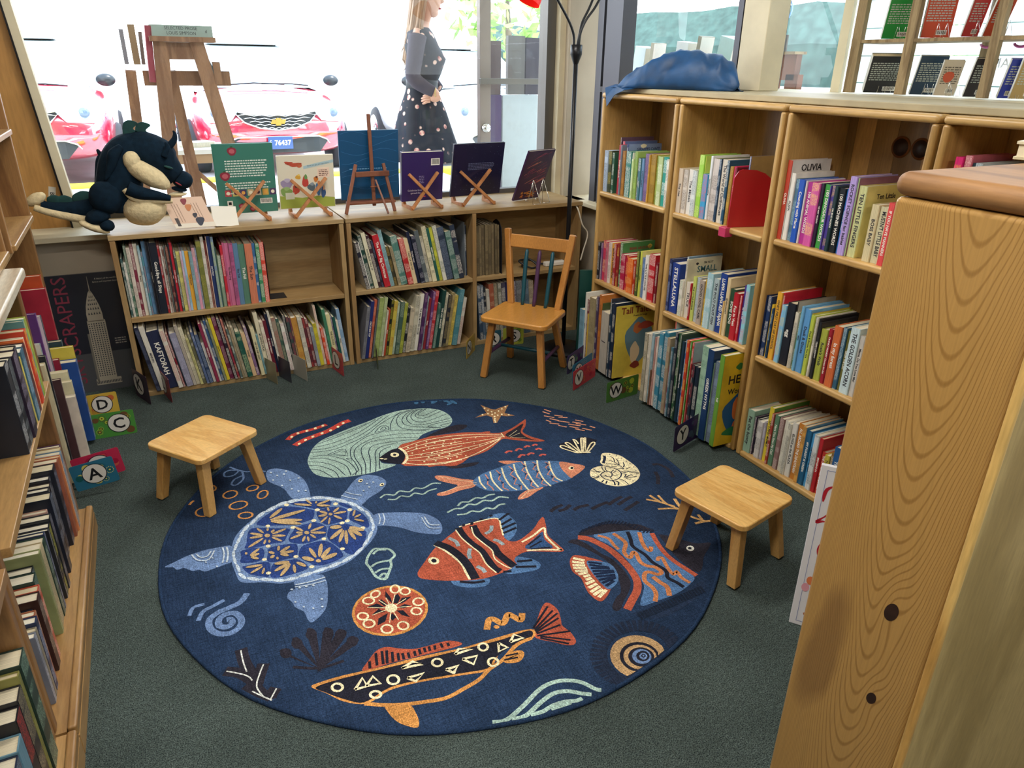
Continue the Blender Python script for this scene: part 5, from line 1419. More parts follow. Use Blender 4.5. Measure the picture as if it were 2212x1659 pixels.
(-0.1008, 3.7651, -8, 0.0223, 0.345, 0.24, 'd8d3c6', '2a2a34', '', 'MARVIN'),
(-0.0769, 3.7702, -8, 0.0561, 0.314, 0.24, '262c48', 'f0ece0', '', 'KAFTORAH'),
(-0.0188, 3.7613, -8, 0.0207, 0.314, 0.24, 'd2cfc4', 'c84428', '', ''),
(0.0035, 3.7664, -8, 0.01, 0.292, 0.24, '7a2230', 'f0ece0', '', ''),
(0.015, 3.7715, -8, 0.0038, 0.278, 0.236, '30485a', 'c8c8b8', '', ''),
(0.0202, 3.7625, -8, 0.0298, 0.293, 0.24, '8f8ea4', 'b8b8d0', '', ''),
(0.0517, 3.7676, -8, 0.0143, 0.33, 0.24, 'b8b0a4', '908070', '', ''),
(0.0676, 3.7727, -8, 0.017, 0.311, 0.24, 'e0dac0', '706850', '', ''),
(0.0861, 3.7638, -8, 0.0118, 0.258, 0.219, 'c8c488', '605830', '', ''),
(0.0995, 3.7689, -8, 0.0145, 0.275, 0.234, '6a6a52', 'f0ece0', '', ''),
(0.1155, 3.76, -8, 0.0119, 0.287, 0.24, '5a6a90', 'c0c8d8', '', ''),
(0.1289, 3.7651, -8, 0.0173, 0.27, 0.23, '2a3d60', 'a0b0c8', '', ''),
(0.1478, 3.7702, -8, 0.0125, 0.223, 0.19, 'd8d4d0', '2a2a34', '', "ROSIE'S TALE"),
(0.1618, 3.7613, -8, 0.0142, 0.326, 0.24, '8a2f4c', 'f0ece0', '', 'Walking Along'),
(0.1776, 3.7664, -8, 0.0094, 0.321, 0.24, 'd0ccc8', '806060', '', ''),
(0.1885, 3.7715, -8, 0.0121, 0.336, 0.24, '3f5f8a', 'f0ece0', '', ''),
(0.2021, 3.7625, -8, 0.0105, 0.334, 0.24, '8f9478', '404830', '', ''),
(0.2142, 3.7676, -8, 0.0149, 0.345, 0.24, 'd8c43a', '2a2a34', '', 'Lost Pig'),
(0.2307, 3.7727, -8, 0.0194, 0.345, 0.24, '6a2440', 'b8a0a8', '', ''),
(0.2517, 3.7638, -8, 0.0151, 0.339, 0.24, '2a2430', 'f0ece0', '', ''),
(0.2683, 3.7689, -8, 0.0107, 0.33, 0.24, 'a03848', 'e0d0a0', '', ''),
(0.2806, 3.76, -8, 0.0113, 0.28, 0.238, '5a6a66', 'f0ece0', '', ''),
(0.2934, 3.7651, -8, 0.0097, 0.292, 0.24, 'a89878', '2a2a34', '', ''),
(0.3046, 3.7702, -8, 0.0125, 0.283, 0.24, 'b8ae94', '605040', '', ''),
(0.3187, 3.7613, -8, 0.0238, 0.258, 0.219, '22584c', 'c0d0a0', '', ''),
(0.3441, 3.7664, -8, 0.0194, 0.248, 0.211, 'd8b890', '2a2a34', '', 'WISHES'),
(0.3651, 3.7715, -8, 0.0144, 0.273, 0.232, '7f6288', 'f0ece0', '', ''),
]),
('picture_book', 'books on the lowest shelf below the easels', 'middle', 0, 0.0265, [
(0.386, 3.76, -6, 0.0185, 0.266, 0.226, 'd8d0a8', '2a2a34', '', 'ON THE SHIP GIANT'),
(0.406, 3.7651, -6, 0.0095, 0.229, 0.195, '7aa8b0', '2a2a34', '', ''),
(0.417, 3.7702, -6, 0.0199, 0.345, 0.24, 'dcd4b8', '2a2a34', '', 'MY PANDA ATLAS'),
(0.4384, 3.7613, -6, 0.0161, 0.294, 0.24, 'e0dac8', 'a04030', '', ''),
(0.456, 3.7664, -6, 0.0162, 0.298, 0.24, '6a1f30', 'f0ece0', '', 'ME AND MOMMA P'),
(0.4737, 3.7715, -6, 0.0117, 0.331, 0.24, '1c2440', 'f0ece0', '', 'FATHERLAND'),
(0.4868, 3.7625, -6, 0.0104, 0.345, 0.24, 'e0dcd0', '303030', '', ''),
(0.4987, 3.7676, -6, 0.0216, 0.306, 0.24, '9a8a7a', '902a2a', '', ''),
(0.5218, 3.7727, -6, 0.0151, 0.296, 0.24, '3a5a50', 'c8c0a0', '', ''),
(0.5384, 3.7638, -6, 0.0185, 0.273, 0.232, 'e4e2da', 'a03040', '', ''),
(0.5584, 3.7689, -6, 0.0119, 0.313, 0.24, '22242c', 'f0ece0', '', ''),
(0.5718, 3.76, -6, 0.0153, 0.304, 0.24, '3a4a48', 'b04050', '', ''),
(0.5885, 3.7651, -6, 0.0086, 0.295, 0.24, '6a3a4a', 'd0c080', '', ''),
(0.5986, 3.7702, -6, 0.0288, 0.291, 0.24, 'c89a48', 'a05030', '', ''),
(0.629, 3.7613, -6, 0.0222, 0.295, 0.24, 'd0ccbc', '404040', '', ''),
(0.6528, 3.7664, -6, 0.0135, 0.286, 0.24, '5a2a34', 'd05040', '', ''),
(0.6678, 3.7715, -6, 0.0142, 0.276, 0.235, '7a3038', 'f0ece0', '', ''),
(0.6835, 3.7625, -6, 0.017, 0.231, 0.196, '98a0a8', '2a2a34', '', ''),
(0.702, 3.7676, -6, 0.0192, 0.246, 0.209, 'cfc23a', '5a5a20', '', ''),
(0.7227, 3.7727, -6, 0.0124, 0.345, 0.24, 'd8d0c0', 'c84828', '', ''),
(0.7365, 3.7638, -6, 0.0145, 0.216, 0.184, 'd84828', 'f0ece0', '', ''),
(0.7525, 3.7689, -6, 0.009, 0.208, 0.177, 'e4e0d8', 'b03030', '', ''),
(0.7629, 3.76, -6, 0.0159, 0.321, 0.24, '4a8a6a', '1f4a3a', '', ''),
(0.7804, 3.7651, -6, 0.0216, 0.289, 0.24, 'd8d0a0', '2a2a34', '', 'THE CLOUDS'),
(0.8035, 3.7702, -6, 0.007, 0.273, 0.232, '6f6688', 'f0ece0', '', ''),
(0.8119, 3.7613, -6, 0.014, 0.271, 0.231, '1f5a54', '103a34', '', ''),
(0.8274, 3.7664, -6, 0.0112, 0.248, 0.211, 'dcd8c8', '2a2a34', '', 'MR PINE'),
(0.8401, 3.7715, -6, 0.0183, 0.31, 0.24, '7fa0c0', 'd8e0e8', '', ''),
]),
('picture_book', 'books on the upper shelf under the easel', 'dragon', 0, 0.4185, [
(0.992, 3.79, -11, 0.0192, 0.265, 0.225, '1c2030', 'f0ece0', 'd8d8d0', ''),
(1.013, 3.7951, -11, 0.0041, 0.268, 0.227, 'e4e2dc', '2a2a34', '', ''),
(1.0186, 3.8002, -11, 0.0193, 0.3, 0.24, '22463e', 'f0ece0', '', ''),
(1.0397, 3.7913, -11, 0.0208, 0.315, 0.24, 'd8d4b8', '2a2a34', '', 'FAVOURITE TALE OF'),
(1.0623, 3.7964, -11, 0.0181, 0.297, 0.24, '3a2430', 'f0ece0', '', ''),
(1.0822, 3.8015, -11, 0.0126, 0.268, 0.228, '1c1e2a', '7080a0', '', ''),
(1.0964, 3.7925, -11, 0.0337, 0.296, 0.24, 'b82834', 'f0ece0', '', "The Elves' Big Christmas"),
(1.1322, 3.7976, -11, 0.0212, 0.321, 0.24, '8fb8c0', '2a2a34', '', ''),
(1.1552, 3.8027, -11, 0.0185, 0.226, 0.192, '3a3a2c', 'c0a050', '', ''),
(1.1755, 3.7938, -11, 0.0164, 0.224, 0.19, 'a89a7a', '2a2a34', '', ''),
(1.1936, 3.7989, -11, 0.0366, 0.28, 0.238, '4f7f76', 'd8e0d8', '', ''),
(1.2324, 3.79, -11, 0.0304, 0.264, 0.224, 'b82c30', 'f0d0c0', '', ''),
(1.2647, 3.7951, -11, 0.0226, 0.261, 0.222, 'dcc8a0', '2a2a34', '', 'TALES OF AN OX'),
(1.2891, 3.8002, -11, 0.0168, 0.299, 0.24, '1c2440', 'f0ece0', '', 'The little tower'),
(1.3077, 3.7913, -11, 0.0242, 0.275, 0.234, '20263a', 'b0b0c0', '', ''),
(1.3338, 3.7964, -11, 0.0244, 0.301, 0.24, '5a6468', 'c0c8c8', '', ''),
(1.3601, 3.8015, -11, 0.0171, 0.264, 0.225, 'c8c4b0', '2a2a34', '', ''),
(1.379, 3.7925, -11, 0.0246, 0.323, 0.24, 'e0dab8', '303830', '', ''),
(1.4055, 3.7976, -11, 0.0173, 0.31, 0.24, '225a50', 'f0ece0', '', 'GREEN WOODS'),
(1.4245, 3.8027, -11, 0.0173, 0.312, 0.237, 'c8cc48', '2a2a34', '', ''),
(1.4436, 3.7938, -11, 0.0212, 0.321, 0.24, 'd8d8cc', '4a6a5a', '', ''),
(1.4666, 3.7989, -11, 0.0403, 0.307, 0.24, '2c3a50', '8090a8', '', ''),
(1.509, 3.79, -11, 0.0329, 0.283, 0.24, '4a706a', 'c0d0c8', '', ''),
(1.544, 3.7951, -11, 0.0293, 0.316, 0.24, '283448', 'f0ece0', '', ''),
]),
('picture_book', 'books on the beside the plywood divider', 'dragon', 0, 0.4185, [
(1.5979, 3.84, -1, 0.0032, 0.313, 0.2, '8a949c', '2a2a34', '', ''),
(1.6025, 3.8451, -1, 0.0081, 0.297, 0.195, '22344c', 'f0ece0', '', ''),
]),
('picture_book', 'books on the lowest shelf beside the N card', 'dragon', 0, 0.0265, [
(0.929, 3.76, 10, 0.0172, 0.305, 0.26, '7a7c84', '2a2a34', '', ''),
(0.9479, 3.7651, 10, 0.0193, 0.332, 0.26, '24306c', 'f0ece0', '', 'CIRCUS BIG TOP'),
(0.9689, 3.7702, 10, 0.0146, 0.337, 0.26, 'b8583e', 'e0b090', '', ''),
(0.9851, 3.7613, 10, 0.009, 0.345, 0.26, '4a5058', '90989c', '', ''),
(0.9957, 3.7664, 10, 0.0279, 0.345, 0.26, '8a9c5a', 'b8c880', '', ''),
(1.0255, 3.7715, 10, 0.0197, 0.343, 0.26, '98a878', 'd0d8b0', '', ''),
(1.0469, 3.7625, 10, 0.0078, 0.269, 0.228, 'd8d4c4', '605a4a', '', ''),
(1.0562, 3.7676, 10, 0.0106, 0.274, 0.233, 'b4482c', 'f0ece0', '', 'Thirteen'),
(1.0684, 3.7727, 10, 0.0149, 0.324, 0.26, '1f2420', 'c8c040', '', ''),
(1.0849, 3.7638, 10, 0.0199, 0.317, 0.26, 'c8b850', 'a04030', '', ''),
(1.1066, 3.7689, 10, 0.0129, 0.304, 0.259, 'b8c8b0', '2a2a34', '', ''),
(1.1211, 3.76, 10, 0.0237, 0.308, 0.26, '3f5a50', 'a8b8a0', '', ''),
(1.1465, 3.7651, 10, 0.0202, 0.298, 0.253, 'a8b048', '505828', '', ''),
(1.1685, 3.7702, 10, 0.0167, 0.273, 0.232, '22262c', 'f0ece0', '', ''),
(1.1868, 3.7613, 10, 0.0226, 0.263, 0.223, 'c8bca4', '3a3a3a', '', ''),
(1.2111, 3.7664, 10, 0.0256, 0.33, 0.26, 'c8c4b0', '202020', '', ''),
(1.2386, 3.7715, 10, 0.0206, 0.338, 0.26, 'e0ded2', '2a2a34', '', 'THE REAL MOTHER GOOSE'),
(1.2609, 3.7625, 10, 0.0185, 0.345, 0.26, '4a2a58', 'a888a8', '', ''),
(1.2811, 3.7676, 10, 0.0089, 0.323, 0.26, '8f98a4', '2a2a34', '', ''),
(1.2916, 3.7727, 10, 0.0164, 0.306, 0.26, '8a2c34', 'f0ece0', '', 'Poems'),
(1.3096, 3.7638, 10, 0.015, 0.345, 0.26, '6a4078', 'd0b0d0', '', ''),
(1.3262, 3.7689, 10, 0.021, 0.345, 0.26, 'b8303a', 'f0c0c0', '', ''),
(1.349, 3.76, 10, 0.0181, 0.272, 0.231, '3a6058', 'b0c8b8', '', ''),
(1.3688, 3.7651, 10, 0.0212, 0.345, 0.26, '1f4440', 'f0ece0', '', 'THE LOST GARDENS'),
(1.3917, 3.7702, 10, 0.0167, 0.327, 0.26, 'd0ccb4', '404838', '', ''),
(1.4101, 3.7613, 10, 0.0198, 0.313, 0.26, '2c3038', 'a89868', '', ''),
(1.4317, 3.7664, 10, 0.0176, 0.322, 0.26, 'a8986a', '2a2a34', '', ''),
(1.451, 3.7715, 10, 0.0215, 0.304, 0.258, 'd8c060', '404020', '', ''),
(1.4743, 3.7625, 10, 0.0294, 0.338, 0.26, '4a8490', '88b0b8', '', ''),
(1.5055, 3.7676, 10, 0.0218, 0.285, 0.243, 'd0ccc0', 'a04040', '', ''),
]),
('hardback_book', 'books on the shelf behind the small chair', 'divider', 0, 0.4185, [
(1.6513, 3.8, -1, 0.0211, 0.291, 0.2, '5e5442', '8a7c5c', '', ''),
(1.6738, 3.8051, -1, 0.0163, 0.294, 0.2, '6a5f4a', '9a8a68', '', ''),
(1.6915, 3.8102, -1, 0.018, 0.296, 0.2, '5e5442', '8a7c5c', '', ''),
(1.7109, 3.8013, -1, 0.0197, 0.298, 0.2, '665b46', '9a8a68', '', ''),
(1.7321, 3.8064, -1, 0.0214, 0.296, 0.2, '5e5442', '8a7c5c', '', ''),
(1.7549, 3.8115, -1, 0.0183, 0.296, 0.2, '6a5f4a', '9a8a68', '', ''),
(1.7746, 3.8025, -1, 0.015, 0.295, 0.2, '5e5442', '8a7c5c', '', ''),
(1.791, 3.8076, -1, 0.0134, 0.289, 0.2, '665b46', '9a8a68', '', ''),
]),
('picture_book', 'books on the lowest shelf behind the chair', 'divider', 0, 0.0265, [
(1.667, 3.78, -4, 0.0223, 0.34, 0.24, '3a4c60', 'f0ece0', '', ''),
(1.6908, 3.7851, -4, 0.0184, 0.34, 0.24, '56687c', 'f0ece0', '', ''),
(1.7106, 3.7902, -4, 0.0145, 0.327, 0.24, '2a2e36', 'f0ece0', '', ''),
(1.7266, 3.7813, -4, 0.0186, 0.309, 0.24, 'c8c4b8', '606060', '', ''),
(1.7466, 3.7864, -4, 0.0307, 0.34, 0.24, 'a05a44', 'd8b898', '', ''),
(1.7788, 3.7915, -4, 0.0228, 0.34, 0.24, 'b0a488', '2a2a34', '', ''),
(1.8031, 3.7825, -4, 0.0229, 0.34, 0.24, '7a7a6c', 'f0ece0', '', ''),
(1.8274, 3.7876, -4, 0.0271, 0.34, 0.24, '4a4658', 'f0ece0', '', ''),
(1.856, 3.7927, -4, 0.0355, 0.34, 0.24, '2a2c54', 'f0ece0', '', 'Sing my birds'),
(1.893, 3.7838, -4, 0.0316, 0.34, 0.24, '3a2a5c', 'f0ece0', '', ''),
(1.9261, 3.7889, -4, 0.0402, 0.34, 0.24, '8a8c90', '2a2a34', '', ''),
(1.9678, 3.78, -4, 0.0405, 0.34, 0.24, '6c8090', '2a2a34', '', ''),
(2.0098, 3.7851, -4, 0.0324, 0.329, 0.24, 'b8a890', '2a2a34', '', ''),
]),
('hardback_book', 'books on the base shelf, left oak bookcase', 'window', 90, 0.0845, [
(-0.402, 2.563, 0, 0.0212, 0.285, 0.24, '4a2a4a', 'c0a0b0', '', ''),
(-0.4, 2.533, 0, 0.0292, 0.285, 0.24, 'b8a078', '705030', '', ''),
(-0.3972, 2.503, 0, 0.0292, 0.285, 0.24, '5f7f9c', 'd8c0a0', '', ''),
(-0.3972, 2.483, 0, 0.0192, 0.285, 0.24, 'c07a50', 'f0e0c0', '', ''),
(-0.402, 2.449, 0, 0.0332, 0.285, 0.23, '9a5a44', '5a2a20', '', ''),
(-0.41, 2.399, 0, 0.0492, 0.285, 0.23, '22252e', '8088a0', '', ''),
(-0.422, 2.369, 0, 0.0292, 0.27, 0.18, '262833', 'a0a0a8', '', ''),
(-0.42, 2.341, 0, 0.0272, 0.26, 0.18, '30282c', 'a0a0a8', '', ''),
(-0.422, 2.315, 0, 0.0252, 0.26, 0.18, '262833', 'c0b090', '', ''),
(-0.42, 2.287, 0, 0.0272, 0.25, 0.18, '3a2f30', 'c0b090', '', ''),
(-0.41, 2.242, 0, 0.0442, 0.27, 0.21, '1c2230', '8a90a0', '', ''),
(-0.424, 2.22, 0, 0.0212, 0.24, 0.17, 'c8a090', '604040', '', ''),
(-0.418, 2.194, 0, 0.0252, 0.235, 0.17, '2f6a74', 'd0d8d8', '', ''),
(-0.4092, 2.16, 0, 0.0332, 0.25, 0.21, '20242c', '9090a0', '', ''),
(-0.4116, 2.13, 0, 0.0292, 0.24, 0.2, '1e2026', 'd8d050', '', ''),
(-0.4116, 2.112, 0, 0.0172, 0.24, 0.2, '24262e', 'b0b0b0', '', ''),
(-0.422, 2.082, 0, 0.0292, 0.23, 0.15, '7a7a34', 'c8c880', '', ''),
(-0.414, 2.062, 0, 0.0192, 0.26, 0.2, '24304c', 'a0a8c0', '', ''),
(-0.414, 2.028, 0, 0.0332, 0.255, 0.2, '2a4238', 'a0b0a0', '', ''),
(-0.416, 1.978, 0, 0.0492, 0.26, 0.2, 'b8a884', '605030', '', ''),
(-0.414, 1.952, 0, 0.0252, 0.27, 0.21, '8a9060', '4a4a28', '', ''),
(-0.434, 1.918, 0, 0.0332, 0.24, 0.14, '1a2026', '8090a0', '', ''),
(-0.426, 1.873, 0, 0.0442, 0.24, 0.18, '243a34', '90a898', '', ''),
(-0.416, 1.843, 0, 0.0292, 0.23, 0.18, 'b04a34', 'f0d8c0', '', ''),
(-0.414, 1.803, 0, 0.0392, 0.23, 0.18, '3a2420', 'b09a88', '', ''),
(-0.43, 1.781, 0, 0.0212, 0.21, 0.13, '22283a', '90a0b8', '', ''),
(-0.418, 1.757, 0, 0.0232, 0.22, 0.17, '9a5a3c', 'e0c8a8', '', ''),
(-0.414, 1.727, 0, 0.0292, 0.22, 0.17, '1f2c4c', 'a8b4d0', '', ''),
(-0.414, 1.707, 0, 0.0192, 0.21, 0.17, '8a8270', '504838', '', ''),
(-0.414, 1.683, 0, 0.0232, 0.21, 0.17, '6f7480', 'c8c8d0', '', ''),
]),
('hardback_book', 'books on the middle shelf, left oak bookcase', 'window', 90, 0.5955, [
(-0.389, 2.46, 0, 0.0292, 0.25, 0.24, 'a4b44c', '5a6a20', '', ''),
(-0.3898, 2.438, 0, 0.0212, 0.25, 0.24, '5f9090', 'e0d860', '', ''),
(-0.3882, 2.402, 0, 0.0352, 0.23, 0.24, 'c8442c', 'e8c840', '', ''),
(-0.393, 2.38, 0, 0.0212, 0.215, 0.24, 'd8d0b8', 'c05030', '', ''),
(-0.3906, 2.364, 0, 0.0152, 0.215, 0.24, 'd86a30', 'f0e0a0', '', ''),
(-0.389, 2.324, 0, 0.0392, 0.21, 0.24, '43262a', '7a4a44', '', ''),
(-0.3882, 2.274, 0, 0.0492, 0.21, 0.24, '3d6478', 'a8c0cc', '', ''),
(-0.3914, 2.254, 0, 0.0192, 0.2, 0.24, 'd8c45a', '4a4a50', '', ''),
(-0.3914, 2.214, 0, 0.0392, 0.24, 0.24, '1f2026', '8a8a92', '', ''),
(-0.3874, 2.159, 0, 0.0542, 0.24, 0.24, '2a2030', '9a90a8', '', ''),
(-0.393, 2.109, 0, 0.0492, 0.24, 0.23, '1d2128', '80888c', '', ''),
(-0.393, 2.059, 0, 0.0492, 0.25, 0.23, '202630', 'd0d0d0', '', ''),
]),
('hardback_book', 'books on the base shelf of nearest oak bookcase', 'window', 90, 0.0845, [
(-0.4, 1.47, 0, 0.0592, 0.31, 0.24, '22362f', '8aa890', '', ''),
(-0.404, 1.45, 0, 0.0192, 0.3, 0.24, '8a8648', '404020', '', ''),
(-0.404, 1.4, 0, 0.0492, 0.28, 0.24, '2b2a2c', 'a89878', '', ''),
(-0.404, 1.355, 0, 0.0442, 0.27, 0.24, '1b1c22', 'c83a34', '', ''),
(-0.4032, 1.305, 0, 0.0492, 0.24, 0.23, '5f8494', '202830', '', ''),
(-0.404, 1.265, 0, 0.0392, 0.235, 0.23, '232c40', '9aa4b8', '', ''),
(-0.4048, 1.235, 0, 0.0292, 0.235, 0.22, 'b85a34', 'e0c8a0', '', ''),
(-0.4032, 1.195, 0, 0.0392, 0.22, 0.22, '26304c', 'a8b0c0', '', ''),
(-0.404, 1.145, 0, 0.0492, 0.22, 0.22, '4a2830', 'c0a8a0', '', ''),
(-0.404, 1.1, 0, 0.0442, 0.21, 0.22, '30343c', 'b8b8b8', '', ''),
]),
('hardback_book', 'books on the shelf above the left counter', 'window', 90, 0.987, [
(-0.475, 3, 0, 0.0192, 0.19, 0.24, '24252a', '909090', '', ''),
(-0.475, 2.978, 0, 0.0212, 0.22, 0.24, '5a5c64', 'c0b090', '', ''),
(-0.471, 2.964, 0, 0.0132, 0.18, 0.24, 'c84a34', 'f0e0d0', '', ''),
]),
('hardback_book', 'books on the counter shelf at far left edge', 'window', 90, 0.987, [
(-0.475, 2.708, 0, 0.0112, 0.2, 0.22, '8fb8c4', '303840', '', ''),
(-0.475, 2.688, 0, 0.0192, 0.21, 0.22, '1f2830', 'a0a8b0', '', ''),
(-0.475, 2.67, 0, 0.0172, 0.2, 0.22, 'cfd8dc', '404850', '', ''),
(-0.479, 2.64, 0, 0.0292, 0.2, 0.22, '283038', 'c8c8c8', '', ''),
]),
('picture_book', 'books in the tall leaning row by the poster', 'camera', 90, 0.0208, [
(-0.46, 2.93, 0, 0.0192, 0.3, 0.17, '2a2c38', 'b0a890', '2a2c38', ''),
(-0.445, 2.959, 0, 0.0342, 0.5, 0.22, 'cfc4a0', '706848', 'd2c7a4', ''),
(-0.442, 3.003, 0, 0.0192, 0.52, 0.22, '22262c', 'b0b0b0', '24282e', ''),
(-0.452, 3.032, 0, 0.0152, 0.56, 0.24, '8fa6ae', 'e0e0d0', 'd8d4c4', ''),
(-0.42, 3.057, 0, 0.0192, 0.4, 0.2, '4a3234', 'b0a0a0', '4a3234', ''),
(-0.39, 3.086, 0, 0.0292, 0.31, 0.23, 'd4cabb', '907868', 'd2c6b6', ''),
(-0.395, 3.125, 0, 0.0272, 0.36, 0.24, 'd0c9a8', '5a5640', 'cfc7a4', ''),
(-0.405, 3.162, 0, 0.0292, 0.39, 0.24, 'd2cba9', '5a5640', 'd2cba9', ''),
(-0.41, 3.201, 0, 0.0192, 0.34, 0.22, 'b8bc88', '60643a', 'b8bc88', ''),
(-0.47, 3.23, 0, 0.0192, 0.62, 0.26, '6a3c80', 'c0a0c8', '5c3470', ''),
(-0.46, 3.259, 0, 0.0242, 0.6, 0.24, '3f4a54', 'a0a8b0', 'c8b8c0', ''),
(-0.44, 3.293, 0, 0.0232, 0.4, 0.22, '7a1f30', 'e0c0b0', '8a2238', ''),
(-0.385, 3.326, 0, 0.0442, 0.37, 0.26, '2a4f94', 'd8e0f0', '264a8c', ''),
(-0.39, 3.38, 0, 0.0192, 0.42, 0.22, 'c8b84a', '504820', 'c8b84a', ''),
(-0.43, 3.409, 0, 0.0292, 0.44, 0.2, '2a4048', 'a8b8b8', '2a4048', ''),
(-0.445, 3.448, 0, 0.0272, 0.66, 0.26, 'a8283a', 'e8c8b8', '9a2436', ''),
(-0.455, 3.485, 0, 0.0192, 0.64, 0.26, '4a5058', 'c8c8c8', '4a5058', ''),
(-0.46, 3.514, 0, 0.0292, 0.7, 0.25, 'b8482a', 'e8c090', 'c04e2c', ''),
]),
]
# right wall: sill plank above the bookcases, posts, glass
struct(MB().box(2.47, 2.62, -4.2, 3.335, 0, 1.43).build('wall_right', WALLM))
struct(MB().box(2.47, 2.62, 3.335, 4.12, 0, .762).build('wall_right_low', WALLM))
struct(MB().box(2.5, 2.62, -4.2, 4.12, 2.5, 2.9).build('wall_right_top', WALLM))
tag(MB().box(2.19, 2.66, -1.2, 3.30, 1.4385, 1.4615).build('counter_plank', plain('plank_paint', 'a89d7e', .55, noisy=.1, nscale=9), bevel=.004), 'pale painted plank lying along the tops of the pine bookcases', 'shelf')
w2 = struct(bpy.data.objects.new('window_2', None)); COL.objects.link(w2)
quad('pane', [(3.015, 4.1, 1.46), (3.015, -2.5, 1.46), (3.015, -2.5, 2.5), (3.015, 4.1, 2.5)], GLASS, w2)
quad('pane', [(2.60, 4.12, .79), (2.60, 3.335, .79), (2.60, 3.335, 1.46), (2.60, 4.12, 1.46)], GLASS, w2)
f = MB(); f.box(2.47, 2.56, 3.86, 3.92, .79, 2.5); f.build('mullion', plain('dark_bronze_frame', '4c4b50', .4, .6), w2)
f = MB(); f.box(2.46, 2.55, 3.66, 3.82, .79, 2.5); f.build('mullion', MATS['dark_bronze_frame'], w2)
f = MB(); f.box(2.47, 2.5, 3.82, 3.86, 1.42, 1.45); f.build('latch_bar', BLACK, w2)
f = MB(); f.box(2.58, 2.70, 2.70, 2.86, 1.462, 2.5); f.build('mullion', SILLM, w2, bevel=.004)
f = MB(); f.box(2.58, 2.70, 2.865, 2.90, 1.462, 2.5); f.build('mullion', MATS['dark_bronze_frame'], w2)
f = MB(); f.box(3.0, 3.02, 3.02, 3.07, 1.459, 2.5); f.build('mullion', MATS['dark_bronze_frame'], w2)
f = MB(); f.box(2.99, 3.02, 3.07, 3.115, 1.459, 2.5); f.build('mullion', SILLM, w2)
f = MB(); f.box(3.0, 3.02, 2.62, 2.67, 1.459, 2.5); f.build('mullion', SILLM, w2)
struct(MB().box(2.40, 2.64, 3.3, 4.12, .764, .79).build('trim_4', SILLM, bevel=.004))
# ---------------------------------------------------------------- pine bookcases along the right wall
KNOT = plain('wood_knot', '2a1710', .5, noisy=.3, nscale=60); KNOTR = plain('wood_knot_ring', '7a4a24', .45)
def round_front(o, w=.009):
    o.data.polygons.foreach_set('use_smooth', [True]*len(o.data.polygons)); b = o.modifiers.new('rounded', 'BEVEL'); b.harden_normals = True; b.width = w; b.segments = 3; b.limit_method = 'ANGLE'; b.angle_limit = .7; return o
def tinted(o, c):
    o.color = (*c, 1) if len(c) == 3 else c; return o
WH = (1, 1, 1)
def pine_case(label, y0, y1, shelves, top=1.437, tones=None, knots=()):
    t_ = thing('pine_bookcase', label, 'bookcase', (2.295, (y0+y1)/2, 0))
    hw = (y1-y0)/2-.004; fx = -.155; bx = .155
    for s in (-1, 1):
        ob = MB().box(fx, bx, min(s*hw, s*(hw-.024)), max(s*hw, s*(hw-.024)), 0, top-.026).build('side_panel', PINE, t_); tinted(ob, WH); round_front(ob)
    ob = MB().box(fx-.004, bx, -hw, hw, top-.026, top).build('top_panel', PINEX, t_); round_front(ob, .012)
    for z in shelves:
        ob = MB().box(fx, bx-.012, -hw+.024, hw-.024, z-.026, z).build('shelf', PINEX, t_); round_front(ob)
    n = 6; rnd = random.Random(int(y0*1000)); w = (2*hw-.05)/n; y = -hw+.025
    for i in range(n):
        ww = w*rnd.uniform(.75, 1.25) if i < n-1 else hw-.025-y
        k = (tones or [1.05, .6, .95, .5, .85, .45])[i % 6]*rnd.uniform(.95, 1.05)
        ob = MB().box(bx-.012-(i % 2)*.0008, bx, y, y+ww-.0008, .0, top-.026).build('back_board', PINE, t_); tinted(ob, (k, k*.92, k*.82)); y += ww
    for (yy, zz, r) in knots:
        q = thing_part('knot', t_); 
        MB().lathe([(0, .0016), (r, .0016), (r, 0)], n=20, M=rotM((bx-.0135, yy-(y0+y1)/2, zz), ry=-PI/2)).build('knot_core', KNOT, q)
        MB().lathe([(0, .0008), (r*1.25, .0008), (r*1.25, 0)], n=20, M=rotM((bx-.0135, yy-(y0+y1)/2, zz), ry=-PI/2)).build('knot_ring', KNOTR, q)
    return t_
def thing_part(name, parent):
    o = bpy.data.objects.new(name, None); COL.objects.link(o); o.parent = parent; return o
pine_case('pine bookcase beside the black floor lamp, blue cloth on its top', 2.71, 3.325, [.024, .481, .955], knots=((2.93, .885, .016), (2.86, .80, .026)))
pine_case('pine bookcase holding the red book divider', 2.085, 2.705, [.024, .48, .950], tones=[1.1, .75, 1.0, .6, .9, .7])
pine_case('pine bookcase with two round dark knots in its upper back board', 1.48, 2.08, [.024, .472, .955], tones=[.45, .95, .5, .75, 1.0, .45], knots=((1.811, 1.305, .03), (1.733, 1.306, .03)))
pine_case('pine bookcase partly hidden behind the big foreground panel', .87, 1.475, [.024, .472, .955], tones=[.7, .5, .95, .45, .8, 1.0])
# ---------------------------------------------------------------- foreground bookcase end
t_ = thing('tall_pine_cabinet', 'large pine bookcase seen end-on beside the camera, dark rounded top', 'bookcase', (.9, .44, 0))
FG = wood('foreground_pine', 'b88a4a', '946430', 'Z', 1.5, .3, dist=5, bands=7, coat=.5)
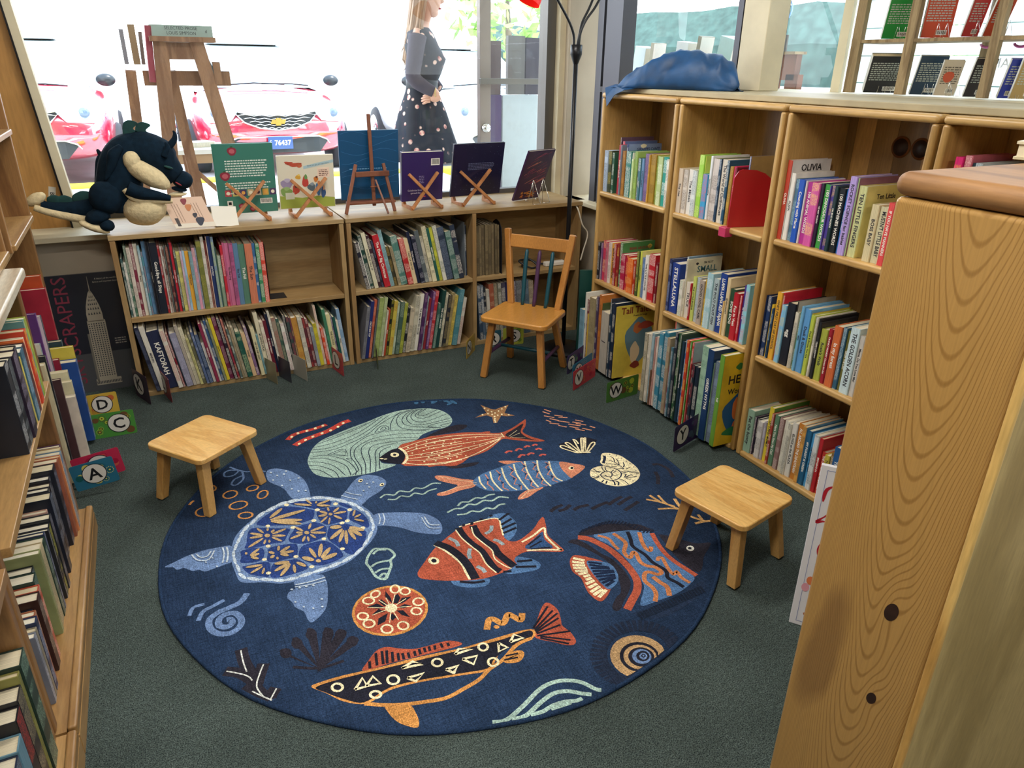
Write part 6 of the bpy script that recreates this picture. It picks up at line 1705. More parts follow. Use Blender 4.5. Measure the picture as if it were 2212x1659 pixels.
# cathedral grain made from rings of a parabola field
m, t, b = newmat('cathedral_pine'); co = N(t, 'ShaderNodeTexCoord'); sp = N(t, 'ShaderNodeSeparateXYZ')
nz = N(t, 'ShaderNodeTexNoise', Scale=5.0, Detail=2.0); t.links.new(co.outputs['Object'], nz.inputs[0]); t.links.new(co.outputs['Object'], sp.inputs[0])
def mth(op, a, b_=None, c_=None):
    n = N(t, 'ShaderNodeMath', operation=op)
    for i, v in enumerate((a, b_, c_)):
        if v is None: continue
        if hasattr(v, 'links'): t.links.new(v, n.inputs[i])
        else: n.inputs[i].default_value = v
    return n.outputs[0]
ny = mth('MULTIPLY', mth('SUBTRACT', nz.outputs[0], .5), .018)
yy = mth('ADD', mth('SUBTRACT', sp.outputs['Y'], .095), ny)
par = mth('ADD', mth('MULTIPLY', mth('MULTIPLY', yy, yy), 70.0), mth('MULTIPLY', sp.outputs['Z'], -1.0))
knd = None
for (ky, kz, amp, s_) in ((.0745, .81, .11, .022), (.068, .64, .06, .016), (.155, .70, .10, .03)):
    dy = mth('DIVIDE', mth('SUBTRACT', sp.outputs['Y'], ky), s_); dz = mth('DIVIDE', mth('SUBTRACT', sp.outputs['Z'], kz), s_*3.2)
    g = mth('MULTIPLY', mth('EXPONENT', mth('MULTIPLY', mth('ADD', mth('MULTIPLY', dy, dy), mth('MULTIPLY', dz, dz)), -1.0)), amp)
    par = mth('ADD', par, g)
sn = mth('SINE', mth('MULTIPLY', par, 170.0)); pw = N(t, 'ShaderNodeMapRange'); pw.inputs[1].default_value = .55; pw.inputs[2].default_value = 1.0; t.links.new(sn, pw.inputs[0])
mp = N(t, 'ShaderNodeMapping'); mp.inputs['Scale'].default_value = (1, 300, 6); t.links.new(co.outputs['Object'], mp.inputs[0])
fg_ = N(t, 'ShaderNodeTexNoise', Scale=1.0, Detail=2.0); t.links.new(mp.outputs[0], fg_.inputs[0])
c = mixc(t, mth('MULTIPLY', pw.outputs[0], .7), lin('ac864c'), lin('85602e'))
r2 = N(t, 'ShaderNodeMapRange'); r2.inputs[1].default_value = .3; r2.inputs[2].default_value = .7; r2.inputs[3].default_value = .93; r2.inputs[4].default_value = 1.07; t.links.new(fg_.outputs[0], r2.inputs[0])
c = mixc(t, 1.0, c, r2.outputs[0], 'MULTIPLY')
# dark heartwood streak near the left edge
dy = mth('DIVIDE', mth('SUBTRACT', sp.outputs['Y'], mth('ADD', .175, mth('MULTIPLY', mth('SUBTRACT', sp.outputs['Z'], .6), -.12))), .033); dz = mth('DIVIDE', mth('SUBTRACT', sp.outputs['Z'], .66), .13)
hd = mth('ADD', mth('ADD', mth('MULTIPLY', dy, dy), mth('MULTIPLY', dz, dz)), mth('MULTIPLY', mth('SUBTRACT', nz.outputs[0], .5), 3.0)); hr = N(t, 'ShaderNodeMapRange'); hr.inputs[1].default_value = .6; hr.inputs[2].default_value = 1.5; hr.inputs[3].default_value = .48; hr.inputs[4].default_value = 0; t.links.new(hd, hr.inputs[0])
c = mixc(t, hr.outputs[0], c, lin('5e3d24'))
t.links.new(c, b.inputs['Base Color']); b.inputs['Roughness'].default_value = .33; b.inputs['Coat Weight'].default_value = .4; b.inputs['Coat Roughness'].default_value = .2
CATH = m
# local frame: x 0 = face towards the rug, y 0 = front corner
f = MB(); f.box(0, .03, .0075, .222, 0, 1.398); f.build('end_panel', CATH, t_, bevel=.008, seg=3)
f = MB(); f.box(-.004, 1.0, -.004, .228, 1.3985, 1.431); f.build('top_panel', wood('dark_pine_top', '946c42', '7a5634', 'Y', 3, .55, dist=2, coat=.05), t_, bevel=.016, seg=4)
f = MB(); f.box(-.004, .008, -.005, .007, 0, 1.398); f.build('corner_stile', wood('pale_stile', 'd2ad68', 'b98e4c', 'Z', 3, .3, coat=.4), t_, bevel=.005, seg=3)
f = MB(); f.box(.014, 1.0, .004, .016, 0, 1.398); f.build('back_panel', wood('pale_pine_back', 'b09a68', '9a8454', 'Z', 2.5, .4, dist=2.5, coat=.2), t_)
f = MB(); f.box(.97, 1.0, .018, .222, 0, 1.398); f.build('end_panel', CATH, t_, bevel=.008)
for z in (.05, .48, .92):
    MB().box(.03, .97, .02, .22, z-.012, z+.012).build('shelf', PINEX, t_)
for (y, z, ry_, rz_) in ((.0745, .806, .0115, .017), (.068, .638, .0085, .012)):
    v = [(-.0006, y+ry_*math.cos(a)*.9+math.sin(a)*-.3*ry_, z+rz_*math.sin(a)) for a in [i*PI/12 for i in range(24)]]
    MB().add(v, [tuple(range(24))]).build('knot', KNOT, t_)
pb = thing('paperback_stack', 'pale paperback lying on the foreground cabinet top', 'book', (1.235, .60, 1.4315), .3)
MB().box(-.02, .2, -.09, .1, 0, .004, 'c9bf9e').build('cover', PAINT, pb); MB().box(-.017, .197, -.087, .097, .004, .022).build('pages', PAGES, pb); MB().box(-.02, .2, -.09, .1, .022, .026, 'd8d0b4').build('cover', PAINT, pb)
# ---------------------------------------------------------------- low plywood bookcases under the window
def low_case(label, x0, x1, dividers, lip):
    c0 = (x0+x1)/2; t_ = thing('low_bookcase', label, 'bookcase', (c0, 3.77, 0)); hw = (x1-x0)/2
    MB().box(-hw-.003, hw+.003, 0, .47, .791, .813).build('top_panel', PLY, t_, bevel=.002)
    xs = [-hw]+[d-c0-.012 for d in dividers]+[hw-.024]
    for x in xs: MB().box(x, x+.024, .002 if x in (xs[0], xs[-1]) else .0, .28, 0, .7895).build('upright', PLYV, t_, bevel=.0015)
    for a, b_ in zip(xs[:-1], xs[1:]):
        MB().box(a+.0245, b_-.0005, .003, .272, lip-.022, lip).build('shelf', PLY, t_, bevel=.0015)
        MB().box(a+.0245, b_-.0005, .006, .272, .0, .026).build('bottom_panel', PLY, t_, bevel=.0015)
        MB().box(a+.0245, b_-.0005, .273, .28, 0, .79).build('back_panel', PLY, t_)
    return t_
low_case('low plywood bookcase with the plush dragon on top', -.195, .888, [], .413)
low_case('low plywood bookcase with the small chair standing before it', .902, 2.335, [1.628], .418)
# ---------------------------------------------------------------- left bookcases
def left_case(label, y0, y1):
    t_ = thing('oak_bookcase', label, 'bookcase', (-.42, (y0+y1)/2, 0)); hw = (y1-y0)/2-.002
    for s in (-1, 1):
        a, b_ = sorted((s*hw, s*(hw-.034))); MB().box(-.32, .015, a, b_, .085, .93).build('upright', OAK, t_, bevel=.008, seg=3)
    MB().box(-.32, .04, -hw-.002, hw+.002, .93, .962).build('counter_top', wood('worn_oak_%d' % int(y0*10), 'a89478', 'c4bca8', 'Y', 3, .4, dist=2), t_, bevel=.008, seg=3)
    MB().box(-.30, .032, -hw+.034, hw-.034, .57, .595).build('shelf', OAKY, t_, bevel=.002)
    MB().box(-.32, -.3, -hw+.034, hw-.034, .1, .93).build('back_panel', OAK, t_)
    MB().box(-.32, .035, -hw, hw, .062, .084).build('bottom_panel', OAKY, t_)
    MB().box(-.32, .058, -hw, hw, 0, .062).build('plinth', OAKY, t_)
    f = MB(); f.box(.036, .058, -hw, hw, .0625, .094); f.build('base_moulding', OAKY, t_, bevel=.007, seg=3)
    return t_
left_case('oak bookcase with a tall green and checked book row, nearer the rug', 1.575, 2.63)
left_case('oak bookcase at the very edge, dark thick books on its base', .50, 1.571)
def hutch(label, y0, y1, zs, fx):
    t_ = thing('oak_hutch', label, 'shelf unit', (-.72, (y0+y1)/2, .963)); hw = (y1-y0)/2-.002; d = fx+.72
    for s in (-1, 1):
        a, b_ = sorted((s*hw, s*(hw-.022))); MB().box(0, d, a, b_, 0, .75).build('upright', OAK, t_, bevel=.003)
    for z in zs: MB().box(0, d+.01, -hw+.022, hw-.022, z-.02, z).build('shelf', OAKY, t_, bevel=.004)
    MB().box(-.012, 0, -hw, hw, 0, .75).build('back_panel', OAK, t_); return t_
hutch('oak shelves standing on the left counter, black books inside', 1.6, 2.80, [.022, .33, .66], -.44)
hutch('oak shelves further along the left wall below the window', 2.83, 3.45, [.022, .345, .66], -.43)
t_ = thing('oak_bookcase', 'oak bookcase behind the big leaning picture books at the wall', 'bookcase', (-.5, 3.25, 0))
for a in (-.59, .40): MB().box(-.25, .03, a, a+.03, 0, .93).build('upright', OAK, t_, bevel=.004)
MB().box(-.25, .05, -.6, .4, .93, .962).build('counter_top', OAKY, t_, bevel=.006); MB().box(-.25, .0, -.56, .36, .0, .02).build('bottom_panel', OAKY, t_); MB().box(-.25, -.24, -.56, .36, .02, .93).build('back_panel', OAK, t_)
# ---------------------------------------------------------------- rug
R0 = (.823, 2.177); RR = 1.0
rug = thing('round_rug', 'round navy rug printed with fish, a sea turtle and shells', 'rug', (R0[0], R0[1], 0))
f = MB(); n = 96; prof = [(0, .0075), (RR-.012, .0075)]; f.lathe([(0.0001, .0075), (.5, .0075), (RR-.008, .0075), (RR-.006, 0)], '2b3e5c', n=n); f.build('pile', RUG, rug)
f = MB(); pts = [(math.cos(2*PI*i/n)*(RR-.003+.002*math.sin(i*.9)), math.sin(2*PI*i/n)*(RR-.003+.002*math.sin(i*.9)), .0055) for i in range(n+1)]; f.tube(pts, .0062, '22344f', 8, False); f.build('binding', RUG, rug)
def strip(f, pts, w, z, col, closed=False):
    n = len(pts); v = []
    for i in range(n):
        a = pts[i-1] if (i or closed) else pts[0]; c = pts[(i+1) % n] if (i < n-1 or closed) else pts[-1]
        dx, dy = c[0]-a[0], c[1]-a[1]; L = math.hypot(dx, dy) or 1; nx, ny = -dy/L*w/2, dx/L*w/2
        v += [(pts[i][0]+nx, pts[i][1]+ny, z), (pts[i][0]-nx, pts[i][1]-ny, z)]
    fs = [(2*i, 2*i+1, (2*i+3) % (2*n), (2*i+2) % (2*n)) for i in range(n if closed else n-1)]
    f.add(v, fs, col)
def clampr(p):
    r = math.hypot(*p); return (p[0]*.984/r, p[1]*.984/r) if r > .984 else p
for name, label, items in RUGDATA:
    f = MB(); k = 0
    for kind, col, w, nums in items:
        k += 1; z = .0078+.00002*k
        if kind in 'er':
            a_ = nums; ne = 24 if max(map(abs, a_[2:])) > 12 else (12 if max(map(abs, a_[2:])) > 4 else 8)
            nums = [q for i in range(ne) for q in (a_[0]+a_[2]*math.cos(2*PI*i/ne)+a_[4]*math.sin(2*PI*i/ne), a_[1]+a_[3]*math.cos(2*PI*i/ne)+a_[5]*math.sin(2*PI*i/ne))]
        pts = [clampr((nums[i]/1000, nums[i+1]/1000)) for i in range(0, len(nums), 2)]
        if kind in 'pqe':
            if kind == 'q': pts = smooth_pts(pts, 4, True)
            a2 = sum(pts[i-1][0]*pts[i][1]-pts[i][0]*pts[i-1][1] for i in range(len(pts)))
            if a2 < 0: pts = pts[::-1]
            f.add([(x, y, z) for x, y in pts], [tuple(range(len(pts)))], col)
        elif kind == 'r': strip(f, pts, w/1000*.8, z, col, True)
        else:
            cl = len(pts) > 3 and pts[0] == pts[-1]
            if kind == 's': pts = smooth_pts(pts, 5)
            strip(f, pts, w/1000, z, col)
    o = f.build(name, RUG, rug); o['label'] = label
    if name in ('ring_motif', 'wave_motif', 'dark_stroke_motif', 'comma_motif', 'dash_motif', 'splash_motif'): o['kind'] = 'stuff'
# ---------------------------------------------------------------- books
def cover_mesh(t, h, d, col, ink, cov, lettered):
    """spine at y=0 facing -y, boards run to y=d; pages sit inside"""
    b_ = min(.0028, t*.22); o_ = .003; v = []; f = []; cc = []; ik = []; uv = []
    def bx(x0, x1, y0, y1, z0, z1, sp):
        k = len(v); v.extend([(x, y, z) for z in (z0, z1) for x, y in ((x0, y0), (x1, y0), (x1, y1), (x0, y1))])
        for j, q in enumerate([(3, 2, 1, 0), (4, 5, 6, 7), (0, 1, 5, 4), (1, 2, 6, 5), (2, 3, 7, 6), (3, 0, 4, 7)]):
            f.append(tuple(i+k for i in q)); front = sp and j == 2; side = (not sp) and j in (3, 5)
            cc.append(cov if side else col); ik.append((ink[0], ink[1], ink[2], 1.0 if (front and lettered and t > .006) else 0.0))
            for i in q:
                x, y, z = v[i+k]; uv.append((z, (x/t if sp else y)))
    r = min(.004, t*.25)
    bx(r*.5, t-r*.5, 0, .003, 0, h, True)
    bx(0, b_, .0012, d, 0, h, False); bx(t-b_, t, .0012, d, 0, h, False)
    me = bpy.data.meshes.new('cover'); me.from_pydata(v, [], f)
    for nm, src in (('Col', cc), ('Ink', ik)):
        at = me.color_attributes.new(nm, 'FLOAT_COLOR', 'CORNER'); buf = []
        for c in src: buf += list(c)*4
        at.data.foreach_set('color', buf)
    u = me.uv_layers.new(name='UVMap'); u.data.foreach_set('uv', [q for p in uv for q in p])
    me.materials.append(BOOK); return me
PAGE_CACHE = {}
def book(name, label, group, M, t, h, d, col, ink, cov=None, title='', lettered=True, tail=None, ratio=.62):
    o = bpy.data.objects.new(name, None); COL.objects.link(o); o.matrix_world = M; o.empty_display_size = .03
    tag(o, label, 'book', group)
    L = lin(col); me = cover_mesh(t, h, d, L, lin(ink), lin(cov or col), lettered and not title); c = bpy.data.objects.new('cover', me); COL.objects.link(c); c.parent = o
    b_ = min(.0028, t*.22)
    pg = MB().box(b_, t-b_, .003, d-.004, .003, h-.003).mesh('pages'); p = bpy.data.objects.new('pages', pg); pg.materials.append(PAGES); COL.objects.link(p); p.parent = o
    if title:
        s = min(t*ratio, .034); tm = Matrix.Translation((t/2, -.0004, h*.52)) @ Matrix(((0, 1, 0, 0), (0, 0, -1, 0), (-1, 0, 0, 0), (0, 0, 0, 1)))
        text(title, s, tm, o, ink, 'spine_title', .0002, maxw=h*.8, bold=True)
    return o
PALETTE = {'black': (28,28,34), 'charcoal': (60,62,68), 'grey': (128,128,130), 'pale grey': (190,190,190), 'white': (226,224,218), 'cream': (220,208,175), 'tan': (185,160,115), 'brown': (115,80,50), 'dark brown': (70,50,38), 'maroon': (110,32,48), 'red': (180,40,48), 'orange': (208,110,50), 'yellow': (214,190,60), 'olive': (120,122,58), 'lime green': (172,200,84), 'green': (70,140,80), 'dark green': (44,82,60), 'teal': (50,130,125), 'dark teal': (38,86,96), 'sky blue': (130,180,210), 'blue': (70,110,175), 'slate blue': (100,125,155), 'navy': (34,48,92), 'purple': (95,70,140), 'dark purple': (64,42,84), 'lilac': (165,145,190), 'pink': (205,110,145), 'magenta': (190,40,110), 'pale green': (165,195,165), 'peach': (215,160,130), 'pale blue': (180,205,220)}
ORD = 'first second third fourth fifth sixth seventh eighth ninth tenth eleventh twelfth thirteenth fourteenth fifteenth sixteenth seventeenth eighteenth nineteenth twentieth'.split()
def ordinal(n):
    if n <= 20: return ORD[n-1]
    if n % 10 == 0: return {30: 'thirtieth', 40: 'fortieth', 50: 'fiftieth'}[n]
    return {2: 'twenty', 3: 'thirty', 4: 'forty'}[n//10]+'-'+ORD[n % 10-1]
def colour_word(c):
    r = [int(c[i:i+2], 16) for i in (0, 2, 4)]; return min(PALETTE, key=lambda k: sum((a-b_)**2 for a, b_ in zip(r, PALETTE[k])))
counts = {}
for (name, group, end, ang, z, rows) in BOOKROWS:
    where = group[13:]
    for (x, y, lean, t, h, d, col, ink, cov, title) in rows:
        counts[where] = i = counts.get(where, 0)+1
        size = 'thin ' if t < .016 else ('thick ' if t > .036 else '')
        words = ''.join(c if (c.isalnum() or c in "' ") else ' ' for c in title).split()[:2]
        tail = '%s from the %s end, %s' % (ordinal(i), end, where)
        lab = size+colour_word(col)+' book'+(' titled '+' '.join(words) if words else '')+', '+tail
        if len(lab.split()) > 16: lab = lab.replace('from the', 'from').replace(size, '') if size else lab.replace('from the', 'from')
        if len(lab.split()) > 16: lab = colour_word(col)+' book, '+tail
        R_ = Matrix.Rotation(math.radians(lean), 4, 'Y')
        if lean > 0: R_ = Matrix.Translation((t, 0, 0)) @ R_ @ Matrix.Translation((-t, 0, 0))
        M = Matrix.Translation((x, y, z)) @ Matrix.Rotation(math.radians(ang), 4, 'Z') @ R_
        book(name, lab, group, M, t, h, d, col, ink, cov or None, title)
# ---------------------------------------------------------------- stools
def stool(name, label, loc, rz, z=.0):
    t_ = thing(name, label, 'stool', (loc[0], loc[1], z), rz); s_ = .145
    pts = []
    for cx_, cy_, a0 in ((s_-.03, s_-.03, 0), (-s_+.03, s_-.03, 90), (-s_+.03, -s_+.03, 180), (s_-.03, -s_+.03, 270)):
        for k in range(6): a = math.radians(a0+k*18); pts.append((cx_+.03*math.cos(a), cy_+.03*math.sin(a)))
    MB().prism(pts, .216, .238).build('stool_top', BAM, t_, bevel=.005, seg=3)
    for sx_ in (-1, 1):
        for sy_ in (-1, 1):
            f = MB(); a = Vector((sx_*.098, sy_*.098, .2155)); b_ = Vector((sx_*.128, sy_*.128, .0)); w0, w1 = .026, .0165
            v = []
            for p, w in ((b_, w1), (a*.88+b_*.12, .0185), (a, .034)):
                for i, j in ((-1, -1), (1, -1), (1, 1), (-1, 1)):
                    ix = i*w if i != sx_ or w < .03 else i*.02; jy = j*w if j != sy_ or w < .03 else j*.02
                    v.append((p.x+ix, p.y+jy, p.z))
            fs = [(3, 2, 1, 0), (8, 9, 10, 11)]+[(k*4+i, k*4+(i+1) % 4, k*4+4+(i+1) % 4, k*4+4+i) for k in (0, 1) for i in range(4)]
            f.add(v, fs); f.build('leg', BAML, t_, bevel=.003)
    for a_ in range(4):
        q = MB(); q.box(-.07, .07, .088, .102, .196, .2155, M=rotM((0, 0, 0), rz=a_*PI/2)); q.build('apron', BAML, t_)
    return t_
stool('step_stool', 'small bamboo stool on the rug edge beside the turtle tail rings', (.037, 2.70), math.radians(-53), .0085)
stool('step_stool', 'small bamboo stool over the angelfish, beside the pine bookcases', (1.60, 1.53), math.radians(-77), .0085)
# ---------------------------------------------------------------- small chair
ch = thing('child_chair', 'small maple chair with teal and purple back spindles, in the corner', 'chair', (1.69, 3.26, 0), math.radians(-51))
pts = []
for cx_, cy_, a0 in ((.145, .125, 0), (-.145, .125, 90), (-.15, -.125, 180), (.15, -.125, 270)):
    for k in range(6): a = math.radians(a0+k*18); pts.append((cx_+.04*math.cos(a), cy_+.04*math.sin(a)))
MB().prism(pts, .322, .352).build('seat', CHS, ch, bevel=.009, seg=4)
for sx_ in (-1, 1):
    for top, bot in (((sx_*.135, -.10, .3215), (sx_*.172, -.135, 0)), ((sx_*.13, .10, .3215), (sx_*.165, .195, 0))):
        f = MB(); f.beam(bot, top, .036, .034, up=(0, 1, 0)); v0 = min(p[2] for p in f.v)
        f.v = [(x, y, max(z, .0) if z < .02 else z) for x, y, z in f.v]; f.build('leg', CHW, ch, bevel=.008, seg=3)
    f = MB(); f.beam((sx_*.137, .135, .345), (sx_*.190-.014, .225, .742), .036, .03, up=(0, 1, 0)); f.build('back_post', CHW, ch, bevel=.008, seg=3)
f = MB(); f.beam((-.178, .208, .682), (.160, .208, .682), .018, .07, up=(0, .22, 1)); f.build('top_rail', CHW, ch, bevel=.006, seg=3)
SPT = plain('teal_stain', '124a58', .35); SPP = plain('purple_stain', '4c2f52', .35)
for x, mt, lb in ((-.075, SPT, 'teal spindle'), (0, SPP, 'purple spindle'), (.075, SPT, 'teal spindle')):
    f = MB(); f.tube([(x*.9, .128, .35), (x*.93, .14, .38), (x, .182, .58), (x, .196, .63), (x, .200, .645)], [.0085, .0115, .0115, .0105, .006], n=10); f.build('spindle', mt, ch)['label'] = lb
for s_ in (-1, 1):
    f = MB(); f.tube([(s_*.155, -.115, .135), (s_*.148, .16, .14)], .0105, n=10); f.build('side_stretcher', SPP, ch)
f = MB(); f.tube([(-.152, .03, .138), (.152, .03, .138)], .0095, n=10); f.build('cross_stretcher', SPT, ch)
# ---------------------------------------------------------------- floor lamp
lp = thing('floor_lamp', 'black floor lamp with curved arms and a red shade, in the corner', 'lamp', (2.083, 3.50, 0))
MB().lathe([(0, .0), (.14, 0), (.14, .012), (.12, .022), (.02, .03), (0, .03)], n=32).build('base', BLACK, lp)
MB().tube([(0, 0, .025), (0, 0, 1.60)], .0125, n=12).build('pole', BLACK, lp)
MB().lathe([(.0126, 1.565), (.030, 1.61), (.030, 1.655), (.0, 1.656)], n=20).build('hub', BLACK, lp)
for pts in ([(-.016, 0, 1.65), (-.02, 0, 1.70), (-.05, 0, 1.76), (-.11, 0, 1.84), (-.17, 0, 1.92), (-.20, 0, 1.96), (-.215, 0, 1.94)], [(.014, 0, 1.65), (.02, 0, 1.71), (.05, 0, 1.77), (.10, 0, 1.83), (.16, .01, 1.92), (.24, .02, 2.05)], [(.004, 0, 1.65), (.014, .0, 1.70), (.04, .02, 1.76), (.085, .03, 1.83), (.15, .05, 1.95), (.2, .05, 2.08)]):
    MB().tube(smooth_pts(pts, 5), .0065, n=8).build('arm', BLACK, lp)
m, t, b = newmat('red_shade'); b.inputs['Base Color'].default_value = lin('d8201c'); b.inputs['Roughness'].default_value = .35; b.inputs['Emission Color'].default_value = lin('ff2010'); b.inputs['Emission Strength'].default_value = .35
MB().lathe([(.062, 0), (.060, .03), (.045, .075), (.02, .10), (0, .103)], n=28, M=rotM((-.285, 0, 1.838), ry=.45)).build('lamp_shade', m, lp)
tag(MB().tube(smooth_pts([(2.29, 3.89, .795), (2.30, 3.78, .785), (2.33, 3.752, .68), (2.37, 3.75, .62), (2.345, 3.75, .52), (2.33, 3.752, .46)], 6), .0045, 'd8d0c0', 8).build('lamp_cable', PAINT), 'cream power cable hanging down the end of the low shelves', 'cable')
# ---------------------------------------------------------------- blue cloth on the first pine bookcases
f = MB(); nu, nv = 60, 40; v = []
for i in range(nu+1):
    u = i/nu
    for j in range(nv+1):
        w = j/nv*2*PI
        wid = (.15*math.sin(PI*min(1, u*.93+.05))**.55)*(1-.25*u); hgt = .15*math.sin(PI*min(1, u*.90+.02))**.8
        p = Vector((2.37+.03*u-.19*(1-u)**2.2, 3.24-.60*u, 1.462)); cs, sn_ = math.cos(w), math.sin(w)
        x = p.x+wid*cs; y = p.y+.04*cs*sn_; z = p.z+max(0, sn_)*hgt*1.15 - (0.0 if sn_ > 0 else 0)
        rdg = noise.noise(Vector((x*7+y*6, y*3, z*6)))*.035-abs(noise.noise(Vector((x*14-y*7, y*3+z*12, 3.1))))*.028+.006-abs(noise.noise(Vector((x*30-y*14, y*8+z*20, 7.7))))*.008
        if sn_ > .05: z += rdg*min(1, sn_*2); x += rdg*.6*cs
        v.append((x, y, max(z, 1.4632)))
f.add(v, [(i*(nv+1)+j, i*(nv+1)+j+1, (i+1)*(nv+1)+j+1, (i+1)*(nv+1)+j) for i in range(nu) for j in range(nv)], '1f5f92', True)
k = len(f.v); tl = [(2.20, 3.30, 1.475), (2.115, 3.26, 1.46), (2.105, 3.235, 1.42), (2.10, 3.215, 1.375), (2.112, 3.17, 1.43), (2.12, 3.10, 1.455), (2.25, 3.04, 1.475), (2.135, 3.2, 1.47), (2.14, 3.14, 1.4635)]
f.add(tl, [(0, 1, 7), (1, 2, 7), (2, 3, 4), (2, 4, 7), (7, 4, 5), (7, 5, 8), (0, 7, 6), (7, 8, 6), (8, 5, 6)], '2a78b8')
TARP = plain('blue_cotton', '0f4372', .55, noisy=.4, nscale=9, bump=.9)
o = f.build('blue_cloth', TARP); tag(o, 'crumpled blue cloth draped on top of the pine bookcases', 'cloth')
so = o.modifiers.new('cloth_thickness', 'SOLIDIFY'); so.thickness = .002
# ---------------------------------------------------------------- display books on the low shelf, backs to the room
def xstand(label, x, hw, y=3.865, z=.8135, h=.19):
    t_ = thing('book_stand', label, 'book stand', (x, y, z), 0, 'wooden display stands on the low shelf')
    for s_ in (-1, 1):
        f = MB(); f.beam((-s_*hw, .0, .006), (s_*hw, .045+.010*s_, h), .016, .018, up=(0, 1, 0)); f.v = [(a, b_, max(c_, 0)) for a, b_, c_ in f.v]; f.build('cross_bar', STANDW, t_, bevel=.002)
        f = MB(); f.add([(-s_*hw-.008, -.002, 0), (-s_*hw-.008, .16, 0), (-s_*hw-.008, .16, .042), (-s_*hw-.008, .145, .042), (-s_*hw-.008, .12, .014), (-s_*hw-.008, .0, .02)]+[(-s_*hw+.008, a, c_) for a, c_ in ((-.002, 0), (.16, 0), (.16, .042), (.145, .042), (.12, .014), (.0, .02))],
            [(0, 1, 2, 3, 4, 5), (11, 10, 9, 8, 7, 6)]+[(i, 6+i, 6+(i+1) % 6, (i+1) % 6) for i in range(6)]); f.build('ledge', STANDW, t_)
    return t_
def flatbook(name, label, x, y, z, w, h, t, tilt, col, rz=0, roll=0, edge='e6e0d0', deco=None, group='picture books displayed on the low shelf'):
    """book standing with its back cover towards the room, leaning back by tilt"""
    o = thing(name, label, 'book', (x, y, z), rz, group); o.rotation_euler = (math.radians(tilt), math.radians(roll), rz)
    MB().box(0, w, 0, .0025, 0, h, col).build('back_cover', GLOSS, o, bevel=.001)
    MB().box(.003, w-.004, .0025, t-.0025, .003, h-.003).build('pages', PAGES, o)
    MB().box(0, w, t-.0025, t, 0, h, col).build('front_cover', GLOSS, o)
    MB().box(-.001, .0022, 0, t, 0, h, col).build('spine', GLOSS, o)
    if deco: deco(o, w, h)
    return o
F2 = Matrix(((1, 0, 0, 0), (0, 0, -1, 0), (0, 1, 0, 0), (0, 0, 0, 1)))
def ptext(o, s, x, z, size, col, mw=None, rot=0): text(s, size, Matrix.Translation((x, -.0006, z)) @ Matrix.Rotation(rot, 4, 'Y') @ F2, o, col, 'lettering', .0002, mw)
def lines(o, x0, x1, z, n, dz, col='d8e0d8', rag=.1, name='text_lines'):
    f = MB(); rnd = random.Random(int(z*9999))
    for i in range(n):
        x = x0
        while x < x1-(x1-x0)*rag*rnd.random():
            w = rnd.uniform(.005, .016); f.box(x, min(x+w, x1), -.0007, 0, z-i*dz, z-i*dz+dz*.45, col); x += w+.0032
    f.build(name, PAINT, o)
def barcode(o, x, z, w, h):
    f = MB(); f.box(x, x+w, -.0006, 0, z, z+h, 'e8e6de'); q = x+w*.08; i = 0
    while q < x+w*.92: ww = (.001, .0018, .0012, .0024)[i % 4]; f.box(q, q+ww, -.001, 0, z+h*.18, z+h*.92, '202024'); q += ww+.0016; i += 1
    f.build('barcode', PAINT, o)
def blob(f, cx_, cz, rx, rz_, col, y=-.0008, n=14, wob=.0, ph=0):
    f.add([(cx_+rx*(1+wob*math.sin(3*a+ph))*math.cos(a), y, cz+rz_*(1+wob*math.sin(3*a+ph))*math.sin(a)) for a in [2*PI*i/n for i in range(n)]], [tuple(range(n))], col)
def d_green(o, w, h):
    lines(o, .05, .25, h-.085, 7, .0125); lines(o, .04, .26, h-.195, 3, .0125); lines(o, .04, .09, h-.245, 1, .012)
    f = MB()
    for i, c in enumerate(('b8454e', 'd0c070', '4a3a60', 'c8b48a', 'd8d0b8', 'caa24a', '503a60')): f.box(.035+i*.036, .065+i*.036, -.0006, 0, .088, .12, c); blob(f, .05+i*.036, .104, .009, .009, ('e8e0c8', '503040', 'd8a050')[i % 3], -.0009)
    f.build('cover_thumbnails', PAINT, o); barcode(o, w-.085, .045, .06, .026)
    f = MB(); f.box(.04, .066, -.0006, 0, .04, .066, 'e8e6de'); f.box(.046, .06, -.001, 0, .046, .06, '202024'); f.build('publisher_mark', PAINT, o)
    for nm, x, z, r in (('printed_apple', .09, h-.035, .022), ('printed_apple', .045, .19, .024), ('printed_apple', .11, .035, .018), ('printed_apple', .16, .02, .015)):
        f = MB(); blob(f, x, z, r, r*.9, '8a2f40', wob=.08); blob(f, x, z, r*.6, r*.5, 'b8606a', -.0011); blob(f, x, z+r*.95, r*.3, r*.15, '2f5a3a', -.0012); f.build(nm, PAINT, o)
flatbook('picture_book', 'teal green picture book with apples on a wooden cross stand', .315, 3.97, .842, .285, .345, .012, 7, '3f7a6c', deco=d_green)
xstand('wooden cross stand holding the teal green picture book', .447, .092)
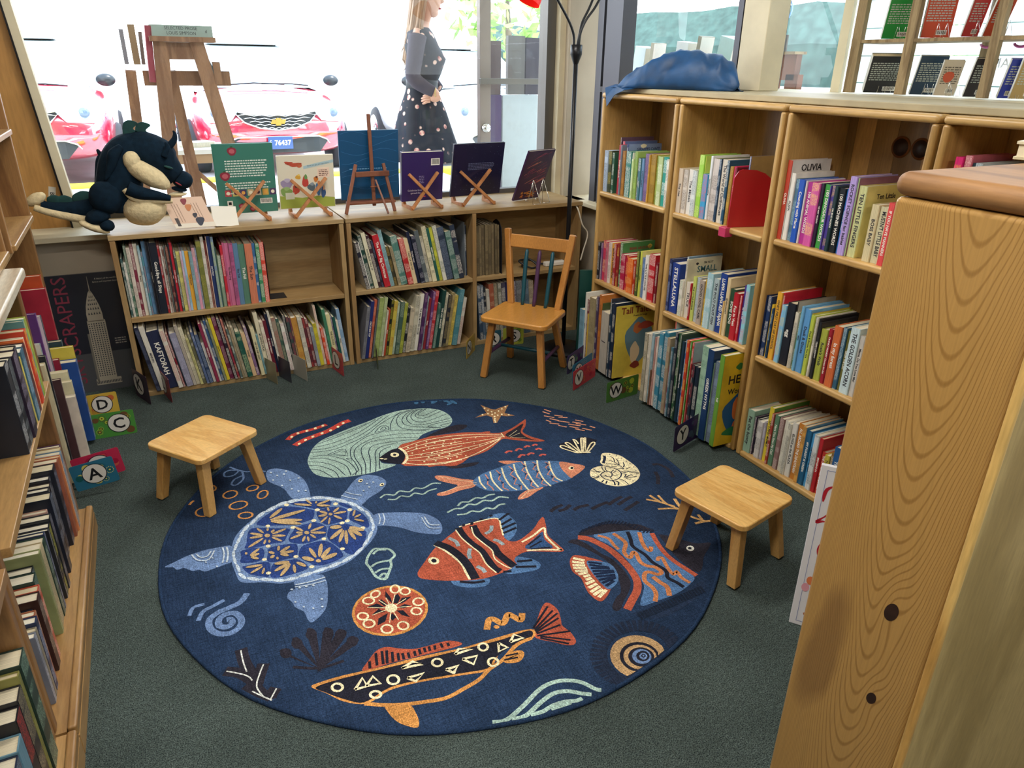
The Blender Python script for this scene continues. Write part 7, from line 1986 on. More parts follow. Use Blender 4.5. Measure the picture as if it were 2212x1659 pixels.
def d_cream(o, w, h):
    f = MB(); f.add([(0.002, -.0006, .002), (w-.002, -.0006, .002), (w-.002, -.0006, .05), (w*.7, -.0006, .062), (w*.4, -.0006, .055), (.002, -.0006, .07)], [(0, 1, 2, 3, 4, 5)], '9cab4c'); f.build('printed_meadow', PAINT, o)
    f = MB(); blob(f, .085, h-.045, .035, .01, 'b8503c', wob=.25); blob(f, .055, h-.035, .02, .006, 'b8503c', wob=.3, ph=1); blob(f, .11, h-.05, .014, .012, 'c86a4a'); f.build('printed_bird', PAINT, o)
    f = MB(); f.add([(.13, -.0006, h-.055), (.2, -.0006, h-.04), (.285, -.0006, h-.025), (.285, -.0006, h-.04), (.2, -.0006, h-.056), (.13, -.0006, h-.07)], [(0, 1, 2, 3, 4, 5)], 'a9c4cc'); f.build('printed_banner', PAINT, o)
    ptext(o, 'Have you got all I can share', .205, h-.0475, .010, '30404a', .13, -.13)
    f = MB(); f.box(.2, .262, -.0006, 0, h-.115, h-.065, 'e8d0bc'); f.build('printed_note', PAINT, o); lines(o, .207, .255, h-.08, 4, .009, '6a4a40')
    for i, (x, z, rx, rz_, c, c2) in enumerate(((.04, .13, .03, .025, '9a8fb0', 'b8b0c8'), (.035, .09, .03, .022, '7fa05a', '9ab87a'), (.085, .10, .018, .025, 'b84a3a', '4a3a30'), (.135, .14, .016, .03, 'b8443c', '6a9a5a'), (.10, .165, .014, .012, 'd0a040', 'e0c060'), (.165, .11, .02, .02, '5a6a74', '8a98a0'), (.2, .10, .014, .035, '4a78a8', 'd08a5a'), (.19, .15, .012, .014, 'c87a3a', '6a3a24'), (.225, .08, .012, .03, '3a5a8a', 'd8a888'))):
        f = MB(); blob(f, x, z, rx, rz_, c, wob=.12, ph=i); blob(f, x+.004, z+rz_*.8, rx*.5, rz_*.45, c2, -.0011, wob=.1, ph=i); f.build('printed_character', PAINT, o)
    f = MB(); f.box(.03, .075, -.0009, 0, .05, .085, 'd8dcc8'); f.build('printed_sign', PAINT, o); ptext(o, 'YOUR', .052, .0765, .011, '4a7a8a'); ptext(o, 'ALL', .052, .061, .018, '3f7f90')
flatbook('picture_book', 'cream picture book with cartoon figures on a wooden cross stand', .615, 3.98, .847, .285, .275, .012, 9, 'ddd8c4', rz=math.radians(-2), deco=d_cream)
xstand('wooden cross stand holding the cream picture book', .76, .092, 3.872)
def d_wave(o, w, h):
    for k in range(7):
        z0 = h-.02-.045*k; MB().tube([(x, -.0004, z0+.016*math.sin(x*22+k*1.3)) for x in [.01+i*(w-.02)/16 for i in range(17)]], .0006, '3a7ab0', 4, False).build('printed_wave', PAINT, o)
    lines(o, .05, .27, .16, 1, .012, '6a9ac0'); lines(o, .17, .2, .13, 1, .01, '6a9ac0')
flatbook('picture_book', 'blue picture book with fine wave lines on the tripod easel', .94, 3.985, .872, .325, .36, .012, 5, '164a72', deco=d_wave)
ez = thing('tabletop_easel', 'brown wooden tripod easel holding the blue wave book', 'easel', (1.10, 3.92, .8135))
EZW = wood('easel_wood', '7e4b33', '693a26', 'Z', 6, .5, dist=1.2, coat=0)
f = MB(); f.beam((-.165, -.03, 0), (-.085, .01, .25), .018, .012, up=(0, 1, 0)); f.build('leg', EZW, ez, bevel=.003)
f = MB(); f.beam((.105, -.03, 0), (.065, .01, .25), .018, .012, up=(0, 1, 0)); f.build('leg', EZW, ez, bevel=.003)
f = MB(); f.beam((.0, .0, .03), (.0, .012, .50), .020, .012, up=(0, 1, 0)); f.build('mast', EZW, ez, bevel=.004)
f = MB(); f.beam((-.095, -.008, .20), (.09, -.008, .20), .012, .028, up=(0, 0, 1)); f.build('cross_rail', EZW, ez, bevel=.003)
f = MB(); f.beam((-.15, .0, .052), (.115, .0, .052), .05, .014, up=(0, 0, 1)); f.build('book_ledge', EZW, ez, bevel=.003)
f = MB(); f.beam((.045, -.105, .004), (.01, -.016, .17), .010, .010, up=(0, 1, 0)); f.build('rear_leg', EZW, ez, bevel=.002)
f = MB(); f.tube([(-.02, -.02, .135), (.02, -.02, .135)], .004, n=8); f.build('wing_nut', EZW, ez)
def d_purple(o, w, h): barcode(o, w-.075, h-.075, .052, .038); lines(o, .10, .13, .135, 5, .009, '8a80a8'); ptext(o, 'Celebrate love', .075, .06, .014, 'd8d0e4', .12); ptext(o, 'spread the', .08, .045, .014, 'd8d0e4', .1); MB().box(.12, .14, -.0008, 0, .02, .026, 'c04a5a').build('printed_mark', PAINT, o)
flatbook('hardback_book', 'purple hardback with a barcode on a wooden cross stand', 1.275, 3.975, .845, .245, .27, .03, 8, '33245c', rz=math.radians(2), deco=d_purple)
xstand('wooden cross stand holding the purple hardback', 1.385, .088, 3.868)
def d_navy(o, w, h):
    lines(o, .10, .27, .185, 5, .0085, '5a5f80'); f = MB()
    rnd = random.Random(4)
    for i in range(60): blob(f, rnd.uniform(.01, w-.01), rnd.uniform(.01, h-.01), .0011, .0011, ('8088b0', '4a9a8a', 'a0a0c8')[i % 3], n=5)
    f.build('printed_stars', PAINT, o); MB().box(.13, .155, -.0008, 0, .028, .043, 'c8c8d0').build('barcode', PAINT, o)
flatbook('picture_book', 'near-black night sky picture book on a wooden cross stand', 1.56, 3.96, .857, .33, .30, .014, 12, '171838', rz=math.radians(6), roll=0, deco=d_navy)
xstand('wooden cross stand holding the night sky book', 1.70, .098, 3.872)
def d_sunset(o, w, h):
    f = MB(); rnd = random.Random(9)
    for i in range(46):
        x = rnd.uniform(.01, w-.06); z = rnd.uniform(.1, h-.03); L = rnd.uniform(.03, .08); c = ('8a3a5a', 'a0485a', '6a2f5a', 'c07a6a', '503058', '7a3450')[i % 6]
        x1 = min(x+L, w-.004); f.add([(x, -.0006-.00001*i, z), (x1, -.0006-.00001*i, min(h-.004, z+L*.4)), (x1, -.0006-.00001*i, min(h-.002, z+L*.4+.006)), (x, -.0006-.00001*i, z+.003)], [(0, 1, 2, 3)], c)
    f.build('printed_clouds', PAINT, o)
    f = MB()
    for i in range(40): x = rnd.uniform(.05, .17); z = rnd.uniform(.012, .05); f.add([(x-.012, -.0016, z), (x+.012, -.0016, z+.003), (x, -.0016, z+.008)], [(0, 1, 2)], ('d88a3a', 'e8a850', 'b8602f')[i % 3])
    f.build('printed_field', PAINT, o)
flatbook('picture_book', 'purple and orange sunset picture book on a thin wire stand', 1.945, 3.925, .816, .22, .32, .012, 24, '3c2146', rz=math.radians(18), roll=0, deco=d_sunset)
def wire_stand(label, loc, rz, s_=1.0, group='wire book stands'):
    t_ = thing('wire_stand', label, 'book stand', loc, rz, group)
    for k in (-1, 1):
        q = k*.035*s_
        pts = [(q-.028*s_, -.0, .0025), (q-.004*s_, .028*s_, .115*s_), (q, .03*s_, .122*s_), (q+.004*s_, .028*s_, .115*s_), (q+.028*s_, 0, .0025), (q, -.012*s_, .0025), (q-.028*s_, -.0, .0025)]
        MB().tube(pts, .0016*s_, n=6).build('wire_loop', STEEL, t_)
        MB().tube([(q, .03*s_, .118*s_), (q, .07*s_, .0045), (q, .085*s_, .0045), (q, .085*s_, .018)], .0016*s_, n=6).build('wire_foot', STEEL, t_)
    return t_
wire_stand('thin wire stand behind the sunset picture book', (2.07, 3.80, .8135), math.radians(15), 1.1)
# ---------------------------------------------------------------- letter cards
PATS = {'D': ('c9a944', 'b8903a', 'c0643a'), 'C': ('4a8a3c', 'b8c040', '6a4a2c'), 'A': ('2a6a86', '17585c', 'c8c060'), 'T': ('3c2a62', '2c3a78', '4a7a5a'), 'V': ('c03c48', 'd8703a', 'a82a40'), 'W': ('4a7a34', '6a4a2a', 'a8b838'), 'Y': ('34224e', '5a2a6a', '4a5a68'), 'N': ('c0a040', 'a8803a', 'd8c060'), 'M': ('5a6a34', '3c5a2a', '8a9a4a'), 'S': ('a8b040', '6a8a30', 'c8c850'), 'R': ('2f5a6a', '244a5a', '6a8a8a'), 'X': ('2f7a9a', '206080', '8ab0b0'), 'B': ('b82c4c', 'a01c3c', 'c85a48'), 'K': ('3a1f34', '4a2a44', '2c1828'), 'L': ('8a2a34', '7a2030', 'b05050')}
def card(letter, label, loc, w, h, rz, lx, tilt=0, key=None, dz=0):
    """stiff divider card standing on edge; local x along it, printed on its -y face"""
    pal = PATS[key or letter]; t_ = thing('letter_card', label, 'divider card', loc, rz, 'alphabet divider cards'); t_.rotation_euler = (0, math.radians(tilt), rz)
    pts = []; r = .008
    for cx_, cz, a0 in ((w-r, h-r, 0), (r, h-r, 90), (r, r, 180), (w-r, r, 270)):
        for k in range(4): a = math.radians(a0+k*30); pts.append((cx_+r*math.cos(a), cz+r*math.sin(a)))
    n = len(pts); v = [(x, 0, z) for x, z in pts]+[(x, .0012, z) for x, z in pts]
    MB().add(v, [tuple(range(n)), tuple(range(n, 2*n))[::-1]]+[(i, n+i, n+(i+1) % n, (i+1) % n) for i in range(n)], pal[0]).build('card', GLOSS, t_)
    f = MB(); rnd = random.Random(ord(letter)*7+3); 
    for i in range(13):
        x = rnd.uniform(.02, w-.02); z = rnd.uniform(.018, h-.018); r = rnd.uniform(.011, .018); c1, c2 = (pal[1], pal[2]) if i % 2 else (pal[2], pal[1]); y = -.0003-.00003*i
        r = min(r, x-.001, w-x-.001, z-.001, h-z-.001)
        if i % 3 == 0: blob(f, x, z, r, r, c1, y)
        else:
            for k in range(12): a = k*PI/6; blob(f, x+r*.85*math.cos(a), z+r*.85*math.sin(a), r*.14, r*.14, c2, y, 5)
            blob(f, x, z, r*.55, r*.55, c1, y); blob(f, x, z, r*.25, r*.25, c2, y-.00001, 8)
    f.build('dot_pattern', GLOSS, t_)['kind'] = 'stuff'
    R = h*.36; f = MB(); blob(f, lx, h*.52, R*1.08, R*1.08, '20222c', -.0010, 32); blob(f, lx, h*.52, R, R, 'd8d4cc', -.0011, 32); f.build('letter_disc', PAINT, t_)
    text(letter, h*.60, Matrix.Translation((lx, -.0013, h*.50)) @ F2, t_, '101218', 'letter', .0002, bold=True)
    return t_
card('D', 'yellow alphabet card with the letter D, by the tall building poster', (-.425, 3.62, .001), .135, .115, .02, .068)
card('C', 'wide green alphabet card with the letter C, under the D card', (-.43, 3.375, .001), .21, .118, -.02, .145)
card('A', 'blue alphabet card with the letter A, nearest the oak base', (-.43, 2.86, .03), .15, .11, .03, .075, -6)
card('B', 'red alphabet card mostly hidden behind the blue A card', (-.43, 2.93, .026), .17, .11, .05, .09, -6)
card('T', 'purple alphabet card with the letter T, behind the V card', (1.905, 3.145, .001), .20, .11, .55, .045, -2)
card('X', 'light blue alphabet card just behind the red V card', (1.865, 3.02, .001), .21, .11, .50, .06, -3, 'X')
card('V', 'red alphabet card with the letter V, near the yellow tall book', (1.825, 2.945, .001), .22, .11, .46, .055, -3)
card('W', 'green alphabet card with the letter W, beside the W picture books', (1.90, 2.745, .001), .21, .112, .12, .06, -1)
card('Y', 'dark purple alphabet card with the letter Y, near the pine uprights', (1.89, 2.19, .001), .24, .125, .32, .065, -2)
card('N', 'yellow alphabet card with the letter N, poking out near the chair', (1.49, 3.58, .001), .16, .11, .85, .05, 0)
card('M', 'green alphabet card with the letter M, between low shelf books', (1.020, 3.796, 0.001), 0.16, 0.11, -1.792, .05, 0)
card('S', 'yellow green alphabet card with the letter S, seen under the chair', (1.78, 3.70, .001), .13, .11, -.15, .07)
card('R', 'teal alphabet card with the letter R, seen between chair legs', (1.66, 3.69, .001), .10, .11, -.05, .05)
card('K', 'dark plum alphabet card poking out at the poster end', (-0.218, 3.818, 0.001), 0.17, 0.15, -1.192, .06, 0, 'K')
card('L', 'dark red alphabet card poking out beside the plum one', (-0.099, 3.806, 0.001), 0.17, 0.13, -1.342, .06, 0, 'L')
for i, (x, c_) in enumerate(((.45, 'plain cream divider card, first poking out of the lowest shelf'), (.52, 'plain grey divider card, second poking out of the lowest shelf'), (.60, 'plain pale divider card, third poking out of the lowest shelf'))):
    o = thing('divider_card', c_, 'divider card', (x, 3.66-.01*i, .001), 1.9); MB().box(0, .17, 0, .0012, 0, .12, ('8a8468', '3c3c48', 'a8a69a')[i]).build('card', GLOSS, o)
card('L', 'brick red alphabet card poking out beside the middle gap', (0.763, 3.768, 0.001), 0.15, 0.13, -1.392, .06, 0, 'V')
# ---------------------------------------------------------------- poster book of a skyscraper against the wall
po = thing('skyscraper_book', 'huge dark picture book showing a tall stone tower, against the wall', 'book', (-.62, 3.955, 0)); po.rotation_euler = (math.radians(-4.5), 0, 0)
PO = Matrix.Identity(4)
MB().box(0, .42, 0, .018, 0, .60, '262a33').build('cover', GLOSS, po, bevel=.001)
MB().box(.0, .42, -.0004, 0, 0, .20, '4a4c50').build('printed_haze', GLOSS, po)
text('SKYSCRAPERS', .088, Matrix.Translation((.165, -.0009, .32)) @ Matrix.Rotation(-PI/2, 4, 'Y') @ F2, po, '7e2c40', 'title_lettering', .0002, .60)
tw = MB(); c0, c1 = 'a39c8c', '34373e'
def rectp(x0, x1, z0, z1, c, y=-.0012): tw.add([(x0, y, z0), (x1, y, z0), (x1, y, z1), (x0, y, z1)], [(0, 1, 2, 3)], c)
X = .285
tw.add([(X-.003, -.0011, .50), (X+.003, -.0011, .50), (X+.0006, -.0011, .585), (X-.0006, -.0011, .585)], [(0, 1, 2, 3)], c0)
tw.add([(X-.036, -.0011, .36), (X+.034, -.0011, .36), (X+.034, -.0011, .40), (X+.028, -.0011, .44), (X+.018, -.0011, .475), (X+.008, -.0011, .505), (X, -.0011, .52), (X-.010, -.0011, .505), (X-.020, -.0011, .475), (X-.030, -.0011, .44), (X-.036, -.0011, .40)], [tuple(range(11))], c0)
for z, w in ((.395, .028), (.42, .026), (.443, .021), (.463, .016), (.48, .010)):
    for k in range(-2, 3): q = X+k*w/2.4; tw.add([(q-w*.14, -.0013, z), (q+w*.14, -.0013, z), (q, -.0013, z+.013)], [(0, 1, 2)], c1)
rectp(X-.040, X+.040, .06, .365, c0, -.0011); rectp(X-.050, X-.040, .05, .30, '6d6a62', -.0011); rectp(X-.055, X+.058, .03, .062, c0, -.0011)
for r in range(26):
    for k in range(7): x = X-.036+k*.0108; rectp(x, x+.0052, .075+r*.0108, .075+r*.0108+.006, c1)
for k in range(16): rectp(X-.053+k*.007, X-.053+k*.007+.004, .036, .05, c1)
tw.build('printed_tower', PAINT, po)
text('A history of the world\u2019s most', .012, Matrix.Translation((.375, -.0009, .57)) @ F2, po, 'b8b4a8', 'lettering', .0002, .12)
text('famous and important skyscrapers', .011, Matrix.Translation((.37, -.0009, .555)) @ F2, po, 'b8b4a8', 'lettering', .0002, .13)
lines(po, .35, .40, .26, 3, .012, '9a968c')
# ---------------------------------------------------------------- canvas sign leaning by the foreground cabinet
cs = thing('canvas_sign', 'white canvas with red curly digits and balloons, behind the foreground cabinet', 'sign', (1.548, 1.178, 0), 0); cs.rotation_euler = (math.radians(-9), 0, math.radians(-52))
MB().box(0, .36, 0, .018, 0, .52, 'dcdce2').build('canvas', PAINT, cs, bevel=.002)
f = MB(); 
for a in ((.018, .34, .505, .5065), (.018, .34, .0135, .015)): f.box(a[0], a[1], -.0006, 0, a[2], a[3], '7a86b0')
f.box(.018, .0195, -.0006, 0, .0135, .5065, '7a86b0'); f.build('printed_border', PAINT, cs)
for pts, w in (([(0.023, .41), (0.028, .45), (0.063, .465), (0.078, .43), (0.053, .385), (0.018, .345), (0.038, .35), (0.078, .34)], .010), ([(0.118, .44), (0.103, .40), (0.118, .35), (0.148, .36), (0.153, .41), (0.133, .45), (0.118, .44)], .009), ([(0.053, .30), (0.038, .26), (0.048, .225), (0.078, .225), (0.083, .27), (0.058, .30), (0.053, .30)], .009)):
    f = MB(); P_ = smooth_pts(pts, 6); n_ = len(P_); v_ = []
    for i, p in enumerate(P_):
        a, c_ = P_[max(i-1, 0)], P_[min(i+1, n_-1)]; dx, dz = c_[0]-a[0], c_[1]-a[1]; L = math.hypot(dx, dz) or 1; ww = w*(.35+.65*abs(math.sin(i*.35)))
        v_ += [(p[0]-dz/L*ww/2, -.001, p[1]+dx/L*ww/2), (p[0]+dz/L*ww/2, -.001, p[1]-dx/L*ww/2)]
    f.add(v_, [(2*i, 2*i+1, 2*i+3, 2*i+2) for i in range(n_-1)], 'b01c30'); f.build('printed_digit', PAINT, cs)
for i, (x, z, c_) in enumerate(((.065, .17, 'c85a7a'), (.05, .155, 'd87a4a'), (.07, .145, 'c03a3a'), (.085, .16, '8ab0d0'), (.04, .13, 'd89aa8'), (.065, .12, 'd8a830'), (.095, .13, '4a9a70'), (.10, .15, 'd8884a'))):
    f = MB(); blob(f, x-.015, z, .011, .014, c_, -.001-.0001*i); f.build('printed_balloon', PAINT, cs)
f = MB(); blob(f, .075, .205, .035, .014, '9ab0cc', wob=.2); f.build('printed_cloud', PAINT, cs)
f = MB(); blob(f, .07, .055, .012, .018, '4a6aa0', -.0011); blob(f, .055, .04, .02, .011, 'b87a5a', -.0012, wob=.2); blob(f, .075, .08, .008, .009, 'd8b090', -.0013); f.build('printed_figure', PAINT, cs)
# ---------------------------------------------------------------- bookends
rb = thing('red_bookend', 'bright red rounded metal divider clipped on a pine shelf', 'bookend', (2.14, 2.30, .951)); RED = plain('red_enamel', 'b01424', .35, coat=.3)
pts = [(-.008, 0), (.20, 0), (.20, .10), (.19, .15), (.165, .19), (.13, .215), (.09, .228), (.03, .232), (.012, .225), (-.004, .20)]
n_ = len(pts); v_ = [(x, -.002, z) for x, z in pts]+[(x, .002, z) for x, z in pts]
MB().add(v_, [tuple(range(n_)), tuple(range(n_, 2*n_))[::-1]]+[(i, n_+i, n_+(i+1) % n_, (i+1) % n_) for i in range(n_)]).build('blade', RED, rb).rotation_euler = (0, 0, math.radians(-14))
MB().box(-.022, .02, -.006, .036, -.040, .0).build('clip', plain('pink_clip', 'c03a62', .3), rb, bevel=.003)
bb = thing('black_bookend', 'black metal bookend after the orange spine on the left shelf', 'bookend', (.487, 3.83, .414))
MB().box(0, .003, 0, .13, 0, .29).build('blade', PLASTIC, bb, bevel=.001); MB().box(.003, .085, .0, .10, 0, .002).build('foot', PLASTIC, bb)
bc = thing('black_bookend', 'tall rounded black bookend beside the gilt books behind the chair', 'bookend', (1.813, 3.80, .419))
pts = [(0, 0), (.14, 0), (.14, .24), (.12, .29), (.08, .31), (.04, .30), (.01, .27), (0, .22)]; n_ = len(pts)
MB().add([(0, x, z) for x, z in pts]+[(.004, x, z) for x, z in pts], [tuple(range(n_)), tuple(range(n_, 2*n_))[::-1]]+[(i, n_+i, n_+(i+1) % n_, (i+1) % n_) for i in range(n_)]).build('blade', PLASTIC, bc)
# tangle of cable and a power strip on the shelf behind the chair
tag(MB().tube(smooth_pts([(1.98, 3.86, .43), (2.03, 3.90, .47), (2.08, 3.85, .43), (2.02, 3.82, .428), (1.97, 3.88, .46), (2.06, 3.93, .45), (2.12, 3.88, .43), (2.2, 3.9, .428)], 8), .006, '17181c', 8).build('cable_coil', PLASTIC), 'coiled black cable lying on the shelf behind the chair', 'cable')
tag(MB().box(2.13, 2.27, 3.83, 3.87, .4192, .446, 'd8d4cc').build('power_strip', PAINT, bevel=.006), 'white power strip on the shelf behind the chair', 'power strip')
tg = thing('green_dinosaur_book', 'dark green scribbled picture book standing in the corner by the lamp', 'book', (2.12, 3.41, 0)); tg.rotation_euler = (0, 0, math.radians(-20))
MB().box(0, .20, 0, .02, 0, .50, '1f4a44').build('cover', GLOSS, tg); 
f = MB(); rnd = random.Random(2)
for i in range(14): x = rnd.uniform(.02, .17); z = rnd.uniform(.25, .47); f.tube(smooth_pts([(x, -.0004, z), (x+.02, -.0004, z-.02), (x+.01, -.0004, z-.06), (x+.025, -.0004, z-.09)], 4), .0008, '10302c', 4, False)
f.build('printed_lines', PAINT, tg)
# ---------------------------------------------------------------- plush dragon
DY = 3.90
dr = thing('plush_dragon', 'dark green plush dragon with cream belly sitting at the window', 'plush toy', (.0, DY, .8135))
PLD = plain('dark_plush', '0c1e2c', .95, spec=.15, noisy=.25, nscale=40, bump=.5); PLC = plain('cream_plush', 'd2c19a', .97, spec=.1, noisy=.12, nscale=60, bump=.9); PLG = plain('green_plush', '0f3a38', .9, noisy=.25, nscale=30)
def de(name, px, py, rx, ry, rz_=.06, dy=0, mat=PLD, rot=0, label=None, disp=.06):
    """ellipsoid centred at (px, py) in the local x-z plane, sizes in metres"""
    f = MB(); f.ell((px, dy, py-.8135), (rx, rz_, ry), rot=(0, math.radians(rot), 0), n=24, m=16, disp=disp, fr=2.4)
    o = f.build(name, mat, dr)
    if label: o['label'] = label
    return o
def dt(name, pts, rad, mat=PLD, n=14):
    f = MB(); f.tube(smooth_pts([(x, y, z-.8135) for x, y, z in pts], 6), [q for q in interp(rad, (len(pts)-1)*6+1)], n=n); return f.build(name, mat, dr)
def interp(r, n):
    out = []
    for i in range(n):
        t_ = i/(n-1)*(len(r)-1); k = min(int(t_), len(r)-2); out.append(r[k]+(r[k+1]-r[k])*(t_-k))
    return out
# body rises from the haunch, curls over and drops to the snout
dt('body', [(BX, .0, BZ) for BX, BZ in ((-0.124, 0.903), (-0.114, 0.999), (-0.087, 1.102), (-0.052, 1.158), (-0.001, 1.176))], [.075, .10, .095, .085, .075])
dt('neck_and_head', [(BX, .0, BZ) for BX, BZ in ((-0.047, 1.157), (0.013, 1.170), (0.061, 1.141), (0.088, 1.098), (0.136, 1.045))], [.075, .085, .095, .082, .05])
(BX, BZ) = (0.162, 1.031); de('snout', BX, BZ, .046, .042, .05, -.005)
(BX, BZ) = (0.141, 0.989); de('lower_jaw', BX, BZ, .035, .012, .03, -.005, PLD, 12)
(BX, BZ) = (0.131, 0.965); de('beard', BX, BZ, .04, .01, .03, -.003, PLC, 0)
(BX, BZ) = (-0.023, 0.916); de('belly', BX, BZ, .098, .078, .085, -.045, PLC, -8, 'cream belly')
(BX, BZ) = (0.016, 1.072); de('chest', BX, BZ, .105, .046, .05, -.075, PLC, 38, 'cream chest')
(BX, BZ) = (-0.039, 1.135); de('chest_patch', BX, BZ, .036, .042, .03, -.085, PLC, 0)
(BX, BZ) = (-0.172, 0.977); de('haunch', BX, BZ, .07, .075, .06, -.07)
(BX, BZ) = (-0.221, 0.895); de('foot_top', BX, BZ, .055, .036, .05, -.07, PLD, -20)
(BX, BZ) = (-0.191, 0.854); de('foot_toe', BX, BZ, .032, .026, .04, -.085, PLD, 0)
(BX, BZ) = (-0.242, 0.849); de('foot_sole', BX, BZ, .065, .02, .04, -.075, PLC, 25, 'cream foot sole')
dt('front_arm', [(BX, -.115, BZ) for BX, BZ in ((-0.077, 1.022), (-0.032, 0.998), (0.034, 0.982), (0.094, 0.965))], [.032, .03, .022, .012])
dt('arm_lining', [(BX, -.105, BZ) for BX, BZ in ((-0.092, 1.014), (-0.057, 0.970), (0.020, 0.955), (0.100, 0.950))], [.012, .014, .014, .01], PLC)
dt('wing', [(BX, -.085, BZ) for BX, BZ in ((-0.070, 1.199), (-0.106, 1.164), (-0.127, 1.113), (-0.161, 1.055))], [.012, .026, .02, .005])
dt('wing', [(BX, .03, BZ) for BX, BZ in ((-0.116, 1.174), (-0.164, 1.135), (-0.186, 1.081), (-0.204, 1.024), (-0.235, 0.980))], [.02, .02, .014, .010, .006])
dt('wing_tip', [(BX, .03, BZ) for BX, BZ in ((-0.157, 1.135), (-0.168, 1.166), (-0.173, 1.178))], [.012, .009, .004])
dt('tail', [(BX, -.01, BZ) for BX, BZ in ((-0.177, 0.928), (-0.248, 0.922), (-0.332, 0.924), (-0.400, 0.932), (-0.440, 0.947))], [.055, .045, .034, .03, .026])
dt('tail_underside', [(BX, -.03, BZ) for BX, BZ in ((-0.239, 0.871), (-0.320, 0.893), (-0.406, 0.920), (-0.464, 0.945))], [.02, .022, .018, .014], PLC)
(BX, BZ) = (-0.452, 0.977); de('tail_tip', BX, BZ, .045, .026, .03, -.01, PLC, -28, 'cream tail tip')
for i, (BX, BZ, r) in enumerate(((-0.263, 0.965, .05), (-0.345, 0.962, .034), (-0.383, 0.968, .03))):
    de('tail_scallop', BX, BZ, r, r*.75, .008, 0, PLG)
def fin(BX, BZ, s_):
    pts = smooth_pts([(-.03*s_, -.02*s_), (-.034*s_, .02*s_), (-.018*s_, .034*s_), (.004*s_, .026*s_), (-.01*s_, .012*s_), (.01*s_, .0), (.032*s_, -.016*s_), (.03*s_, -.03*s_)][::-1], 4, True); n_ = len(pts)
    v_ = [(BX+x, -.006, BZ-.8135+z) for x, z in pts]+[(BX+x, .006, BZ-.8135+z) for x, z in pts]
    MB().add(v_, [tuple(range(n_)), tuple(range(n_, 2*n_))[::-1]]+[(i, n_+i, n_+(i+1) % n_, (i+1) % n_) for i in range(n_)]).build('back_fin', PLG, dr)
fin(0.007, 1.245, 1.7); fin(0.058, 1.236, 1.7)
dt('horn', [(BX, -.03, BZ) for BX, BZ in ((0.112, 1.173), (0.150, 1.211), (0.160, 1.238), (0.155, 1.256))], [.018, .014, .009, .003])
dt('horn', [(BX, -.085, BZ) for BX, BZ in ((0.096, 1.148), (0.118, 1.187), (0.112, 1.212))], [.014, .012, .004])
(BX, BZ) = (0.108, 1.100); de('eyelid', BX, BZ, .02, .006, .012, -.085, PLG, 20)
(BX, BZ) = (0.140, 1.019); de('mouth', BX, BZ, .016, .004, .006, -.047, plain('mouth_red', '8a2a34', .7), 35)
# open picture book leaning on the dragon
ob = thing('open_picture_book', 'small open board book with beans on its cover, against the dragon', 'book', (.065, 3.79, .822), 0); ob.rotation_euler = (math.radians(-28), 0, 0)
sh = Matrix(((1, 0, -.28, 0), (0, 1, 0, 0), (0, 0, 1, 0), (0, 0, 0, 1)))
MB().box(.03, .21, 0, .003, 0, .15, 'd0b29c', M=sh).build('cover', PAINT, ob); MB().box(.03, .21, -.001, 0, 0.0, .022, 'd8d0c0', M=sh).build('cover_band', PAINT, ob)
f = MB()
for x, z, r, c_ in ((.12, .13, .013, '7a2030'), (.128, .10, .014, 'b87040'), (.14, .06, .01, '1a1f30'), (.15, .03, .018, '1a2238')): blob(f, x-.28*z, z, r, r*1.2, c_, -.0014, wob=.15)
f.build('printed_beans', PAINT, ob); f = MB()
for k in range(6): x = .06+k*.012+(.05 if k > 2 else 0); f.box(x, x+.002, -.0012, 0, .03, .12, '9a8070', M=sh)
f.build('text_lines', PAINT, ob); f = MB(); f.box(.045, .06, -.0012, 0, .01, .05, '3a3434', M=sh); f.build('barcode', PAINT, ob)
for k in range(5): MB().box(.0, .12, 0, .0012, 0, .10, 'dcd8cc', M=Matrix.Translation((.20, .0+.002*k, 0)) @ Matrix.Rotation(.25+.16*k, 4, 'Z')).build('page', PAINT, ob)
# small sign on the jamb panel
jg = thing('jamb_sticker', 'small white sticker on the honey panel at the window edge', 'sticker', (-0.423, 0.989, 0), 0)
jg.location = (JS_X, 4.1985, JS_Z) if False else (jg.location[0], 4.1985, jg.location[1]); jg.rotation_euler = (0, math.radians(12), 0)
MB().box(0, .03, 0, .001, -.12, 0, 'c8c4b8').build('sticker', PAINT, jg); text('BEAN', .024, Matrix.Translation((.015, -.0005, -.055)) @ Matrix.Rotation(PI/2, 4, 'Y') @ F2, jg, '2a2a2a', 'lettering', .0002, .09, True)
# ================================================================ outside the windows
m, t, b = newmat('bright_concrete'); b.inputs['Base Color'].default_value = lin('c9c6bd'); b.inputs['Roughness'].default_value = .9
CONC = m; ASPH = plain('pale_asphalt', 'b4b4b2', .9, noisy=.1, nscale=3)
struct(MB().box(-14, 3.25, 4.345, 8.6, .30, .36).build('ground_sidewalk', CONC)); struct(MB().box(3.25, 14, -12, 8.6, .20, .26).build('ground_sidewalk_side', CONC)); struct(MB().box(-60, 70, 8.6, 90, .1, .20).build('ground_parking_lot', ASPH)); struct(MB().box(14, 70, -60, 8.6, .1, .2).build('ground_parking_lot_side', ASPH))
YEL = plain('curb_yellow', 'd9c020', .8, noisy=.1, nscale=12)
for x0, x1, lb in ((-3.2, -.35, 'yellow parking curb in front of the red car by the window jamb'), (.15, 1.35, 'yellow parking curb glimpsed between the outdoor table legs'), (2.0, 5.0, 'yellow parking curb behind the walking woman')):
    tag(MB().box(x0, x1, 9.0, 9.22, .2005, .34).build('parking_curb', YEL, bevel=.03), lb, 'curb')
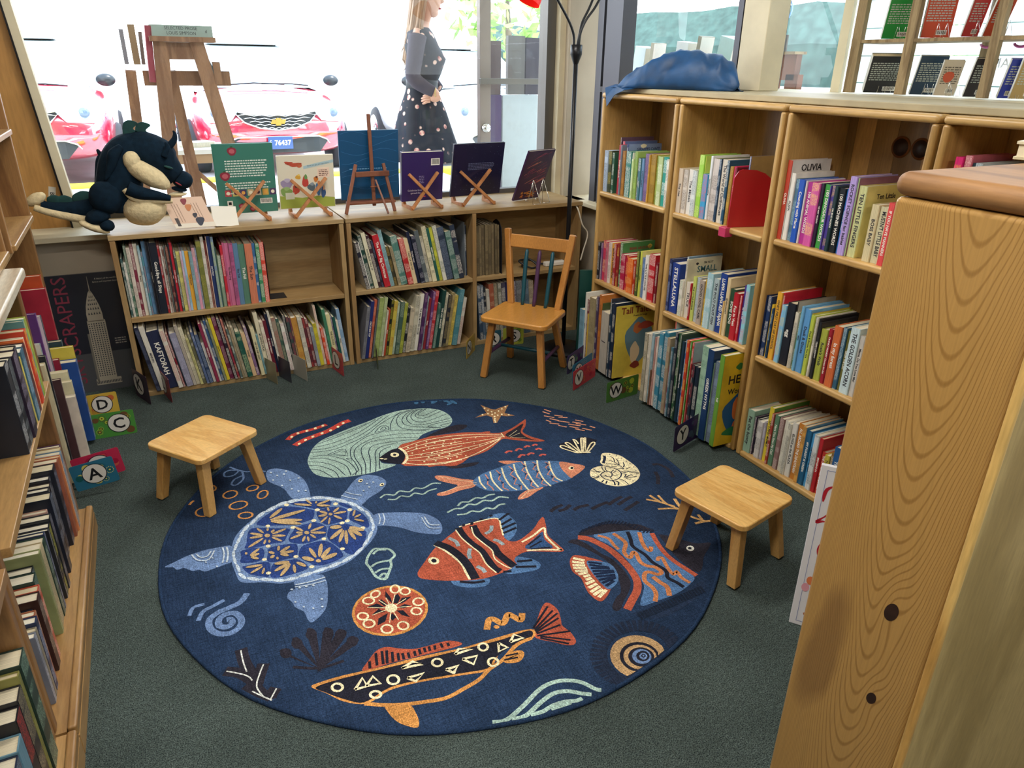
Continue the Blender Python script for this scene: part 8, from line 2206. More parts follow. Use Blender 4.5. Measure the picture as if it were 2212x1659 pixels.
GL2 = plain('car_glass', '9fb4bc', .05, spec=1, coat=1); CHR = plain('car_chrome', 'e0e0e0', .1, 1.0); TYRE = plain('tyre_rubber', '26262a', .7); LENS = plain('headlight_lens', 'c8d8e0', .08, spec=1, coat=1); GRL = plain('grille_black', '22282c', .3)
WHP = plain('white_car_paint_and_glare', 'd8dcdc', .2, coat=1)  # white bodies; also the painted sky glare on every roof and pillar
def car(label, loc, paint, plate=None, rz=0, emblem=True, W_=.93, hi=0.0):
    t_ = thing('car', label, 'car', loc, rz)
    st = [(0.0, .62, .50, .68), (.05, .80, .34, .80), (.22, .92, .26, .90), (.6, .97, .22, .98), (1.15, 1.0, .22, 1.06), (1.9, 1.0, .22, 1.08), (3.4, 1.0, .22, 1.08), (4.1, .95, .26, 1.02), (4.35, .8, .4, .85)]
    f = MB(); v = []
    for y, w, zb, zt in st:
        w *= W_; c_ = [(0, zb), (w*.8, zb), (w, zb+.12), (w*1.0, zt-.22), (w*.93, zt-.07), (w*.6, zt-.005), (0, zt+.02)]; c_ = c_+[(-x, z) for x, z in c_[-2:0:-1]]
        v += [(x, y, z+hi*.5) for x, z in c_]
    n_ = 12; fs = [(i*n_+j, i*n_+(j+1) % n_, (i+1)*n_+(j+1) % n_, (i+1)*n_+j) for i in range(len(st)-1) for j in range(n_)]+[tuple(range(n_))[::-1], tuple(range((len(st)-1)*n_, len(st)*n_))]
    f.add(v, fs, smooth=True); o = f.build('body', paint, t_); s_ = o.modifiers.new('smooth', 'SUBSURF'); s_.levels = s_.render_levels = 2
    f = MB(); v = []
    for y, w, z in ((1.05, .80, 1.04), (1.55, .74, 1.36), (1.95, .66, 1.56), (2.9, .66, 1.60), (3.7, .64, 1.50), (4.15, .72, 1.05)):
        w *= W_; v += [(-w*1.1, y, 1.0), (-w, y, z-.06), (-w*.8, y, z), (w*.8, y, z), (w, y, z-.06), (w*1.1, y, 1.0)]
    f.add(v, [(i*6+j, i*6+j+1, (i+1)*6+j+1, (i+1)*6+j) for i in range(5) for j in range(5)], smooth=True); o = f.build('cabin', GL2, t_)
    f = MB(); f.box(-.52, .52, 1.95, 3.6, 1.585, 1.63); f.build('roof', WHP, t_, bevel=.02)  # white stands for blown-out sky reflection, whatever the body paint
    for s_ in (-1, 1):
        f = MB(); f.beam((s_*.82*W_, 1.03, 1.05), (s_*.64*W_, 1.95, 1.58), .06, .05); f.build('windshield_pillar', WHP, t_)  # sky glare painted white on the pillars too
        f = MB(); f.add([(s_*x, y, z+hi*.5) for x, y, z in ((.46*W_, -.004, .80), (.88*W_, .16, .875), (.90*W_, .20, .76), (.80*W_, .10, .66), (.55*W_, .01, .68))], [(0, 1, 2, 3, 4)[::s_]]); f.build('headlight', LENS, t_).modifiers.new('thick', 'SOLIDIFY').thickness = .03
        f = MB(); f.ell((s_*.72*W_, .05, .775+hi*.5), (.055, .03, .055)); f.build('headlight_bulb', plain('bulb_blue', '5a6e8a', .1, spec=1) if 'bulb_blue' not in MATS else MATS['bulb_blue'], t_)
        f = MB(); f.ell((s_*1.02, 1.35, 1.13), (.11, .06, .075)); f.build('door_mirror', GRL, t_)
        for y in (.85, 3.5):
            f = MB(); f.lathe([(.0, .01), (.2, .01), (.31, .0), (.335, -.03), (.335, -.2), (.3, -.23), (0, -.23)], n=28, M=Matrix.Translation((s_*.99*W_+s_*.03, y, .335)) @ Matrix.Rotation(s_*PI/2, 4, 'Y')); f.build('wheel', TYRE, t_)
            f = MB(); f.lathe([(.0, .03), (.05, .03), (.06, .02), (.2, .02), (.21, .0)], n=28, M=Matrix.Translation((s_*.99*W_+s_*.035, y, .335)) @ Matrix.Rotation(s_*PI/2, 4, 'Y')); f.build('wheel_rim', CHR, t_)
    gp = [(-.52, .80), (-.30, .765), (0, .755), (.30, .765), (.52, .80), (.40, .67), (.22, .60), (0, .575), (-.22, .60), (-.40, .67)]
    def front(nm, pts, y0, y1, mat):
        n_ = len(pts); MB().add([(x*W_, y0+abs(x)**2*.16, z+hi*.5) for x, z in pts]+[(x*W_, y1+abs(x)**2*.16, z+hi*.5) for x, z in pts], [tuple(range(n_))[::-1], tuple(range(n_, 2*n_))]+[(i, (i+1) % n_, n_+(i+1) % n_, n_+i) for i in range(n_)]).build(nm, mat, t_)
    front('grille', gp, -.022, .02, GRL)
    for k in range(5):
        z = .765-k*.036; w = .47-.065*k; f = MB(); f.tube([(x*W_, -.032+abs(x)**2*.16, z+hi*.5-.02*math.cos(x*3)+(.008 if i % 2 else -.008)) for i, x in enumerate([-w+2*w*q/10 for q in range(11)])], .0065, n=5); f.build('grille_bar', CHR, t_)
    f = MB(); f.tube([(x*W_, -.03+abs(x)**2*.16, z+hi*.5) for x, z in gp+gp[:1]], .010, n=6); f.build('grille_surround', CHR, t_)
    front('lower_grille', [(-.62, .44), (-.50, .50), (.50, .50), (.62, .44), (.50, .30), (-.50, .30)], -.03, .0, GRL)
    f = MB(); f.tube([(x*W_, -.035+abs(x)**2*.16, z+hi*.5) for x, z in ((-.64, .40), (-.60, .45), (-.50, .49), (0, .50), (.50, .49), (.60, .45), (.64, .40))], .010, n=6); f.build('bumper_trim', CHR, t_)
    if emblem:
        f = MB(); 
        for ey, pts in zip((-.052, -.056), ([(-.095, -.024), (.075, -.024), (.095, .024), (-.075, .024)], [(-.036, -.044), (.028, -.044), (.036, .044), (-.028, .044)])):
            f.add([(x, ey, z+.675) for x, z in pts]+[(x, -.03, z+.675) for x, z in pts], [(0, 1, 2, 3), (0, 4, 5, 1), (1, 5, 6, 2), (2, 6, 7, 3), (3, 7, 4, 0)])
        f.build('gold_emblem', plain('emblem_gold', 'c9a850', .25, .8) if 'emblem_gold' not in MATS else MATS['emblem_gold'], t_)
    if plate:
        f = MB(); f.box(-.15, .15, -.06, -.045, .35, .50); o = f.build('licence_plate', plain('plate_face', '2c4a7c', .6), t_, bevel=.004); F3 = Matrix.Identity(4)
        text(plate, .085, Matrix.Translation((.025, -.0615, .425)) @ F2, t_, 'e8ecf2', 'plate_number', .001, .2, True); text('C', .035, Matrix.Translation((-.12, -.0615, .445)) @ F2, t_, 'e8ecf2', 'plate_letter', .001); text('B', .035, Matrix.Translation((-.12, -.0615, .405)) @ F2, t_, 'e8ecf2', 'plate_letter', .001)
    f = MB(); f.tube([(-.45, 1.0, 1.075), (-.1, .98, 1.10), (.3, .99, 1.085)], .009, n=5); f.tube([(.0, .98, 1.09), (.4, .97, 1.09), (.62, 1.0, 1.07)], .009, n=5); f.build('wiper', BLACK, t_)
    return t_
REDP = plain('red_car_paint', 'c01238', .18, spec=.9, coat=1); MATS['red_car_paint'].node_tree.nodes['Principled BSDF'].inputs['Coat IOR'].default_value = 2.3; SIL = plain('silver_car_paint', 'b0b8bc', .2, .4, coat=1)
car('red car with a gold emblem and blue plate facing the window', (1.62, 9.95, .2), REDP, '76437', W_=1.0)
car('red car at the left edge of the window with a large headlight', (-1.25, 9.55, .2), REDP, emblem=False, W_=1.08, hi=.1)
car('white car with a black grille behind the walking woman', (4.75, 9.7, .2), WHP, emblem=False)
car('silver car parked further back between the two red cars', (-1.1, 16.5, .2), SIL, rz=PI/2, emblem=False)
car('white car parked beyond the right window, tan hills behind', (19.0, 9.0, .2), WHP, rz=-PI/2, emblem=False)
# outdoor wooden book stand and table right outside
OUTW = wood('outdoor_oak', '8f6a4c', '775339', 'Z', 6, .7, dist=1.5, coat=0)
so_ = thing('outdoor_book_stand', 'brown slanted wooden book rack on the sidewalk outside the window', 'display rack', (0, 4.86, 0))
G_ = .362
for (x0, z0, x1, z1, w, dy) in ((.205, 1.65, .112, G_, .078, 0), (.39, 1.655, .62, G_, .075, 0), (.235, 1.5, .33, G_, .06, .30), (.03, 1.50, -.03, G_, .055, .32)):
    f = MB(); f.beam((x0, dy*.3, z0), (x1, dy, z1), .035, w, up=(1, 0, 0)); f.build('leg', OUTW, so_)
f = MB(); f.box(.15, .49, -.06, .12, 1.65, 1.676); f.build('top_board', OUTW, so_); f = MB(); f.box(.19, .42, -.01, .015, 1.56, 1.648); f.build('front_rail', OUTW, so_)
f = MB(); f.box(.09, .56, .10, .13, 1.42, 1.50); f.build('cross_rail', OUTW, so_); f = MB(); f.box(.46, .50, -.02, .015, 1.43, 1.55); f.build('side_block', OUTW, so_)
def slab(name, label, cat, x0, x1, y0, y1, z0, z1, c1, c2='dcd8cc', rot=0, grp=None, loc=None):
    cx_, cz_ = (x0+x1)/2, z0; t_ = thing(name, label, cat, (cx_, (y0+y1)/2, cz_), 0, grp); t_.rotation_euler = (0, math.radians(rot), 0); hx, hy = (x1-x0)/2, (y1-y0)/2
    MB().box(-hx, -hx+.003, -hy, hy, 0, z1-z0, c1).build('cover', PAINT, t_); MB().box(hx-.003, hx, -hy, hy, 0, z1-z0, c1).build('cover', PAINT, t_); MB().box(-hx+.003, hx-.003, -hy+.002, hy-.004, .003, z1-z0-.003).build('pages', PAGES, t_); MB().box(-hx, hx, -hy-.001, -hy+.002, 0, z1-z0, c1 if name != 'page_out' else c2).build('spine', PAINT, t_); return t_
bk = thing('hardback_book', 'grey green book lying on the outdoor rack, SELECTED PROSE on its spine', 'book', (.16, 4.86, 1.6765))
MB().box(0, .325, 0, .2, .0, .004, '8a9c94').build('cover', PAINT, bk); MB().box(0, .325, 0, .2, .055, .059, '8a9c94').build('cover', PAINT, bk); MB().box(.003, .322, .004, .197, .004, .055).build('pages', PAGES, bk); MB().box(0, .325, -.001, .004, 0, .059, '93a59c').build('spine', PAINT, bk)
text('SELECTED PROSE', .024, Matrix.Translation((.16, -.0015, .043)) @ F2, bk, '2f3a3c', 'spine_title', .0002, .17); text('LOUIS SIMPSON', .024, Matrix.Translation((.16, -.0015, .018)) @ F2, bk, '2f3a3c', 'spine_title', .0002, .15); text('d', .024, Matrix.Translation((.29, -.0015, .030)) @ F2, bk, '2f3a3c', 'spine_title', .0002)
for x0, x1, z0, z1, c_, rot, dy, lb in ((.118, .15, 1.44, 1.73, '8c3442', 4, -.02, 'cream and red hardback clipped to the left side of the outdoor rack'), (.007, .030, 1.53, 1.715, '7a7c86', 0, .25, 'narrow grey book standing at the far left of the outdoor rack'), (.056, .092, 1.53, 1.742, '8a7458', 0, .25, 'tan page block standing behind the outdoor rack'), (.099, .117, 1.53, 1.705, '6a5a58', 3, .25, 'thin brown book behind the outdoor rack'), (.47, .485, 1.46, 1.65, '5a7078', -22, -.03, 'slate book leaning against the right leg of the outdoor rack')):
    slab('hardback_book', lb, 'book', x0, x1, 4.88+dy, 5.02+dy, z0, z1, c_, rot=rot)
tb = thing('outdoor_table', 'whitewashed wooden table with spread papers outside the window', 'table', (.20, 5.62, -.04))
MB().box(-.33, .36, -.24, .26, 1.03, 1.058, 'e4e6e0').build('table_top', PAINT, tb); MB().box(-.31, .34, -.22, -.2, .97, 1.03, 'b09270').build('apron', PAINT, tb)
for x in (-.29, .07, .31):
    f = MB(); f.beam((x, -.2, 1.03), (x+.03, -.22, G_+.04), .045, .045, up=(0, 1, 0)); f.build('leg', OUTW, tb)
f = MB(); f.beam((.31, .2, 1.03), (.31, .22, G_+.04), .04, .04, up=(0, 1, 0)); f.beam((-.29, .2, 1.03), (-.29, .22, G_+.04), .04, .04, up=(0, 1, 0)); f.build('rear_legs', OUTW, tb)['kind'] = 'stuff'
f = MB(); f.beam((.09, -.2, .95), (.30, -.2, .72), .03, .03, up=(0, 1, 0)); f.build('brace', OUTW, tb)
for i, (x, y, r, c_, lb) in enumerate(((-.08, 5.55, .2, 'd8dcd8', 'white flat book on the outdoor table behind the dragon'), (.12, 5.58, -.1, 'c0c4c0', 'pale flat book in the middle of the outdoor table'), (.36, 5.6, .3, 'd8d4c0', 'cream flat book at the right of the outdoor table'))):
    t_ = thing('flat_book', lb, 'book', (x, y, 1.0185), r); MB().box(-.1, .1, -.07, .07, 0, .004, c_).build('cover', PAINT, t_); MB().box(-.097, .097, -.067, .067, .004, .028).build('pages', PAGES, t_); MB().box(-.1, .1, -.07, .07, .028, .032, c_).build('cover', PAINT, t_)
# aluminium shop door outside with push bar
dr_ = bpy.data.objects.new('door_1', None); COL.objects.link(dr_); struct(dr_); DRM = plain('door_aluminium', '8a8078', .45, .3)
for x0, x1 in ((2.29, 2.375), (3.15, 3.24)): MB().box(x0, x1, 5.18, 5.24, .362, 2.6).build('door_stile', DRM, dr_, bevel=.004)
MB().box(2.375, 3.15, 5.18, 5.24, .362, .62).build('bottom_rail', DRM, dr_); MB().box(2.375, 3.15, 5.18, 5.24, 2.5, 2.6).build('top_rail', DRM, dr_)
MB().box(2.26, 3.18, 5.10, 5.14, 1.43, 1.47).build('push_bar', plain('worn_bar', '6f6c66', .5, .3), dr_, bevel=.006)
quad('door_pane', [(2.375, 5.21, .62), (3.15, 5.21, .62), (3.15, 5.21, 2.5), (2.375, 5.21, 2.5)], GLASS, dr_)
MB().lathe([(0, .03), (.03, .03), (.034, .0)], n=20, M=rotM((2.33, 5.18, 1.13), rx=PI/2)).build('door_lock', CHR, dr_)
tag(MB().box(2.55, 2.86, 5.35, 5.40, .362, 1.35, 'c4ced0').build('white_cabinet', PAINT, bevel=.01), 'pale grey cabinet with a slim handle seen through the outside door', 'cabinet')
for x0, x1, z0, z1, c_, lb in ((2.42, 2.54, 1.50, 1.72, '6a5c5c', 'dull brown framed picture leaning behind the outside door'), (2.60, 2.74, 1.51, 1.76, '6e6a66', 'large grey wrapped board leaning behind the outside door'), (2.75, 2.86, 1.51, 1.75, '4c4650', 'dark board at the back of the outside door pane')):
    slab('framed_board', lb, 'board', x0, x1, 5.36, 5.40, 1.352 if x0 > 2.5 else 1.352, z1, c_)
tag(MB().box(2.38, 2.54, 5.35, 5.40, .362, 1.351, '5a4a70').build('purple_crate_stack', PAINT), 'dark purple display box behind the lower pane of the outside door', 'box')
# far building, pole, trees and hills
bd = thing('apartment_building', 'tall white building with small grey windows across the road', 'building', (9.5, 34, .2)); MB().box(-2.4, 6, 0, 6, 0, 11, 'e6e6e2').build('wall', PAINT, bd)
for r in range(3):
    for k in range(5): MB().box(-1.9+k*.62, -1.7+k*.62, -.06, 0, 1.6+r*1.0, 2.1+r*1.0, '9aa4a4').build('window', PAINT, bd)
tag(MB().tube([(5.45, 18, .2), (5.45, 18, 7)], .05, 'a8aca4', 8).build('lamp_post', PAINT), 'slim grey street post near the walking woman', 'post')
HILL = plain('forest_hill', '3a5048', .95, noisy=.3, nscale=1.2)
def hill(label, pts, base, h, seed):
    f = MB(); v = []; n_ = len(pts); rnd = random.Random(seed); hs = []
    q = smooth_pts(pts, 10); n_ = len(q)
    for i, (x, y) in enumerate(q): z = h*(.75+.35*noise.noise(Vector((i*.06, seed, 0))))+rnd.uniform(0, .35); v += [(x, y, base), (x, y, base+z*.5), (x*1.05, y*1.05, base+z), (x*1.3, y*1.3, base)]
    f.add(v, [(i*4+j, (i+1)*4+j, (i+1)*4+j+1, i*4+j+1) for i in range(n_-1) for j in range(3)]); return struct(f.build('hills', HILL))
hill('', [(46, 75), (55, 52), (60, 30), (62, 10), (60, -20)], .2, 8.5, 3); hill('', [(18, 80), (32, 78), (46, 76)], .2, 6.5, 5)
def tree(label, loc, h, r, col):
    t_ = thing('tree', label, 'tree', loc); MB().tube([(0, 0, 0), (.05, 0, h*.5), (0, 0, h*.8)], [.12, .09, .04], '6a5a48', 8).build('trunk', PAINT, t_)
    f = MB(); rnd = random.Random(int(loc[0]*10))
    for i in range(420):
        d = Vector((rnd.gauss(0, 1), rnd.gauss(0, 1), rnd.gauss(0, 1))).normalized()*r*rnd.uniform(.45, 1); c_ = Vector((0, 0, h*.75))+Vector((d.x, d.y, d.z*1.2)); s_ = rnd.uniform(.10, .2); a = Vector((rnd.gauss(0, 1), rnd.gauss(0, 1), rnd.gauss(0, 1))).normalized()*s_; b2 = a.orthogonal().normalized()*s_*.6
        f.add([c_-a, c_+b2, c_+a, c_-b2], [(0, 1, 2, 3)], col)
    f.build('crown', PAINT, t_)['kind'] = 'stuff'
tree('light green young tree seen through the outside door glass', (7.2, 14.9, .2), 3.2, 1.3, '8fb45a'); tree('bushy green tree beyond the right-hand window near the white van', (16.0, 11.6, .2), 2.6, 1.2, '7fa05e')
# white lap siding wall across from the right window
sd_ = thing('siding_wall', 'white lap siding wall outside the right window', 'wall panel', (5.4, 2.2, 0))
for k in range(14): MB().box(0, .02, -6.0, 2.35, .27+k*.2, .462+k*.2, 'd4dcda', M=rotM((0, 0, 0), ry=0)).build('siding_board', PAINT, sd_)
tag(MB().box(5.36, 5.42, 4.56, 4.66, .262, 3.1, 'dfe3df').build('corner_post', PAINT, bevel=.01), 'white corner post at the end of the siding wall', 'post')
# rack with front-facing books in the side window (backs to the room)
rk = thing('window_rack', 'weathered wooden lattice rack of display books in the side window', 'display rack', (2.9, 0, 0))
PZ = 1.4635
for y, w, x, tz in ((2.475, .045, 0, 2.3), (2.215, .04, 0, 2.3), (1.86, .035, 0, 2.3), (2.035, .03, .22, 2.3), (1.72, .03, .22, 2.3), (1.50, .035, 0, 2.3)):
    MB().box(x-.012, x+.012, y-w/2, y+w/2, PZ, tz).build('upright', WEATH, rk)
MB().box(-.010, .19, 1.2, 2.50, 1.663, 1.676).build('shelf', WEATH, rk)
MB().box(-.010, .19, 1.2, 2.50, 1.87, 1.883).build('shelf', WEATH, rk)
struct(MB().box(2.665, 3.2, .6, 3.9, 1.40, 1.4585).build('trim_5', SILLM))
def rackbook(label, y, z, w, h, t, col, tilt=14, cat='book', ry=0):
    """back cover faces the room (-x)"""
    o = thing('display_book', label, cat, (2.925, y, z), 0, 'books facing out of the side window'); o.rotation_euler = (math.radians(tilt*1.55), 0, math.radians(-38+ry))
    MB().box(0, w, 0, .002, 0, h, col).build('back_cover', GLOSS, o); MB().box(.002, w-.003, .002, t-.002, .002, h-.002).build('pages', PAGES, o); MB().box(0, w, t-.002, t, 0, h, col).build('front_cover', GLOSS, o); MB().box(-.001, .001, 0, t, 0, h, 'd4d8d4').build('page_edge', PAINT, o)
    return o
for lb, y, z, w, h, t, col, tl in (('black thick book on the lower tier of the side window rack', 2.40, PZ, .13, .145, .035, '22262c', 16), ('navy book beside a rack upright on the lower tier', 2.17, PZ, .09, .145, .012, '1f3a52', 16), ('pale book with an orange round mark on the lower tier', 2.06, PZ, .065, .125, .012, 'c8bca8', 14), ('dark book with white title lines on the lower tier', 1.935, PZ, .065, .135, .012, '2c2a30', 16), ('bright blue book next to the tan one on the lower tier', 1.80, PZ, .035, .13, .012, '2438a0', 14), ('tan book at the right end of the lower tier', 1.755, PZ, .075, .13, .012, 'a88f5c', 12),
    ('bright green book on the upper tier of the side window rack', 2.36, 1.677, .10, .15, .02, '1f8a3c', 12), ('brick orange book standing upright on the upper tier', 2.175, 1.677, .095, .16, .012, 'b8492e', 3), ('red book on a wire stand on the upper tier', 2.00, 1.677, .05, .135, .012, 'b03a3a', 16), ('orange red book leaning right on the upper tier', 1.915, 1.677, .055, .13, .012, 'b84a30', 20)):
    w *= 1.15; h *= 1.1; o = rackbook(lb, y+.02, z+.002, w, h, t, col, tl); lines(o, .008, w-.008, h*.8, max(2, int(h*60)), .009, 'a8b0a8' if sum(lin(col)[:3]) < .8 else '6a6258'); barcode(o, w*.5, .01, w*.35, .018)
    ws = wire_stand('small wire stand holding the '+lb.split(' on ')[0].split(' beside')[0].split(' next')[0].split(' standing')[0].split(' at ')[0].split(' leaning')[0], (2.925+w*.35, y-.045, z), math.radians(-38), .45, 'wire stands in the side window')
f = MB(); blob(f, .032, .075, .02, .022, 'c0563a', wob=.05); o = [q for q in bpy.data.objects if q.get('label', '').startswith('pale book with an orange')][0]; f.build('printed_circle', PAINT, o)
# rack of paperbacks beyond the blue cloth, outdoors on a ledge
lg = tag(MB().box(3.0, 3.2, 3.35, 4.75, 1.36, 1.40, 'e0ddd4').build('outer_ledge', PAINT), 'white outer ledge holding pale books behind the blue cloth', 'ledge')
for i, (y, t_, h, c_, rot) in enumerate(((4.66, .03, .26, 'b8bcb8', 6), (4.50, .10, .20, 'dcdcd6', 10), (4.36, .12, .28, 'c8d8dc', 8), (4.22, .03, .30, 'a8a490', 5), (4.05, .10, .16, 'b05a40', 0), (3.92, .11, .30, 'e4e8e6', 6), (3.78, .03, .33, '8f8c78', 8), (3.70, .05, .2, 'b04034', 4), (3.56, .12, .32, 'bcdcd8', 12))):
    lb = ('grey spine book at the lamp end of the outer ledge', 'slanted white booklet second on the outer ledge', 'pale blue dotted booklet on the outer ledge', 'khaki hardback standing on the outer ledge', 'low brick red book on the outer ledge', 'plain white book on the outer ledge above the cloth', 'olive hardback page edge on the outer ledge', 'small red book between olive and aqua ones', 'aqua picture book on the outer ledge near the post')[i]
    o = thing('ledge_book', lb, 'book', (3.06, y, 1.4005)); o.rotation_euler = (math.radians(rot), 0, 0); MB().box(0, .1, -t_/2, t_/2, 0, h, c_).build('cover', PAINT, o); MB().box(.002, .098, -t_/2-.001, -t_/2+.002, .003, h-.003, 'e6e2d6').build('label_patch', PAINT, o)
rw = thing('wooden_step_rack', 'reddish wooden rack block with a framed print in the side window', 'display rack', (3.3, 3.36, 1.2)); STW = MATS['stained_wood']
MB().box(0, .04, -.16, .13, .30, .43).build('front_board', STW, rw); MB().box(.0, .04, -.19, -.10, .22, .33).build('side_block', STW, rw); MB().box(0, .04, -.03, .03, -.938, .30).build('post', STW, rw); MB().box(-.03, .06, -.17, .14, .431, .445).build('top_board', WEATH, rw); MB().box(0, .02, -.06, .12, .446, .53, '5a5650').build('framed_print', PAINT, rw)
# neon sign seen through the glass
ns = thing('neon_sign', 'small round neon sign reading OPEN in red inside a blue ring', 'sign', (3.04, 3.115, 1.83), -PI/2)
def emis(name, col, s_):
    m, t, b = newmat(name); b.inputs['Base Color'].default_value = lin(col); b.inputs['Emission Color'].default_value = lin(col); b.inputs['Emission Strength'].default_value = s_; return m
f = MB(); f.tube([(.088*math.cos(a), 0, .065*math.sin(a)) for a in [2*PI*i/32 for i in range(33)]], .004, n=6, cap=False); f.build('ring_tube', emis('neon_blue', '7fa4e0', 1.2), ns)
MATS['ink_f0604c'] = emis('neon_red', 'f0604c', 1.6); text('OPEN', .055, Matrix.Translation((0, -.002, 0)) @ F2, ns, 'f0604c', 'neon_letters', .002, .14)
text('ITHA', .05, Matrix.Translation((3.02, 1.92, 1.585)) @ Matrix.Rotation(-PI/2, 4, 'Z') @ F2, w2, 'f4f4f4', 'window_lettering', .0005)
f = MB(); 
for k in range(2): f.tube([(3.02, 1.97-.13*k+.025*math.cos(a), 1.655+.012*math.sin(a)) for a in [PI+PI*i/10 for i in range(11)]], .005, 'e070c0', 6)
f.build('window_decal', PAINT, w2)
# ---------------------------------------------------------------- woman walking past
SKIN = plain('skin', 'd8a890', .55); wm = thing('person', 'long-haired person in a dark floral dress walking past outside, hand on hip', 'person', (1.94, 5.45, .362), math.radians(-26)); wm.scale = (1.05, 1.05, 1.05)
def skin_body(name, joints, edges, mat, parent, lv=2):
    me = bpy.data.meshes.new(name); me.from_pydata([j[:3] for j in joints], edges, []); o = obj(name, me, mat, parent)
    me.skin_vertices.new(name='')if hasattr(me.skin_vertices, 'new') and not me.skin_vertices else None
    s_ = o.modifiers.new('skin', 'SKIN'); s_.use_smooth_shade = True
    lay = me.skin_vertices[0] if me.skin_vertices else None
    if lay:
        for d_, j in zip(lay.data, joints): d_.radius = (j[3], j[4] if len(j) > 4 else j[3])
        lay.data[0].use_root = True
    q = o.modifiers.new('smooth', 'SUBSURF'); q.levels = q.render_levels = lv; return o
J = [(0, 0, .86, .13, .12), (0, 0, 1.02, .10, .09), (.01, 0, 1.18, .12, .10), (0, 0, 1.30, .10, .09), (.015, 0, 1.385, .045), (.04, 0, 1.44, .05), (.055, 0, 1.54, .085, .075), (.05, 0, 1.62, .065),
     (0, -.14, 1.30, .052), (-.035, -.175, 1.05, .042), (.11, -.17, .96, .032), (.125, -.165, .93, .028),
     (.0, .14, 1.30, .052), (.03, .17, 1.06, .042), (.12, .14, .97, .03),
     (.01, -.08, .80, .085), (.02, -.08, .46, .055), (-.03, -.085, .10, .04), (-.02, -.085, .04, .04), (.12, -.09, .03, .03),
     (-.01, .08, .80, .085), (.02, .08, .46, .055), (.08, .08, .10, .04), (.09, .08, .04, .04), (.2, .08, .03, .03)]
E_ = [(0, 1), (1, 2), (2, 3), (3, 4), (4, 5), (5, 6), (6, 7), (3, 8), (8, 9), (9, 10), (10, 11), (3, 12), (12, 13), (13, 14), (0, 15), (15, 16), (16, 17), (17, 18), (18, 19), (0, 20), (20, 21), (21, 22), (22, 23), (23, 24)]
skin_body('body', J, E_, SKIN, wm)
# face
f = MB(); f.ell((.075, 0, 1.535), (.075, .068, .10), n=20, m=14); f.ell((.150, 0, 1.525), (.02, .012, .016), n=10, m=8); f.ell((.095, 0, 1.455), (.035, .035, .03), n=12, m=8); f.build('face', SKIN, wm)['kind'] = 'stuff'
f = MB(); f.ell((.138, -.0, 1.480), (.014, .022, .007), 'b05a58', n=10, m=6); f.build('mouth', PAINT, wm)
for s_ in (-1, 1): f = MB(); f.ell((.132, s_*.03, 1.555), (.008, .012, .007), '2a2420', n=8, m=6); f.build('eye', PAINT, wm)
def loft(name, rings, mat, n=28, noisef=0, sub=3):
    f = MB(); v = []
    rr = []
    for a, b2 in zip(rings[:-1], rings[1:]):
        for k in range(sub): t_ = k/sub; rr.append([p+(q-p)*t_ for p, q in zip(a, b2)])
    rr.append(rings[-1])
    for z, cx_, rx, ry, wv in rr:
        for j in range(n): a = 2*PI*j/n; k_ = 1+wv*math.sin(a*7+z*3); v.append((cx_+rx*k_*math.cos(a), ry*k_*math.sin(a), z))
    f.add(v, [(i*n+j, i*n+(j+1) % n, (i+1)*n+(j+1) % n, (i+1)*n+j) for i in range(len(rr)-1) for j in range(n)], smooth=True); o = f.build(name, mat, wm); o.modifiers.new('thick', 'SOLIDIFY').thickness = .004; return o
m, t, b = newmat('floral_fabric'); co = N(t, 'ShaderNodeTexCoord'); vo = N(t, 'ShaderNodeTexVoronoi', Scale=17.0); v2 = N(t, 'ShaderNodeTexVoronoi', Scale=34.0); n_ = N(t, 'ShaderNodeTexNoise', Scale=7.0, Detail=2.0)
for q in (vo, v2, n_): t.links.new(co.outputs['Object'], q.inputs[0])
g1 = N(t, 'ShaderNodeMapRange'); g1.inputs[1].default_value = .34; g1.inputs[2].default_value = .28; t.links.new(vo.outputs['Distance'], g1.inputs[0])
g2 = N(t, 'ShaderNodeMapRange'); g2.inputs[1].default_value = .40; g2.inputs[2].default_value = .48; t.links.new(n_.outputs[0], g2.inputs[0])
mu = N(t, 'ShaderNodeMath', operation='MULTIPLY'); t.links.new(g1.outputs[0], mu.inputs[0]); t.links.new(g2.outputs[0], mu.inputs[1])
cr = N(t, 'ShaderNodeValToRGB'); e = cr.color_ramp.elements; e[0].position = .0; e[0].color = lin('b8404e'); e[1].position = .6; e[1].color = lin('e8c8b8'); t.links.new(v2.outputs['Distance'], cr.inputs[0])
t.links.new(mixc(t, mu.outputs[0], lin('18202e'), cr.outputs[0]), b.inputs['Base Color']); b.inputs['Roughness'].default_value = .85; FLOR = m
loft('dress', [(1.36, .005, .055, .10, 0), (1.33, .0, .085, .155, 0), (1.25, .01, .115, .16, 0), (1.17, .035, .135, .15, 0), (1.08, .02, .115, .13, 0), (1.01, .0, .098, .118, 0), (.95, .0, .115, .13, .01), (.82, .0, .165, .165, .03), (.65, .0, .215, .20, .05), (.50, .0, .26, .235, .07)], FLOR)
loft('belt', [(1.055, .005, .108, .126, 0), (.985, .0, .106, .126, 0)], plain('belt_dark', '2a333c', .6), sub=1)
for s_, pts in ((-1, [(0, -.145, 1.31), (-.02, -.175, 1.18), (-.035, -.18, 1.06), (.03, -.178, 1.0), (.10, -.172, .965)]), (1, [(0, .145, 1.31), (.02, .17, 1.18), (.03, .175, 1.06), (.08, .16, 1.0), (.11, .145, .975)])):
    f = MB(); f.tube(smooth_pts(pts, 5), interp([.062, .056, .052, .044, .036], 21), n=14); f.build('sleeve', plain('sleeve_%s' % ('near' if s_ < 0 else 'far'), '4c4854', .9), wm)
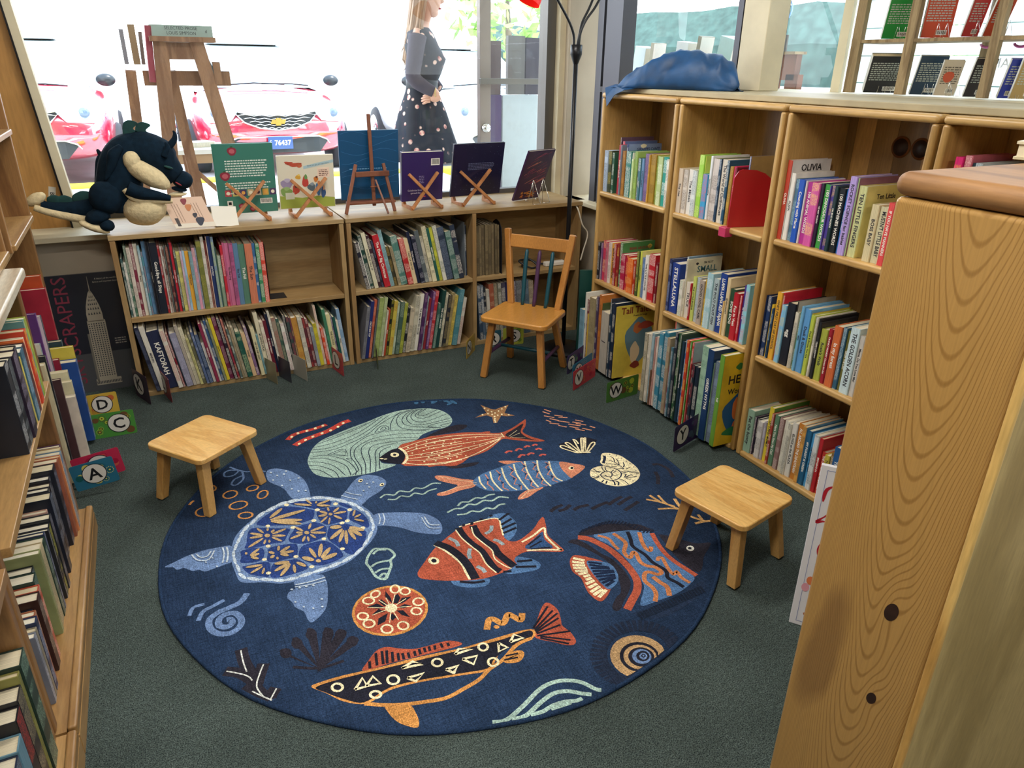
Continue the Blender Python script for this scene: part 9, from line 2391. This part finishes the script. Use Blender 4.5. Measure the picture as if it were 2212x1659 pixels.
# near hand: palm, four fingers and thumb resting back on the hip
f = MB(); hx, hy, hz = .115, -.172, .945; f.ell((hx-.01, hy, hz-.015), (.042, .018, .03), n=14, m=10)
for i in range(4): a = Vector((hx-.03-.004*i, hy-.004, hz+.008-.016*i)); L = (.058, .066, .062, .05)[i]; f.tube([a, a+Vector((-L*.45, -.008, -.004)), a+Vector((-L*.8, -.002, -.012)), a+Vector((-L, .008, -.016))], [.0095, .009, .008, .006], n=8)
f.tube([(hx-.005, hy-.005, hz+.012), (hx-.03, hy-.015, hz+.03), (hx-.05, hy-.012, hz+.034)], [.011, .0095, .007], n=8); f.build('hand', SKIN, wm)['kind'] = 'stuff'
f = MB(); f.tube([(.112+.0*math.cos(a), -.172+.034*math.cos(a), .962+.03*math.sin(a)) for a in [2*PI*i/16 for i in range(17)]], .004, 'c8b070', 6, False); f.build('bracelet', PAINT, wm)
m, t, b = newmat('hair'); co = N(t, 'ShaderNodeTexCoord'); mp = N(t, 'ShaderNodeMapping'); mp.inputs['Scale'].default_value = (60, 60, 3); nn_ = N(t, 'ShaderNodeTexNoise', Scale=1.0, Detail=2.0); t.links.new(co.outputs['Object'], mp.inputs[0]); t.links.new(mp.outputs[0], nn_.inputs[0]); t.links.new(mixc(t, nn_.outputs[0], lin('5a3c28'), lin('c09a70')), b.inputs['Base Color']); b.inputs['Roughness'].default_value = .5; HAIR = m
f = MB(); rnd = random.Random(5)
for i in range(130):
    a = rnd.uniform(-2.5, 2.5); r = rnd.uniform(.085, .10); side = math.sin(a); bk_ = -math.cos(a)
    x0 = .045+bk_*r*.9; y0 = side*r; 
    if x0 > .055: continue
    L = rnd.uniform(1.08, 1.22); f.tube([(.05, side*.02, 1.655), (x0*.6+.02, y0*.8, 1.63), (x0-.005, y0*1.02, 1.52), (x0-.03, y0*1.15, 1.38), (x0-.05+rnd.uniform(-.03, .03), y0*1.25, L+.08), (x0-.05+rnd.uniform(-.04, .04), y0*1.2, L)], [.012, .016, .015, .013, .009, .002], n=5)
f.build('hair', HAIR, wm)['kind'] = 'stuff'
f = MB(); f.box(-.09, .10, -.075, -.070, 1.50, 1.60, '4a6a9a'); f.build('face_mask', PAINT, wm) if False else None
# ---------------------------------------------------------------- cover art on the outward-facing picture books
def find(lbl): return [o for o in bpy.data.objects if o.get('label', '').find(lbl) >= 0][0]
def coverart(o, right=True): 
    """matrix putting text on a right-hand board (local +x face of a shelved book)"""
    t_ = max(v.co.x for v in o.children[0].data.vertices); return Matrix(((0, 0, 1, t_+.0004), (1, 0, 0, 0), (0, 1, 0, 0), (0, 0, 0, 1)))
def art(lbl, texts, blobs):
    o = find(lbl); M_ = coverart(o)
    for s_, y, z, sz, c_ in texts: text(s_, sz, M_ @ Matrix.Translation((y, z, 0)), o, c_, 'cover_title', .0002, bold=True)
    for k, (y, z, ry_, rz_, c_) in enumerate(blobs):
        f = MB(); f.add([M_ @ Vector((y+ry_*math.cos(a)*(1+.12*math.sin(3*a+k)), z+rz_*math.sin(a)*(1+.1*math.cos(4*a)), .0001*k)) for a in [2*PI*i/22 for i in range(22)]], [tuple(range(22))], c_); f.build('cover_picture', PAINT, o)
art('titled Tall Tales', [('Tall Tales', .125, .37, .05, '7a3024'), ('Poems & Songs', .15, .34, .014, '3a2a20')], [(.15, .20, .085, .12, '5f7f8c'), (.13, .13, .03, .06, 'd8c4a0'), (.14, .27, .03, .03, 'b86a3a'), (.19, .28, .05, .02, 'a84838'), (.14, .06, .03, .02, '7a3028')])
art('titled HE,', [('HERE', .10, .31, .055, '1a1a22'), ('Woman', .10, .255, .035, '1a1a22')], [(.12, .14, .09, .10, '1f5a8a'), (.10, .17, .02, .05, 'd87a3a'), (.13, .09, .04, .025, 'd8703a'), (.10, .06, .06, .02, '2a7a4a'), (.09, .37, .02, .015, '3a7a3a')])
art('titled J,', [('JU', .06, .25, .07, '8a1f2a')], [(.08, .10, .05, .09, '3c3a34'), (.09, .15, .012, .06, 'b8b4a4')])
art('fifth from the lamp end, shelf below the red divider', [("I'M NOT", .12, .252, .015, '5a5a50'), ('SMALL', .115, .222, .040, '3f6a74')], [(.055, .250, .008, .006, '2a2a30')])
art('ninth from the lamp end, top shelf beside the floor lamp', [("GIRAFFES CAN'T", .12, .225, .019, '1f2a50')], [(.09, .24, .018, .010, 'd8d0b0')])
art('titled TEN LITTLE', [('Ten Little', .10, .205, .024, '2a2a24'), ('FINGERS', .10, .17, .020, '2a2a24'), ('and', .10, .13, .014, '2a2a24'), ('Ten Little', .10, .10, .020, '2a2a24'), ('TOES', .10, .07, .020, '2a2a24')], [])
art('fifteenth from the lamp end, middle shelf beside the floor lamp'.replace('fifteenth', 'ninth'), [('BEAR AROUND', .11, .205, .020, '8a2f2a')], [(.17, .21, .014, .012, 'd8c050')])
art('titled LITTLE FUR', [('LITTLE', .10, .205, .022, '2a2a24')], [])

art('red book titled OLIVIA', [('OLIVIA', .10, .262, .034, '1c1c20')], [])

flush_texts()
